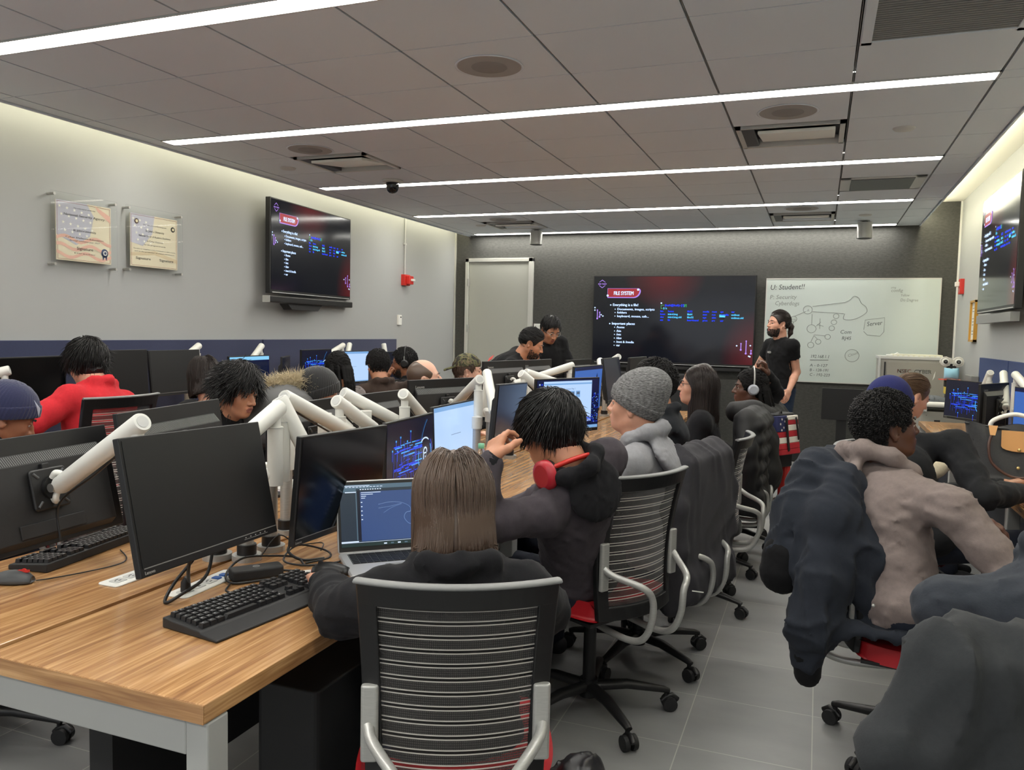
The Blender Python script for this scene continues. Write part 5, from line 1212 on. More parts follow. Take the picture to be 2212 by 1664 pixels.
def mesh_obj(name, parts, parent=None):
    """parts: list of (V, F, material) joined into one mesh object"""
    V = []; F = []; mi = []; mats = []; o = 0
    for v, f, m in parts:
        if len(v) == 0: continue
        if m not in mats: mats.append(m)
        V.append(np.asarray(v)); F.append(np.asarray(f)+o); mi.append(np.full(len(f), mats.index(m))); o += len(v)
    V = np.concatenate(V); me = bpy.data.meshes.new(name)
    nq = sum(len(f) for f in F); sizes = np.concatenate([np.full(len(f), f.shape[1]) for f in F]); loops = np.concatenate([f.ravel() for f in F])
    me.vertices.add(len(V)); me.vertices.foreach_set('co', V.astype(np.float32).ravel()); me.loops.add(len(loops)); me.loops.foreach_set('vertex_index', loops.astype(np.int32))
    me.polygons.add(nq); me.polygons.foreach_set('loop_start', np.concatenate([[0], np.cumsum(sizes)[:-1]]).astype(np.int32)); me.polygons.foreach_set('loop_total', sizes.astype(np.int32))
    me.polygons.foreach_set('material_index', np.concatenate(mi).astype(np.int32)); me.polygons.foreach_set('use_smooth', np.ones(nq, dtype=bool))
    for m in mats: me.materials.append(m)
    me.update(); me.validate(); ob = bpy.data.objects.new(name, me); C.objects.link(ob)
    if parent: ob.parent = parent
    return ob
def nrm(v): v = np.array(v, dtype=float); return v/np.linalg.norm(v)
def vec(yaw, pitch=0): y, p = math.radians(yaw), math.radians(pitch); return np.array([math.cos(y)*math.cos(p), math.sin(y)*math.cos(p), math.sin(p)])
def frame3(f, up=(0, 0, 1), roll=0):
    f = nrm(f); l = nrm(np.cross(up, f)); u = np.cross(f, l)
    if roll: c, s = math.cos(math.radians(roll)), math.sin(math.radians(roll)); l, u = l*c+u*s, u*c-l*s
    return np.array([f, l, u])           # rows: forward, left, up
SKIN = dict(light=mat('skin_light', (204, 152, 128), .5, sss=.12, noise=(30, .05)), pale=mat('skin_pale', (214, 168, 146), .5, sss=.12), tan=mat('skin_tan', (188, 132, 102), .48, sss=.1, noise=(30, .06)), brown=mat('skin_brown', (148, 98, 72), .46, sss=.08, noise=(30, .06)), dark=mat('skin_dark', (92, 60, 46), .42, sss=.06, noise=(30, .08)))
LIP = dict(light=mat('lip_light', (186, 112, 104), .4), pale=mat('lip_pale', (196, 124, 118), .4), tan=mat('lip_tan', (150, 92, 82), .4), brown=mat('lip_brown', (120, 72, 62), .4), dark=mat('lip_dark', (110, 66, 62), .4))
HAIR = dict(black=mat('hair_black', (17, 15, 15), .42, spec=.45), dread=mat('hair_matte_black', (16, 15, 15), .8, spec=.2), dark=mat('hair_dark_brown', (40, 30, 26), .4, spec=.5), brown=mat('hair_brown', (84, 66, 54), .38, spec=.6), lbrown=mat('hair_light_brown', (104, 80, 60), .4), curl=mat('hair_curly_black', (26, 24, 24), .6))
EYEW = mat('eye_white', (186, 178, 170), .3); IRIS = mat('eye_iris', (34, 22, 16), .15)
def head_field(h=.0042, jaw=1.0):
    f = Field((-.125, -.10, -.30), (.14, .10, .14), h); L = [1, -1]
    f.ell((-.012, 0, .035), (.098, .077, .090), k=.02); f.ell((.022, 0, -.025), (.068, .060, .085), k=.03)
    for s in L:
        f.cap((-.005, s*.05, -.065), (.062, s*.016, -.098), .020, .017, k=.03); f.ell((.058, s*.036, -.03), (.024, .022, .022), k=.03)
        f.cap((.080, s*.012, .018), (.068, s*.046, .016), .010, .009, k=.02)
    f.ell((.073, 0, -.100), (.018, .022, .016), k=.02); f.ell((.06, 0, -.065), (.035, .034, .03), k=.03)
    for s in L: f.ell((.096, s*.032, -.002), (.012, .015, .011), k=.014, sub=True)
    f.chain([(.084, 0, .012), (.099, 0, -.012), (.112, 0, -.034)], [.008, .0085, .0115], k=.012)
    for s in L: f.ell((.099, s*.013, -.038), (.011, .009, .008), k=.008); f.cap((.105, s*.007, -.046), (.107, s*.006, -.04), .0035, k=.004, sub=True)
    f.cap((.092, -.018, -.064), (.092, .018, -.064), .006, k=.008); f.cap((.098, -.009, -.062), (.098, .009, -.062), .006, k=.008); f.cap((.090, -.015, -.076), (.096, 0, -.077), .0065, k=.008); f.cap((.096, 0, -.077), (.090, .015, -.076), .0065, k=.008)
    f.cap((.103, -.02, -.0695), (.103, .02, -.0695), .002, k=.004, sub=True)
    for s in L:
        f.ell((.084, s*.032, .0035), (.011, .0155, .006), k=.006)
        f.ell((-.012, s*.080, -.008), (.020, .0075, .031), R=frame3((math.cos(-.25), s*.35, .2)), k=.010); f.ell((-.006, s*.086, -.008), (.011, .006, .019), k=.006, sub=True); f.ell((-.008, s*.079, -.038), (.009, .006, .009), k=.008)
    f.chain([(-.03, 0, -.05), (-.038, 0, -.12), (-.046, 0, -.175)], [.058, .055, .057], k=.03)
    f.cap((.02, 0, -.10), (-.02, 0, -.15), .035, .04, k=.03)
    return f
HEADS = {}
def get_head(h):
    if h not in HEADS: HEADS[h] = head_field(h).mesh()
    return HEADS[h]
def head_parts(pos, R, skin, h=.0042, scale=1.0, beard=None, lids=True):
    V, F = get_head(h); c = V[F].mean(1)
    lip = (np.abs(c[:, 2]+.0695) < .0125) & (c[:, 0] > .088) & (np.abs(c[:, 1]) < .023-.5*np.abs(c[:, 2]+.0695)) & (c[:, 2] < -.055)
    T = lambda P: (np.asarray(P)*scale)@R+pos
    out = []; reg = [(lip, LIP[skin])]
    if beard:
        b = (c[:, 2] < -.035-.0*c[:, 0]) & (c[:, 0] > .0) & (c[:, 2] > -.135) & ~((c[:, 0] > .085) & (c[:, 2] > -.052)) & ~((np.abs(c[:, 1]) < .05) & (c[:, 2] > -.05)) & ~lip & ~((c[:, 0] > .055) & (np.abs(c[:, 1]) > .02) & (c[:, 2] > -.055))
        reg.append((b, beard))
    done = np.zeros(len(F), bool)
    for m, mt in reg: out.append((T(V), F[m], mt)); done |= m
    out.append((T(V), F[~done], SKIN[skin]))
    for s in (-1, 1):
        b = MB(); b.sph((0, 0, 0), .0118, None, 8); v = np.array(b.v); f = np.array([x for x in b.f]); ctr = v[f].mean(1)
        ir = ctr[:, 0] > .0088; v2 = T(v+np.array([.0795, s*.032, -.0015])); out += [(v2, f[~ir], EYEW), (v2, f[ir], IRIS)]
    return out
def hand_parts(w, d, n, skin, curl=.5, side=1, h=.0045, spread=.12, thumb=.5, scale=1.0, curls=None):
    """w wrist, d direction to the fingers, n back-of-hand normal, side=+1: thumb on the left of d seen from the back"""
    d = nrm(d); n = nrm(np.array(n)-np.array(n)@d*d); t = np.cross(n, d)*side      # t: toward the thumb
    w = np.array(w, dtype=float); s = scale; f = Field(w-.22*s, w+.22*s, h); R = np.array([d, t, n])
    f.cap(w-d*.05*s, w+d*.02*s, .026*s, .027*s, k=.02)
    f.rb(w+d*.052*s, (.045*s, .040*s, .014*s), .013*s, R=R, k=.02)
    tips = ((.031, .072, .0088), (.010, .080, .0092), (-.012, .074, .0088), (-.032, .060, .0078))
    for i, (o, L, r) in enumerate(tips):
        c = (curls[i] if curls else curl*(1+.1*i)); p = w+(d*.090+t*o)*s; a = 0; dr = d+t*o*spread*20*.25; dr = nrm(dr)
        pts = [p-dr*.015*s]; rr = [r*s*1.08]
        for q, fr in enumerate((.44, .32, .26)):
            a += c*(.55, .95, .6)[q]; dd = dr*math.cos(a)-n*math.sin(a); p = p+dd*L*fr*s; pts.append(p); rr.append(r*s*(1-.07*(q+1)))
        pts[1:1] = [w+(d*.090+t*o)*s]; rr[1:1] = [r*s*1.12]; f.chain(pts, rr, k=.006)
    p0 = w+(d*.018+t*.026)*s; td = nrm(d*.75+t*.75-n*thumb); p1 = p0+td*.042*s; td2 = nrm(d*.95+t*.35-n*thumb); p2 = p1+td2*.032*s; p3 = p2+nrm(td2+(-n)*.2)*.022*s
    f.chain([p0-td*.01*s, p1, p2, p3], [.015*s, .0125*s, .0105*s, .0088*s], k=.012)
    V, F = f.mesh(); return [(V, F, SKIN[skin])]
def strands(pos, R, style, N, mat_, seed=1, L=.06, rad=.0011, parent=None, scale=1.0, name='hair', segs=7, spread=.02, lift=.3, curl=0, grav=.4, seedmask=None, flow=None, cap_off=.004, push=1.0, extra=None):
    """hair: a close cap plus many tapered locks combed over the skull, one mesh"""
    rg = np.random.RandomState(seed); c0 = np.array([-.012, 0, .030]); ax = np.array([.101, .080, .097])
    P = rg.normal(size=(N*4, 3)); P /= np.linalg.norm(P, axis=1)[:, None]; Q = P*ax+c0
    keep = seedmask(Q); Q = Q[keep][:N]; P = P[keep][:N]; n = P/ax; n /= np.linalg.norm(n, axis=1)[:, None]; N = len(Q)
    g = R@np.array([0, 0, -1.0])       # world down in head space
    pts = [Q+n*0]; d0 = None; ln = L*(.7+.6*rg.rand(N))[:, None]; st = ln/segs; jit = rg.normal(size=(N, 3))*spread*8; ph = rg.rand(N, 1)*6.28; lay = rg.rand(N, 1)
    for k in range(segs):
        p = pts[-1]; q = (p-c0)/ax; rr = np.linalg.norm(q, axis=1)[:, None]; nn = q/ax; nn /= np.linalg.norm(nn, axis=1)[:, None]
        fl = flow(p, rg); fl = fl-(fl*nn).sum(1)[:, None]*nn*(rr < 1.35); fl /= np.linalg.norm(fl, axis=1)[:, None]+1e-6
        t = k/segs; d = fl*(1-grav*t)+g*grav*(t+.15)+nn*lift*(1-t*1.2)+jit*.35
        if curl: tan = np.cross(nn, fl); a = ph+k*1.9; d = d+curl*(tan*np.cos(a)+nn*np.sin(a))
        d /= np.linalg.norm(d, axis=1)[:, None]+1e-6; p = p+d*st
        q = (p-c0)/(ax+cap_off+.010*lay); rr = np.linalg.norm(q, axis=1)[:, None]; p = np.where(rr < 1, c0+q/np.maximum(rr, 1e-3)*(ax+cap_off+.010*lay), p)
        if extra is not None: p = extra(p)
        pts.append(p)
    X = np.stack(pts, 1); M_ = segs+1; T = np.gradient(X, axis=1); T /= np.linalg.norm(T, axis=2)[:, :, None]+1e-9
    a_ = np.cross(T, np.array([.3, .5, .8])); a_ /= np.linalg.norm(a_, axis=2)[:, :, None]+1e-9; b_ = np.cross(T, a_)
    w = rad*(.6+.8*rg.rand(N))[:, None, None]*(np.sin(np.linspace(.45, PI-.12, M_))[None, :, None])
    V = np.stack([X+w*(a_*math.cos(q)+b_*math.sin(q)) for q in (0, 2.1, 4.2)], 2).reshape(-1, 3)
    base = (np.arange(N)*M_*3)[:, None, None]+(np.arange(segs)*3)[None, :, None]
    F = np.concatenate([np.stack([base+i, base+(i+1) % 3, base+3+(i+1) % 3, base+3+i], -1) for i in range(3)], 2).reshape(-1, 4)
    return (V*scale)@R+pos, F
def rad_flow(cx=-.05, cy=0, fwd=.0, swirl=.3):
    def fl(p, rg):
        d = p-np.array([cx, cy, .12]); d[:, 0] += fwd*.05; t = np.cross(d, np.array([0, 0, 1.])); return d+t*swirl
    return fl
def cap_mesh(R, pos, mask_ops, off=.006, h=.005, scale=1.0, lump=.0, seed=0):
    f = Field((-.17, -.13, -.20), (.15, .13, .19), h); f.ell((-.012, 0, .032), (.099+off, .079+off, .094+off), k=.01)
    mask_ops(f)
    if lump: f.fold(lump, .03, seed, ridge=True)
    V, F = f.mesh(); return (V*scale)@R+pos, F
def m_short(Q): return ~((np.abs(Q[:, 1]) > .055) & (Q[:, 0] > -.035) & (Q[:, 2] < .022)) & ~((Q[:, 0] > .045) & (Q[:, 2] < .072)) & (Q[:, 2] > -.045) & ~((Q[:, 0] > .005) & (Q[:, 2] < .015))
def m_full(Q): return ~((np.abs(Q[:, 1]) > .06) & (Q[:, 0] > -.03) & (Q[:, 2] < .008)) & ~((Q[:, 0] > .05) & (Q[:, 2] < .06)) & (Q[:, 2] > -.065) & ~((Q[:, 0] > .002) & (Q[:, 2] < .004))
def op_short(f):
    for q in (-1, 1): f.ell((-.006, q*.09, -.018), (.032, .04, .036), k=.01, sub=True)
    f.ell((.115, 0, -.03), (.085, .12, .105), k=.01, sub=True).ell((.03, 0, -.10), (.08, .12, .085), k=.01, sub=True).cut((0, 0, -.065), (.25, 0, -1))
def op_full(f):
    f.ell((-.045, 0, -.03), (.068, .066, .075), k=.03)
    for q in (-1, 1): f.ell((-.002, q*.095, -.025), (.026, .04, .032), k=.01, sub=True)
    f.ell((.125, 0, -.02), (.080, .12, .090), k=.01, sub=True).ell((.04, 0, -.09), (.068, .12, .075), k=.01, sub=True).cut((0, 0, -.085), (.3, 0, -1))
def hair(pos, R, kind, col, parent, seed=1, near=1.0, scale=1.0):
    m = HAIR[col]; parts = []; K = lambda n: int(n*near)
    if kind in ('short', 'buzz', 'brushed'):
        opx = (lambda f: (op_short(f), f.ell((.07, 0, .09), (.11, .075, .09), k=.01, sub=True))) if kind == 'buzz' else op_short
        V, F = cap_mesh(R, pos, opx, .006 if kind != 'buzz' else .002, scale=scale); parts.append((V, F, m))
        if kind == 'short': parts.append((*strands(pos, R, kind, K(1600), m, seed, .045, .0016, flow=rad_flow(-.055, .0, 0, .35), seedmask=m_short, lift=.35, grav=.2, scale=scale), m))
        if kind == 'brushed': parts.append((*strands(pos, R, kind, K(1600), m, seed, .055, .0016, flow=lambda p, rg: np.tile([-1, 0, .1], (len(p), 1)), seedmask=m_short, lift=.25, grav=.15, scale=scale), m))
    if kind == 'thick':
        V, F = cap_mesh(R, pos, op_full, .010, scale=scale, lump=.006, seed=seed); parts.append((V, F, m))
        parts.append((*strands(pos, R, kind, K(3600), m, seed, .062, .0017, flow=rad_flow(-.06, .01, 0, .6), seedmask=m_full, lift=.30, grav=.22, scale=scale, cap_off=.014), m))
    if kind == 'messy':
        V, F = cap_mesh(R, pos, op_full, .012, scale=scale, lump=.008, seed=seed); parts.append((V, F, m))
        parts.append((*strands(pos, R, kind, K(3400), m, seed, .078, .0018, flow=rad_flow(-.05, .0, 0, .8), seedmask=m_full, lift=.26, grav=.30, spread=.045, scale=scale, cap_off=.016), m))
    if kind == 'curly':
        V, F = cap_mesh(R, pos, op_short, .008, scale=scale, lump=.010, seed=seed); parts.append((V, F, m))
        parts.append((*strands(pos, R, kind, K(3600), m, seed, .038, .0019, flow=rad_flow(-.03, .0, 0, .2), seedmask=m_short, lift=.65, grav=.1, spread=.06, curl=2.2, segs=9, scale=scale, cap_off=.008), m))
    if kind in ('bob', 'long'):
        Lh = .34 if kind == 'bob' else .62; zl = -.135 if kind == 'bob' else -.36
        def op(f):
            f.ell((-.035, 0, -.06), (.078, .088, .13 if kind == 'bob' else .20), k=.03)
            if kind == 'long': f.chain([(-.06, 0, -.05), (-.075, 0, -.2), (-.08, 0, -.33)], [.075, .07, .045], k=.04)
            f.ell((.115, 0, -.05), (.085, .105, .125), k=.012, sub=True)
            if kind == 'bob': f.cut((0, 0, -.130), (0, 0, -1))
        f = Field((-.2, -.15, -.42), (.15, .15, .19), .006); f.ell((-.012, 0, .032), (.102, .084, .098), k=.01); op(f); f.fold(.003, .014, 3, axis=None); V, F = f.mesh(); parts.append(((V*scale)@R+pos, F, m))
        def flow(p, rg):
            s = np.where(p[:, 1] > .004, 1.0, -1.0); top = np.clip((p[:, 2]-.0)/.1, 0, 1)
            bk = np.clip((p[:, 0]+.075)/.06, 0, 1); return np.stack([(-.5+.2*bk)*top-.03, s*(.08+1.1*top*bk)+p[:, 1]*9*(1-bk)*top, -1.2+.8*top*bk], 1)
        rj = np.random.RandomState(9).rand(20000)
        def keepin(p):
            q = p.copy(); q[:, 0] = np.where((p[:, 2] < .03), np.minimum(q[:, 0], .03), q[:, 0]); hx, hy = q[:, 0]+.035, q[:, 1]; zz_ = np.clip((q[:, 2]+.06)/(.135 if kind == 'bob' else .30), -1, 1); sc_ = np.sqrt(1-.45*zz_**2); rr_ = np.sqrt((hx/(.083*sc_))**2+(hy/(.093*sc_))**2)+1e-6; fx = np.where((q[:, 2] < -.0) & (rr_ < 1), 1/rr_, 1.0); q[:, 0] = hx*fx-.035; q[:, 1] = np.clip(hy*fx, -.1, .1); q[:, 2] = np.maximum(q[:, 2], zl+.03*rj[:len(q)]) if kind == 'bob' else q[:, 2]; return q
        parts.append((*strands(pos, R, kind, K(5200), m, seed, Lh, .0015, flow=flow, seedmask=lambda Q: (Q[:, 2] > -.02) & ~((Q[:, 0] > .05) & (Q[:, 2] < .07)), lift=.02, grav=.75, spread=.004, segs=12, scale=scale, cap_off=.008, extra=keepin), m))
    if kind == 'bun' or kind == 'pony':
        V, F = cap_mesh(R, pos, op_short, .005, scale=scale); parts.append((V, F, m))
        parts.append((*strands(pos, R, kind, K(1800), m, seed, .11, .0014, flow=lambda p, rg: np.array([-.115, 0, .03])-p, seedmask=m_short, lift=.0, grav=.0, spread=.004, scale=scale, cap_off=.004), m))
        f = Field((-.25, -.08, -.25), (-.05, .08, .12), .005); f.ell((-.118, 0, .03), (.025, .026, .026))
        f.chain([(-.12, 0, .02), (-.15, 0, -.02), (-.15, .0, -.08), (-.135, 0, -.13)], [.018, .026, .022, .008]); f.fold(.004, .02, 2, axis=(0, 1, 0)); V, F = f.mesh(); parts.append(((V*scale)@R+pos, F, m))
    if kind == 'dreads':
        m = HAIR['dread']; V, F = cap_mesh(R, pos, op_full, .012, scale=scale, lump=.008); parts.append((V, F, m)); rg = np.random.RandomState(seed)
        f = Field((-.24, -.12, -.33), (.09, .12, .15), .006)
        for k in range(26):
            a = rg.uniform(-1.9, 1.9); x, y = -.04-.075*math.cos(a), .085*math.sin(a); L_ = rg.uniform(.16, .27); p = [(x*.8, y*.8, .06), (x-.01, y, -.01), (x-.03+.01*rg.normal(), y*1.05, -.01-L_*.5), (x-.035, y*1.0+.01*rg.normal(), -.01-L_)]
            f.chain(p, [.011, .012, .011, .007], k=.003)
        m = HAIR['dread']; f.fold(.004, .016, 5, axis=(0, 0, 1)); V, F = f.mesh(); parts.append(((V*scale)@R+pos, F, m))
    return mesh_obj('hair', parts, parent)
def to_w(pos, R, p, s=1.0): return np.asarray(p)*s@R+pos
def glasses(pos, R, parent, col=None, s=1.0):
    b = MB(); T = lambda p: tuple(to_w(pos, R, p, s)); m = col or M['ink']
    for q in (-1, 1):
        ring = [T((.107-.012*abs(math.cos(a))*0-.006*(1-q*math.cos(a))*0, q*.032+.022*math.cos(a), .002+.016*math.sin(a))) for a in np.linspace(0, 2*PI, 17)]
        b.tube(ring, .0015, m, 6, caps=False); b.tube([T((.105, q*.054, .006)), T((.05, q*.079, .006)), T((-.01, q*.084, .006)), T((-.025, q*.082, -.012))], .0016, m, 6)
    b.tube([T((.109, -.011, .004)), T((.113, 0, .007)), T((.109, .011, .004))], .0015, m, 6); return b.build('glasses', parent)
def headphones(pos, R, parent, shell, band, s=1.0, around_neck=False, y0=0):
    o = empty('headphones'); o.parent = parent; T = lambda p: tuple(to_w(pos, R, p, s)); b = MB()
    if around_neck: arc_ = [(-.03-.09*math.sin(a), .10*math.cos(a), -.135+.012*math.sin(a)) for a in np.linspace(0, PI, 15)]
    else: arc_ = [(-.012+y0, .094*math.cos(a), .03+.115*math.sin(a)) for a in np.linspace(0, PI, 17)]
    b.tube([T(p) for p in arc_], .008 if not around_neck else .013, band, 10, flat=.7); b.build('headband', o)
    for q in (-1, 1):
        c = MB()
        if around_neck: ce = (.0, q*.094, -.135); axv = R.T@np.array([0, 0, 0]) ; a0 = to_w(pos, R, (-.01, q*.070, -.125), s); a1 = to_w(pos, R, (.0, q*.104, -.125), s)
        else: a0 = to_w(pos, R, (-.008+y0, q*.080, -.008), s); a1 = to_w(pos, R, (-.008+y0, q*.112, -.008), s)
        a0, a1 = Vector(a0), Vector(a1); d = (a1-a0)
        s = s*(1.2 if around_neck else 1); c.tube([a0, a0+d*.35], [.034*s, .036*s], M['black'], 22); c.tube([a0+d*.35, a0+d*.85, a1], [.037*s, .036*s, .026*s], shell, 22); c.build('ear_cup', o)
        if not around_neck: MB().tube([T((-.008+y0, q*.10, .02)), T((-.01+y0, q*.097, .06))], .004, M['silver'], 8).build('slider', o)
    return o
def beanie(pos, R, m, parent, s=1.0, slouch=.0, off=.012, rib=True, low=.02):
    f = Field((-.18, -.13, -.1), (.15, .13, .22), .0045); f.ell((-.012, 0, .035), (.104+off, .084+off, .100+off), k=.01); 
    if slouch: f.ell((-.06, 0, .10), (.075, .07, .06), k=.05)
    f.cut((.05, 0, low+.01), (.42, 0, -1)); v, F = f.mesh()
    g = Field((-.18, -.13, -.14), (.15, .13, .22), .0045); g.ell((-.012, 0, .035), (.108+off, .088+off, .104+off), k=.01); g.cut((.05, 0, low-.005), (.42, 0, -1)); g.cut((.05, 0, low+.05), (-.42, 0, 1)); v2, F2 = g.mesh()
    def ribs(v, amp, dz):
        a = np.arctan2(v[:, 1], v[:, 0]+.012); r = amp*np.cos(a*46); d = v-np.array([-.012, 0, .03]); d /= np.linalg.norm(d, axis=1)[:, None]; return v+d*r[:, None]
    if rib: v = ribs(v, .0012, 0); v2 = ribs(v2, .002, 0)
    o = mesh_obj('knit_hat', [((v*s)@R+pos, F, m)], parent); mesh_obj('hat_brim', [((v2*s)@R+pos, F2, m)], o); return o
CLOTH = {}
def cloth(name, rgb, rough=.9, sheen=.04, sc=260, pile=.25): return mat(name, rgb, rough, sheen=sheen, noise=(90, .06), bump=(sc, pile, .0015), spec=.2)
def hood_down(f, N, B, ax, s=1.0, k=.02):
    """hood lying behind the neck: a soft rim round the collar and a flat pouch sagging on the back"""
    fw, lf = B[0], B[1]; P = lambda a, b, c: N+fw*a*s+lf*b*s+ax*c*s
    pts = [P(.085, .02, -.06), P(.072, .055, -.02), P(.02, .080, .022), P(-.045, .072, .048), P(-.078, 0, .056), P(-.045, -.072, .048), P(.02, -.080, .022), P(.072, -.055, -.02), P(.085, -.02, -.06)]
    f.chain(pts, [.014*s, .019*s, .022*s, .024*s, .026*s, .024*s, .022*s, .019*s, .014*s], k)
    T = np.array([nrm(fw*.55+ax*.85), lf, nrm(ax*.55-fw*.85)])
    f.ell(P(-.095, 0, -.035), (.088*s, .112*s, .028*s), R=T, k=.025); f.ell(P(-.112, 0, -.085), (.05*s, .07*s, .024*s), R=T, k=.03)
def person(label, head, hyaw, hpitch=0, hroll=0, byaw=None, skin='tan', hairk=None, hcol='black', top='hoodie', tmat=None, hood=None, lean=.16, hipz=.53, res=1, elbows=None, hands=None, curl=.5, beard=None, nosleeve=False, trouser=None, near=1.0, seed=1, width=1.0, stand=False, group=None, hand_dir=None, hand_n=None, cuffs=None, legs=True, fold=.007, hood_s=1.06, hscale=1.0, hip=None, shoulder=None, feet=None):
    H_ = np.array(head, dtype=float); hf = vec(hyaw, hpitch); R = frame3(hf, roll=hroll); byaw = hyaw if byaw is None else byaw
    bf = vec(byaw); hip = np.array(hip) if hip is not None else np.array([H_[0]-bf[0]*lean, H_[1]-bf[1]*lean, hipz])
    N = H_-R[2]*.15*hscale-R[0]*.045*hscale; N = N-np.array([0, 0, .012]); ax = nrm(N-hip); left = nrm(np.cross(ax, bf)); fw = np.cross(left, ax); B = np.array([fw, left, ax]); TL = np.linalg.norm(N-hip)
    S_ = [N-ax*.055+left*.165*width*q-fw*.01 for q in (1, -1)]
    if shoulder: S_ = [np.array(shoulder[i]) if shoulder[i] is not None else S_[i] for i in range(2)]
    el = []; hd = []
    for i, q in enumerate((1, -1)):
        e_ = elbows[i] if elbows and elbows[i] is not None else S_[i]+bf*.10+left*q*.06+np.array([0, 0, -.26]); e_ = np.array(e_, dtype=float)
        w_ = hands[i] if hands and hands[i] is not None else e_+bf*.22-left*q*.07+np.array([0, 0, .0]); w_ = np.array(w_, dtype=float)
        if not (hands and hands[i] is not None) and not stand: w_[2] = max(w_[2], .77)
        el.append(e_); hd.append(w_)
    # root object: the body (head, neck, inner torso, hands)
    far = res > 1; hh = .0042 if res <= 1 else (.0055 if res < 2 else .0075)
    P = head_parts(H_, R, skin, hh, hscale, beard)
    lo = np.minimum.reduce([hip, *el, *hd, *S_])-.35; hi = np.maximum.reduce([hip, N, *el, *hd, *S_])+.2; lo[2] = max(lo[2], 0)
    bd = Field(lo, hi, .022); bd.chain([hip, hip+(N-hip)*.35, hip+(N-hip)*.7, N-ax*.04], [.10, .09, .09, .045], k=.05); bd.cap(N-ax*.06, N+R[2]*.03, .045, .05, k=.03); bd.cap(S_[0], S_[1], .04, k=.05)
    for i in range(2): bd.chain([S_[i], el[i], hd[i]], [.038, .034, .026], k=.02)
    V, F = bd.mesh(); P.append((V, F, SKIN[skin]))
    for i in range(2):
        if nosleeve:
            fa = Field(np.minimum(el[i], hd[i])-.3, np.maximum(el[i], hd[i])+.3, .007); up = S_[i]+(el[i]-S_[i])*.45
            fa.chain([up, el[i], el[i]+(hd[i]-el[i])*.35, hd[i]], [.045, .040, .039, .026], k=.02); V, F = fa.mesh(); P.append((V, F, SKIN[skin]))
        d = hand_dir[i] if hand_dir and hand_dir[i] is not None else nrm(hd[i]-el[i]); n = hand_n[i] if hand_n and hand_n[i] is not None else np.array([0, 0, 1.]); cr = curl[i] if isinstance(curl, (list, tuple)) else curl
        P += hand_parts(hd[i], d, n, skin, cr, -1 if i == 0 else 1, .0045 if res <= 1 else .006)
    o = mesh_obj('person', P); tag(o, label, 'person', group)
    tm = tmat; g = {1: .011, 1.5: .014, 2: .017}[res]
    f = Field(lo-.05, hi+.08, g); W = width; A = lambda t: hip+(N-hip)*t
    f.ell(A(.02), (.135*W, .178*W, .12), R=B, k=.05); f.ell(A(.32), (.122*W, .165*W, .16), R=B, k=.06); f.ell(A(.66), (.122*W, .175*W, .17), R=B, k=.06)
    f.cap(S_[0], S_[1], .064, k=.05); f.chain([S_[0]-ax*.01, N-ax*.015, S_[1]-ax*.01], [.055, .062, .055], k=.04)
    if top == 'hoodie':
        if hood is None: hood_down(f, N-ax*.005, B, ax, 1.0, .025)
    elif top == 'crew': f.cap(N-ax*.02, N+ax*.015, .066, .062, k=.02)
    elif top == 'collar': f.cap(N-ax*.02, N+ax*.05, .072, .068, k=.02)
    for i in range(2):
        u, v_, w_ = S_[i], el[i], hd[i]
        if nosleeve: m_ = u+(v_-u)*.55; f.chain([u, m_], [.066, .062], k=.03)
        else:
            w2 = v_+(w_-v_)*.96; f.chain([u, u+(v_-u)*.6, v_, v_+(w_-v_)*.5, w2], [.066*W**.5, .062, .059, .055, .045], k=.03)
    f.fold(fold, .14, seed, ridge=True); f.fold(fold*.4, .07, seed+50, ridge=True)
    if top == 'scoop': f.ell(N+ax*.03+fw*.0, (.10, .11, .09), R=B, k=.02, sub=True)
    if nosleeve:
        for i in range(2): m_ = S_[i]+(el[i]-S_[i])*.50; f.cap(m_+nrm(el[i]-S_[i])*.05, el[i], .075, k=.004, sub=True)
    if nosleeve or top in ('tee', 'crew'): f.cap(N-ax*.01, N+ax*.12, .055, k=.01, sub=True)
    V, F = f.mesh(); nm = {'hoodie': 'hoodie', 'crew': 'sweatshirt', 'tee': 't_shirt', 'collar': 'jacket', 'scoop': 'top', 'plaid': 'shirt'}.get(top, 'shirt')
    go = mesh_obj(nm, [(V, F, tm)], o)
    if top == 'hoodie' and hood is not None and hood != 'up':
        f2 = Field(N-.3, N+.3, g*.8); hood_down(f2, N+ax*.008, B, ax, hood_s, .03); f2.fold(.006, .06, seed+3); f2.cap(N, N+ax*.2, .062, k=.02, sub=True); V, F = f2.mesh(); mesh_obj('hood', [(V, F, hood)], go)
    if not nosleeve and top not in ('scoop',):
        for i in range(2):
            dd = nrm(hd[i]-el[i]); f3 = Field(hd[i]-.13, hd[i]+.13, .007); f3.cap(hd[i]-dd*.055, hd[i]-dd*.004, .045, .040, k=.01); V, F = f3.mesh(); mesh_obj('cuff', [(V, F, cuffs or tm)], go)
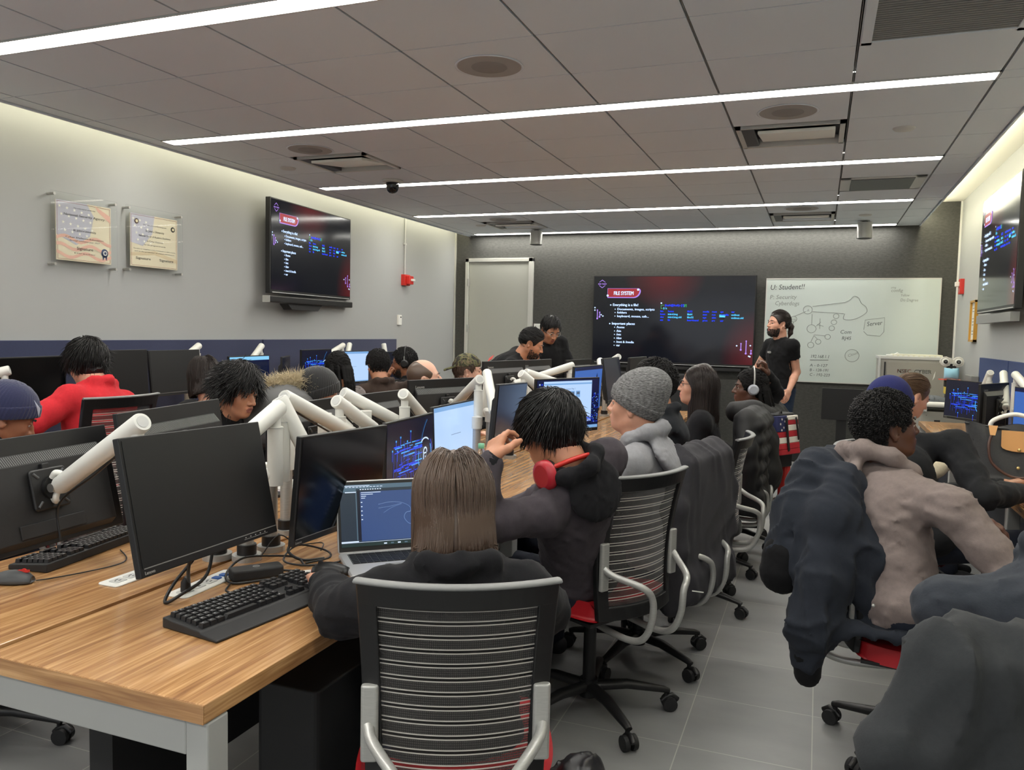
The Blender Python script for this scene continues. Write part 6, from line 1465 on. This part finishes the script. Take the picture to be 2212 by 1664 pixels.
    if legs:
        tr = trouser or cloth('dark_denim', (34, 38, 50)); f4 = Field(*((np.minimum(hip, hip)-.75), hip+.75), .018 if res > 1 else .014)
        for i, q in enumerate((1, -1)):
            hp = hip+left*q*.085-np.array([0, 0, .02])
            if stand: kn = hp+bf*.03+np.array([0, 0, -hip[2]*.47]); an = np.array([hp[0], hp[1], .09])+left*q*.03
            else: kn = hip+bf*.42+left*q*.11+np.array([0, 0, -.02]); an = np.array([kn[0], kn[1], .10])+bf*.03
            if feet: an = np.array(feet[i], dtype=float); 
            f4.chain([hp, kn, an], [.095, .070 if not stand else .075, .055], k=.03)
            fs = Field(an-.25, an+.25, .010); fs.chain([an-bf*.03-np.array([0, 0, .045]), an+bf*.08-np.array([0, 0, .055]), an+bf*.16-np.array([0, 0, .06])], [.042, .038, .030], k=.02); fs.cut((0, 0, .004), (0, 0, -1)); V, F = fs.mesh(); mesh_obj('shoe', [(V, F, M['ink'])], o)
        f4.ell(hip-np.array([0, 0, .02]), (.13, .165, .10), R=B, k=.04); f4.fold(.006, .08, seed+5); f4.cut((0, 0, .03), (0, 0, -1)); V, F = f4.mesh(); mesh_obj('trousers', [(V, F, tr)], o)
    if hairk: hair(H_, R, hairk, hcol, o, seed, near, hscale)
    if skin and res <= 2:      # eyebrows
        for q in (-1, 1): MB().tube([tuple(to_w(H_, R, p, hscale)) for p in ((.1005, q*.014, .018), (.0985, q*.028, .0235), (.086, q*.048, .019))], [.0032, .0042, .0022], HAIR['black'] if hcol not in ('brown', 'lbrown') else HAIR['dark'], 8).build('eyebrow', o)
    return o, H_, R, B, N, S_
def beard_mesh(pos, R, parent, col, near=.5, s=1.0, L=.012):
    mk_ = lambda Q: (Q[:, 0] > -.01) & (Q[:, 2] < 0)
    V, F = get_head(.0055); c = V[F].mean(1); sel = np.nonzero((c[:, 2] < -.045) & (c[:, 2] > -.13) & (c[:, 0] > .015) & ~((c[:, 0] > .088) & (c[:, 2] > -.055)) & ~((np.abs(c[:, 1]) > .022) & (c[:, 0] > .05) & (c[:, 2] > -.06)) & ~((np.abs(c[:, 2]+.07) < .008) & (np.abs(c[:, 1]) < .02)))[0]
    rg = np.random.RandomState(3); n_ = int(1800*near); f = rg.choice(sel, n_); p = c[f]+rg.normal(size=(n_, 3))*.002; e1 = V[F[f, 1]]-V[F[f, 0]]; e2 = V[F[f, 2]]-V[F[f, 0]]; n = np.cross(e1, e2); n /= np.linalg.norm(n, axis=1)[:, None]+1e-9
    d = n*.5+np.array([.15, 0, -1])+rg.normal(size=(n_, 3))*.25; d /= np.linalg.norm(d, axis=1)[:, None]; X = np.stack([p, p+d*L*.5, p+d*L+np.array([0, 0, -L*.2])], 1)
    a_ = np.cross(d, [0.3, .9, .2]); a_ /= np.linalg.norm(a_, axis=1)[:, None]+1e-9; b_ = np.cross(d, a_); w = np.array([.0016, .0014, .0004])
    VV = np.stack([X+w[None, :, None]*(a_[:, None]*math.cos(q)+b_[:, None]*math.sin(q)) for q in (0, 2.1, 4.2)], 2).reshape(-1, 3)
    base = (np.arange(n_)*9)[:, None, None]+(np.arange(2)*3)[None, :, None]; FF = np.concatenate([np.stack([base+i, base+(i+1) % 3, base+3+(i+1) % 3, base+3+i], -1) for i in range(3)], 2).reshape(-1, 4)
    return mesh_obj('beard', [((VV*s)@R+pos, FF, HAIR[col])], parent)
# ------------------------------------------------------------------ people
blackh = cloth('black_fleece', (25, 25, 28)); charc = cloth('charcoal_fleece', (66, 61, 66)); greyh = cloth('heather_grey_fleece', (142, 142, 146)); taupe = cloth('taupe_fleece', (128, 116, 112)); slate = cloth('slate_fleece', (52, 56, 63)); redh = cloth('red_fleece', (196, 44, 52)); navyc = cloth('navy_knit', (38, 42, 92)); cream = cloth('cream_jacket', (222, 212, 188)); brownh = cloth('brown_fleece', (62, 50, 44)); blackc = cloth('black_cotton', (19, 19, 21))
# 1 student with the bob, back to us
o, *_ = person('student with straight brown bob in a black hoodie, nearest, seen from behind', (-.815, 1.745, 1.055), 120, -22, byaw=122, skin='light', hairk='bob', hcol='brown', top='hoodie', tmat=blackh, lean=.02, hipz=.50, elbows=[(-1.035, 1.60, .80), (-.62, 1.88, .78)], hands=[(-1.24, 1.83, .775), (-.93, 2.03, .79)], near=1.6, seed=4, width=.98)
# 2 student with hand raised to his glasses
o, h, R, B, N, S_ = person('student in charcoal hoodie with black hood, raising a hand to his glasses', (-.865, 2.635, 1.135), 163, -22, byaw=152, skin='tan', hairk='thick', hcol='black', tmat=charc, hood=blackh, cuffs=blackh, lean=.16, hip=(-.79, 2.86, .60), elbows=[(-1.0, 2.30, .86), (-1.02, 2.80, .80)], hands=[(-.975, 2.365, 1.055), (-1.08, 2.60, .80)], hand_dir=[(-.04, .55, .55), None], hand_n=[(-.5, -.75, .3), None], curl=[.75, .4], near=1.5, seed=7, width=1.06)
glasses(h, R, o, M['silver']); headphones(h, R, o, mat('red_earcup', (176, 36, 48), .4), M['redplastic'], around_neck=True)
# 3 knit beanie student, writing
o, h, R, B, N, S_ = person('student in grey knit beanie and heather grey hoodie, writing with a white pen', (-.70, 3.27, 1.185), 172, 6, byaw=176, skin='light', hairk=None, tmat=greyh, hood=greyh, hood_s=1.15, lean=.06, hipz=.53, elbows=[(-.80, 3.0, .85), (-.86, 3.6, .83)], hands=[(-1.02, 3.36, .80), (-1.06, 3.50, .80)], cuffs=blackc, curl=[.6, .7], seed=11)
km = mat('marled_grey_knit', (106, 106, 106), .95, sheen=.1, noise=(75, .75, (1, 1, 5)), bump=(240, .6, .003)); beanie(h, R, km, o, slouch=1, off=.013, low=.008)
tag(MB().tube([(-1.10, 3.44, .80), (-1.05, 3.475, .93)], .0045, M['white'], 10).tube([(-1.104, 3.437, .79), (-1.10, 3.44, .80)], [.001, .0045], M['ink'], 10).build('pen'), 'white pen in the hand of the knit beanie student', 'pen')
# 4 curly
person('curly haired student in black hoodie behind the grey knit beanie', (-.80, 4.15, 1.215), 172, 0, byaw=176, skin='tan', hairk='curly', hcol='curl', tmat=cloth('dark_slate_fleece', (38, 40, 44)), lean=.04, seed=12, near=.6, res=1.5)
# 5 long haired woman
o, h, R, B, N, S_ = person('woman with long dark hair and glasses in black sweater, facing the slide', (-.70, 5.07, 1.165), 186, 4, byaw=180, skin='light', hairk='long', hcol='dark', top='crew', tmat=blackh, lean=.05, seed=13, near=.6, res=1.5, width=.92)
glasses(h, R, o)
# 6 headphones
o, h, R, B, N, S_ = person('student in black hoodie with silver headphones, one hand raised behind his head', (-.43, 5.70, 1.125), 192, 2, byaw=182, skin='dark', hairk='dreads', hcol='curl', tmat=blackc, lean=.04, seed=14, near=.5, res=1.5, elbows=[None, (-.28, 5.95, 1.08)], hands=[None, (-.33, 5.78, 1.215)], hand_dir=[None, (-.2, -.3, .8)], hand_n=[None, (.6, .2, .2)], curl=[.5, 1.3])
headphones(h, R, o, mat('silver_earcup', (176, 180, 188), .3, metal=.3), M['silver'])
# 7 instructor
o, h, R, B, N, S_ = person('standing bearded man with ponytail in black t-shirt and jeans by the whiteboard', (-.41, 8.76, 1.615), 216, 4, byaw=224, skin='light', hairk='pony', hcol='dark', top='tee', tmat=blackc, nosleeve=True, stand=True, hip=(-.36, 8.80, .94), elbows=[(-.21, 8.74, 1.12), (-.62, 8.98, 1.12)], hands=[(-.27, 8.56, .93), (-.70, 8.86, .90)], hand_n=[(.6, -.6, 0), None], curl=[.45, .4], feet=[(-.42, 8.66, .09), (-.24, 8.86, .09)], trouser=cloth('blue_denim', (40, 52, 72)), seed=15, near=.8, res=1.5, hscale=1.04)
beard_mesh(h, R, o, 'dark', .7, 1.04)
MB().text('RED', tuple(N-B[2]*.13+B[0]*.145+B[1]*-.03), tuple(B[1]*1.0), tuple(B[2]), .03, M['white'], bold=.04).build('chest_print', o)
# 8 man in taupe hoodie
o, h, R, B, N, S_ = person('man with short curly hair in taupe hoodie, turned toward the front, seated at right', (.238, 3.160, 1.165), 24, 9, byaw=8, skin='dark', hairk='curly', hcol='curl', tmat=taupe, hood=taupe, hood_s=1.3, hscale=.97, hip=(.30, 3.03, .55), shoulder=[(.07, 3.23, .965), (.43, 2.93, .93)], elbows=[(.30, 3.50, .82), (.60, 2.86, .74)], hands=[(.55, 3.45, .80), (.74, 3.02, .72)], seed=16, near=1.3, width=1.12, fold=.009)
# 9 navy hood
o, h, R, B, N, S_ = person('student bending forward in black jacket with navy beanie behind the man in taupe', (.33, 4.27, 1.15), 60, -10, byaw=20, skin='brown', top='crew', tmat=cloth('black_jacket_cloth', (32, 33, 36)), hip=(.48, 4.15, .54), shoulder=[None, (.61, 4.20, .99)], elbows=[None, (.70, 3.98, .80)], hands=[(.85, 4.45, .78), (.90, 4.22, .79)], seed=17, res=1.5, width=1.3)
beanie(h, R, navyc, o, off=.02, rib=False)
# 10 ponytail woman
person('woman with brown ponytail in cream jacket looking down at the right bench', (.55, 5.5, 1.13), 28, -22, byaw=6, skin='light', hairk='pony', hcol='lbrown', top='collar', tmat=cream, lean=.22, hipz=.52, seed=18, res=1.5, near=.8)
# 11 foreground right
person('person in slate hooded sweatshirt at the right edge, back to us, partly out of frame', (.60, 2.12, 1.12), 20, -5, byaw=20, skin='brown', hairk='short', tmat=slate, lean=.12, hip=(.50, 1.90, .52), seed=19, near=.4, shoulder=[(.30, 2.05, .865), (.62, 1.95, .90)])
# 12 red hoodie
o, h, R, B, N, S_ = person('student in bright red hoodie and glasses at the left wall row', (-3.68, 3.19, 1.25), 166, -20, byaw=184, skin='light', hairk='thick', hcol='black', tmat=redh, hip=(-3.53, 3.10, .66), elbows=[(-3.60, 2.80, .97), None], hands=[(-3.85, 2.78, .90), None], seed=20, near=.8, res=1.5, width=1.08)
glasses(h, R, o)
# 13 navy beanie at left edge
o, h, R, B, N, S_ = person('student in navy beanie at the left edge looking at a tablet', (-3.05, 2.26, 1.09), 60, -24, byaw=170, skin='brown', tmat=blackh, lean=.0, hip=(-3.15, 2.30, .54), seed=21, res=1.5)
beanie(h, R, mat('navy_beanie', (34, 38, 72), .95, sheen=.3, bump=(200, .5, .003)), o, off=.014, low=.02)
MB().poly([tuple(to_w(h, R, p)) for p in ((.05, -.085, .10), (.09, -.06, .075), (.10, -.045, .04), (.07, -.075, .08))], mat('pale_patch', (200, 208, 226), .7)).build('hat_patch', o)
# 14 girl in the wall row
person('dark-haired girl in black scoop top at the wall row, back to us', (-3.60, 3.98, 1.15), 150, -20, byaw=175, skin='light', hairk='bob', hcol='dark', top='scoop', tmat=blackc, lean=-.05, hipz=.54, seed=22, res=1.5, near=.5, hscale=.98)
# 15 messy hair
o, h, R, B, N, S_ = person('student with messy black hair in black zip hoodie, looking down, behind the island monitors', (-2.64, 3.14, 1.160), 0, -14, byaw=2, skin='tan', hairk='messy', hcol='black', top='collar', tmat=blackc, lean=.12, hipz=.54, seed=23, near=1.3, hscale=1.0)
b = MB(); b.sph(tuple(to_w(h, R, (-.008, -.086, -.042), 1.0)), .0032, M['chrome'], 8); b.build('ear_stud', o)
# 16 black ribbed beanie
o, h, R, B, N, S_ = person('student in black ribbed beanie and glasses, only the hat above the monitor backs', (-2.50, 3.62, 1.12), 48, -6, byaw=10, skin='light', tmat=blackh, lean=.1, seed=24, res=1.5)
beanie(h, R, mat('black_ribbed_knit', (34, 34, 35), .95, sheen=.3), o, off=.014, low=.01); glasses(h, R, o)
# 17 braided ponytail
person('student with braided black ponytail and plaid shirt in the wall row', (-3.37, 5.12, 1.165), 150, -6, byaw=170, skin='tan', hairk='dreads', hcol='black', top='plaid', tmat=mat('plaid_cloth', (120, 112, 110), .9, noise=(22, .6, (1, 6, 6))), lean=.0, seed=25, res=1.5, near=.5)
# 18 brown hoodie
person('student with bushy black hair in brown hoodie, arm over the neighbour', (-3.40, 5.76, 1.165), 140, -12, byaw=150, skin='tan', hairk='curly', hcol='curl', tmat=brownh, lean=.0, elbows=[None, (-3.0, 5.75, 1.02)], hands=[None, (-3.22, 6.12, 1.0)], seed=26, res=1.5, near=.5)
# 19 headphones and glasses
o, h, R, B, N, S_ = person('bearded student with glasses and black headphones, hand on his chin', (-3.50, 6.38, 1.17), 196, -4, byaw=190, skin='brown', hairk='curly', hcol='curl', tmat=blackc, lean=.02, seed=27, res=1.5, near=.4, elbows=[(-3.60, 6.12, .88), None], hands=[(-3.585, 6.24, 1.01), None], hand_dir=[(-.1, .5, .9), None], hand_n=[(-.9, -.4, 0), None], curl=[1.1, .5])
glasses(h, R, o); headphones(h, R, o, M['black'], M['black'], y0=-.02); beard_mesh(h, R, o, 'black', .4)
# 20 balding
person('balding student with shaved hair looking up behind the angled monitor', (-2.40, 4.66, 1.155), 34, 10, byaw=4, skin='pale', hairk='buzz', hcol='brown', tmat=navyc, lean=.1, seed=28, res=1.5)
# 21 camouflage cap
o, h, R, B, N, S_ = person('student wearing a camouflage cap backwards, facing right', (-2.57, 5.74, 1.155), 22, 2, byaw=6, skin='pale', hairk='short', hcol='brown', tmat=blackc, lean=.06, seed=29, res=1.5, near=.4)
camo = mat('camouflage_cloth', (84, 84, 60), .9); N_, L_, b_ = nodes(camo); tc = N_.new('ShaderNodeTexCoord'); n_ = N_.new('ShaderNodeTexNoise'); n_.inputs['Scale'].default_value = 26; n_.inputs['Detail'].default_value = 1; r_ = N_.new('ShaderNodeValToRGB'); r_.color_ramp.interpolation = 'CONSTANT'
for p_, c_2 in ((0, (44, 42, 36)), (.44, (92, 94, 62)), (.54, (116, 104, 78)), (.62, (58, 62, 42))):
    el_ = r_.color_ramp.elements[0] if p_ == 0 else r_.color_ramp.elements.new(p_); el_.color = (*lin(c_2), 1)
L_.new(tc.outputs['Object'], n_.inputs[0]); L_.new(n_.outputs[0], r_.inputs[0]); L_.new(r_.outputs[0], b_.inputs['Base Color'])
f = Field((-.2, -.12, -.06), (.14, .12, .18), .005); f.ell((-.012, 0, .045), (.110, .090, .100), k=.01); f.cut((.0, 0, .035), (0, 0, -1)); f.rb((-.135, 0, .03), (.06, .07, .008), .006, R=frame3((-.95, 0, -.3)), k=.01); V, F = f.mesh(); co_ = mesh_obj('cap', [(V@R+h, F, camo)], o)
# 22 bending man, 23 standing with glasses, 24 seated between
o, h, R, B, N, S_ = person('bearded student in black sweatshirt with red print, bending over the desk', (-2.36, 6.62, 1.375), 14, -24, byaw=12, skin='tan', hairk='brushed', hcol='black', top='crew', tmat=blackc, hip=(-2.85, 6.60, .98), elbows=[(-2.45, 6.80, .98), (-2.42, 6.42, .98)], hands=[(-2.22, 6.8, .80), (-2.2, 6.5, .80)], stand=True, seed=30, res=1.5, near=.6)
beard_mesh(h, R, o, 'black', .4); b = MB(); p0 = N-B[2]*.22-B[0]*.155
b.poly([tuple(p0+B[1]*-.12), tuple(p0+B[1]*-.02), tuple(p0+B[1]*-.02+B[2]*.05), tuple(p0+B[1]*-.12+B[2]*.05)], M['redplastic'], tuple(-B[0]*.003)); b.build('back_print', o)
o, h, R, B, N, S_ = person('standing student with glasses in black, looking down beside the door', (-2.39, 7.22, 1.50), 318, -30, byaw=310, skin='tan', hairk='short', hcol='black', top='crew', tmat=blackc, stand=True, hip=(-2.36, 7.35, .95), seed=31, res=1.5, near=.6)
glasses(h, R, o, M['silver'])
person('seated dark-haired student with bare shoulder between the two helpers', (-2.52, 7.02, 1.22), 20, -12, byaw=10, skin='brown', hairk='short', hcol='black', top='scoop', tmat=mat('maroon_cloth', (70, 32, 38), .9), nosleeve=True, lean=.06, seed=32, res=2, near=.4, hscale=.95)
# ------------------------------------------------------------------ coats, backpack and bags
def garment(name, cat, label, fn, lo, hi, m, h=.012, fold=.012, wl=.16, seed=0, axis=(1, 0, 0), group=None):
    f = Field(lo, hi, h); fn(f)
    if fold: f.fold(fold, wl, seed, axis=axis)
    f.cut((0, 0, .01), (0, 0, -1)); V, F = f.mesh(); o = mesh_obj(name, [(V, F, m)]); return tag(o, label, cat, group)
def local(x, y, face):
    c, s = math.cos(math.radians(face)), math.sin(math.radians(face)); return (lambda a, b, z: np.array([x+a*c-b*s, y+a*s+b*c, z])), np.array([[c, s, 0], [-s, c, 0], [0, 0, 1]])
def coat(name, x, y, face, label, m, lift=0, drop=.5, wide=.25, sleeves=(1, 1), slen=.5, puff=0, seed=1, thick=.038, h=.013, cat='coat', low=0):
    L, R = local(x, y, face); zt = .93+lift
    def fn(f):
        f.cap(L(-.245, -wide*.78, zt-.01), L(-.245, wide*.78, zt-.01), .048, k=.03)
        f.rb(L(-.285, 0, zt-drop/2), (thick, wide, drop/2), .03, R=R, k=.04); f.rb(L(-.195, 0, zt-.13), (.025, wide*.85, .13), .02, R=R, k=.03)
        f.rb(L(-.30, 0, zt-drop+.06), (thick*1.3, wide*1.05, .07), .04, R=R, k=.05)
        for i, q in enumerate((1, -1)):
            if sleeves[i]: f.chain([L(-.25, q*wide*.85, zt-.03), L(-.27, q*(wide+.035), zt-.20), L(-.285, q*(wide+.03), zt-slen*.6), L(-.27, q*(wide+.015), zt-slen)], [.055, .058, .052, .042], k=.03)
        if puff:
            for z in np.arange(zt-.06, zt-drop, -.085): f.rb(L(-.285, 0, z), (thick+.022, wide+.012, .034), .034, R=R, k=.012)
    p = [L(a, b, z) for a in (-.5, 0) for b in (-.45, .45) for z in (0, zt+.15)]; lo = np.min(p, 0); hi = np.max(p, 0); lo[2] = max(.02, zt-max(drop, slen)-.15)
    return garment(name, cat, label, fn, lo, hi, m, h, .005 if puff else .020, .26, seed, axis=R[1])
cg = cloth('dark_grey_coat_cloth', (58, 57, 61), sc=400, pile=.1); nj = cloth('navy_black_canvas', (40, 44, 52), sc=300); ch = cloth('charcoal_coat_cloth', (50, 52, 54), sc=300); pf = mat('black_puffer_nylon', (15, 15, 17), .65)
# long dark grey coat behind the knit beanie student
o = coat('coat', -.72, 3.56, 166, 'long dark grey coat hanging over the chair behind the knit beanie student', cg, lift=.05, drop=.60, wide=.255, slen=.62, seed=5, thick=.05)
MB().bx(-.425, -.38, 3.14, 3.142, .47, .474, M['white']).build('sleeve_label', o)
# navy jacket with hanging sleeves beside the man in taupe
def navy(f):
    f.chain([(.07, 3.20, 1.00), (.02, 3.12, .98), (-.03, 3.06, .84), (-.07, 3.01, .70)], [.075, .085, .095, .085], k=.05)
    f.chain([(.10, 3.02, .97), (.07, 2.95, .86), (.05, 2.90, .66), (.02, 2.87, .50), (.01, 2.865, .38)], [.07, .085, .088, .082, .055], k=.04)
    f.chain([(.14, 3.08, .90), (.17, 2.98, .74), (.19, 2.95, .60)], [.08, .085, .06], k=.05); f.rb((.22, 2.93, .50), (.10, .09, .02), .02, k=.05); f.ell((.17, 3.2, .82), (.06, .17, .2), k=.05)
jk = garment('jacket', 'jacket', 'dark navy canvas jacket with long hanging sleeves over the chair of the man in taupe', navy, (-.26, 2.68, .24), (.42, 3.5, 1.16), nj, .0095, .016, .17, 9, axis=(.3, 1, 0))
for nm, a, b, r0, r1 in (('sleeve_cuff', (.01, 2.865, .385), (.012, 2.865, .325), .050, .044), ('hem_band', (-.075, 3.005, .69), (-.09, 2.99, .635), .086, .078)):
    f = Field(np.minimum(a, b)-.13, np.maximum(a, b)+.13, .008); f.cap(a, b, r0, r1); f.fold(.003, .012, 1, axis=(1, 0, 0)); V, F = f.mesh(); mesh_obj(nm, [(V, F, blackc)], jk)
MB().sph((.205, 2.845, .60), .006, M['silver'], 8).build('snap_button', jk)
# charcoal coat draped over the nearest chair at the lower right
coat('coat', .40, 1.80, 98, 'charcoal coat draped wide over the chair at the lower right corner', ch, lift=.04, drop=.80, wide=.245, slen=.75, seed=8, thick=.045, h=.012)
# black puffers on the far chairs
coat('puffer_jacket', -.62, 5.12, 176, 'black quilted puffer jacket on the chair beside the long haired woman', pf, lift=.08, drop=.58, wide=.24, slen=.5, puff=1, seed=3, thick=.055)
def pf2(f):
    f.chain([(-.48, 5.30, .99), (-.38, 5.32, .98), (-.34, 5.32, .80), (-.31, 5.30, .60), (-.30, 5.28, .50)], [.07, .08, .12, .12, .06], k=.05); f.chain([(-.38, 5.2, .96), (-.35, 5.1, .75), (-.32, 5.08, .5), (-.30, 5.12, .36)], [.06, .08, .07, .03], k=.04)
garment('puffer_jacket', 'jacket', 'black padded coat hanging low between the long haired woman and the flag backpack', pf2, (-.55, 4.9, .25), (-.05, 5.6, 1.15), pf, .014, .008, .22, 4, axis=(0, 1, 0))
coat('puffer_jacket', -.56, 5.85, 172, 'black quilted puffer jacket under the flag backpack', pf, lift=.06, drop=.52, wide=.25, slen=.5, puff=1, seed=6, thick=.05)
# flag backpack hanging on the outer side of that chair
L, R = local(-.56, 5.85, 172); bp = empty('backpack', (-.235, 5.60, .95), math.radians(150), 'backpack printed with stars and stripes hanging on a far chair, red bottom', 'backpack')
fr, fw_, fb = mat('flag_red', (178, 34, 46), .7), mat('flag_white', (226, 220, 210), .7), mat('flag_navy', (34, 40, 84), .7)
b = MB(); b.X = Matrix.Rotation(math.radians(7), 4, 'Y')
zz = [0, -.03, -.06, -.10, -.14, -.18, -.22, -.255]
for i in range(7):
    m_ = (fw_, fr, fw_, fr, fw_, fr, fr)[i] if i > 2 else (fw_, fr, fw_)[i]
    b.rbox((-.03, -.0, (zz[i]+zz[i+1])/2), (.10, .26, zz[i]-zz[i+1]), .035, m_)
b.rbox((-.033, .07, -.05), (.10, .125, .105), .03, fb)
for y, z in ((.03, -.02), (.06, -.035), (.09, -.02), (.11, -.05), (.04, -.065), (.075, -.075), (.10, -.09)):
    b.poly([(-.0842, y+(.011 if q % 2 == 0 else .0045)*math.sin(q*PI/5), z+(.011 if q % 2 == 0 else .0045)*math.cos(q*PI/5)) for q in range(10)][::-1], fw_)
b.X = None; b.build('front_panel', bp)
b = MB(); b.rbox((.01, 0, -.16), (.12, .27, .36), .04, M['black2']); b.tube(smoothpath([(-.1, .06, .0), (-.105, .05, -.1), (-.11, .03, -.22)], 5), .012, M['black'], 8, flat=.4).tube(smoothpath([(-.1, -.05, .0), (-.11, -.06, -.08), (-.11, -.08, -.15)], 5), .010, M['black'], 8, flat=.4).tube([(-.03, .0, .0), (-.03, .02, .04), (-.03, .05, .0)], .006, M['ink'], 8); b.build('body', bp)
MB().rbox((-.0, -.10, -.44), (.07, .06, .28), .02, mat('strap_red', (196, 48, 44), .6)).rbox((-.0, -.10, -.60), (.06, .055, .05), .015, M['ink']).build('red_strap', bp)
# fur trimmed parka
def pk(f):
    f.ell((-2.60, 3.44, 1.02), (.17, .20, .16), k=.05); f.cap((-2.66, 3.3, .95), (-2.58, 3.62, .95), .10, k=.05); f.rb((-2.70, 3.46, .75), (.06, .22, .25), .05, k=.05)
po = garment('parka', 'jacket', 'grey parka with pale fur trimmed hood over a chair beside the ribbed beanie', pk, (-3.0, 3.0, .45), (-2.3, 3.9, 1.3), mat('parka_grey', (96, 96, 96), .8), .014, .010, .09, 6)
rg = np.random.RandomState(2); A = np.array([-.055, -.02, .0])+np.array([(-2.70, 3.27, 1.06), (-2.66, 3.33, 1.12), (-2.60, 3.41, 1.155), (-2.53, 3.50, 1.18), (-2.48, 3.58, 1.175), (-2.45, 3.64, 1.13)]); fm = mat('fur_trim', (196, 182, 152), .8)
ap = np.array([tuple(p) for p in smoothpath([tuple(a) for a in A], 8)]); n_ = 4200; i_ = rg.randint(0, len(ap), n_); d = rg.normal(size=(n_, 3)); d /= np.linalg.norm(d, axis=1)[:, None]; p0 = ap[i_]+d*.028+rg.normal(size=(n_, 3))*.006; d2 = d+rg.normal(size=(n_, 3))*.35+np.array([0, 0, .15]); d2 /= np.linalg.norm(d2, axis=1)[:, None]; Ls = (.03+.04*rg.rand(n_))[:, None]
X = np.stack([p0, p0+d2*Ls*.5, p0+d2*Ls+np.array([0, 0, -.006])], 1); a_ = np.cross(d2, [.3, .9, .2]); a_ /= np.linalg.norm(a_, axis=1)[:, None]; b_ = np.cross(d2, a_); w = np.array([.0016, .0013, .0003])
VV = np.stack([X+w[None, :, None]*(a_[:, None]*math.cos(q)+b_[:, None]*math.sin(q)) for q in (0, 2.1, 4.2)], 2).reshape(-1, 3); base = (np.arange(n_)*9)[:, None, None]+(np.arange(2)*3)[None, :, None]; FF = np.concatenate([np.stack([base+i, base+(i+1) % 3, base+3+(i+1) % 3, base+3+i], -1) for i in range(3)], 2).reshape(-1, 4)
f = Field(ap.min(0)-.1, ap.max(0)+.1, .008); f.chain(list(ap), [.034]*len(ap), k=.01); V, F = f.mesh(); mesh_obj('fur_trim', [(V, F, mat('fur_base', (150, 136, 108), .9)), (VV, FF, fm)], po)
# dark hood draped on a chair next to the angled monitor
def dh(f): f.ell((-2.30, 3.98, .98), (.07, .09, .10), k=.04); f.ell((-2.34, 3.92, .86), (.11, .16, .14), k=.05); f.rb((-2.42, 3.95, .72), (.05, .2, .16), .04, k=.05)
garment('jacket', 'jacket', 'dark grey hooded jacket draped left of the large angled monitor', dh, (-2.7, 3.5, .5), (-2.1, 4.3, 1.15), cg, .012, .010, .08, 7)
# grey bag heap on the cart
garment('duffel_bag', 'bag', 'slack grey duffel bag lying on the service cart behind the ponytail woman', lambda f: f.ell((1.10, 8.58, .885), (.17, .10, .05), k=.03).ell((1.02, 8.56, .90), (.09, .08, .05), k=.04), (.8, 8.35, .846), (1.36, 8.8, 1.0), cloth('grey_bag_cloth', (96, 100, 104)), .008, .008, .06, 3)
# black bag on the floor beside the nearest chair
garment('backpack', 'backpack', 'black crinkled backpack on the floor beside the nearest chair', lambda f: f.ell((-.52, 1.80, .22), (.11, .14, .20), k=.05).ell((-.50, 1.86, .36), (.06, .08, .07), k=.05), (-.75, 1.5, .0), (-.25, 2.1, .55), mat('crinkled_black_nylon', (28, 28, 31), .38), .009, .014, .07, 12)
tag(MB().rbox((-1.30, 1.95, .30), (.20, .42, .42), .02, M['dark']).build('computer_tower', bevel=.004), 'black computer tower under the desk left of the nearest chair', 'computer')
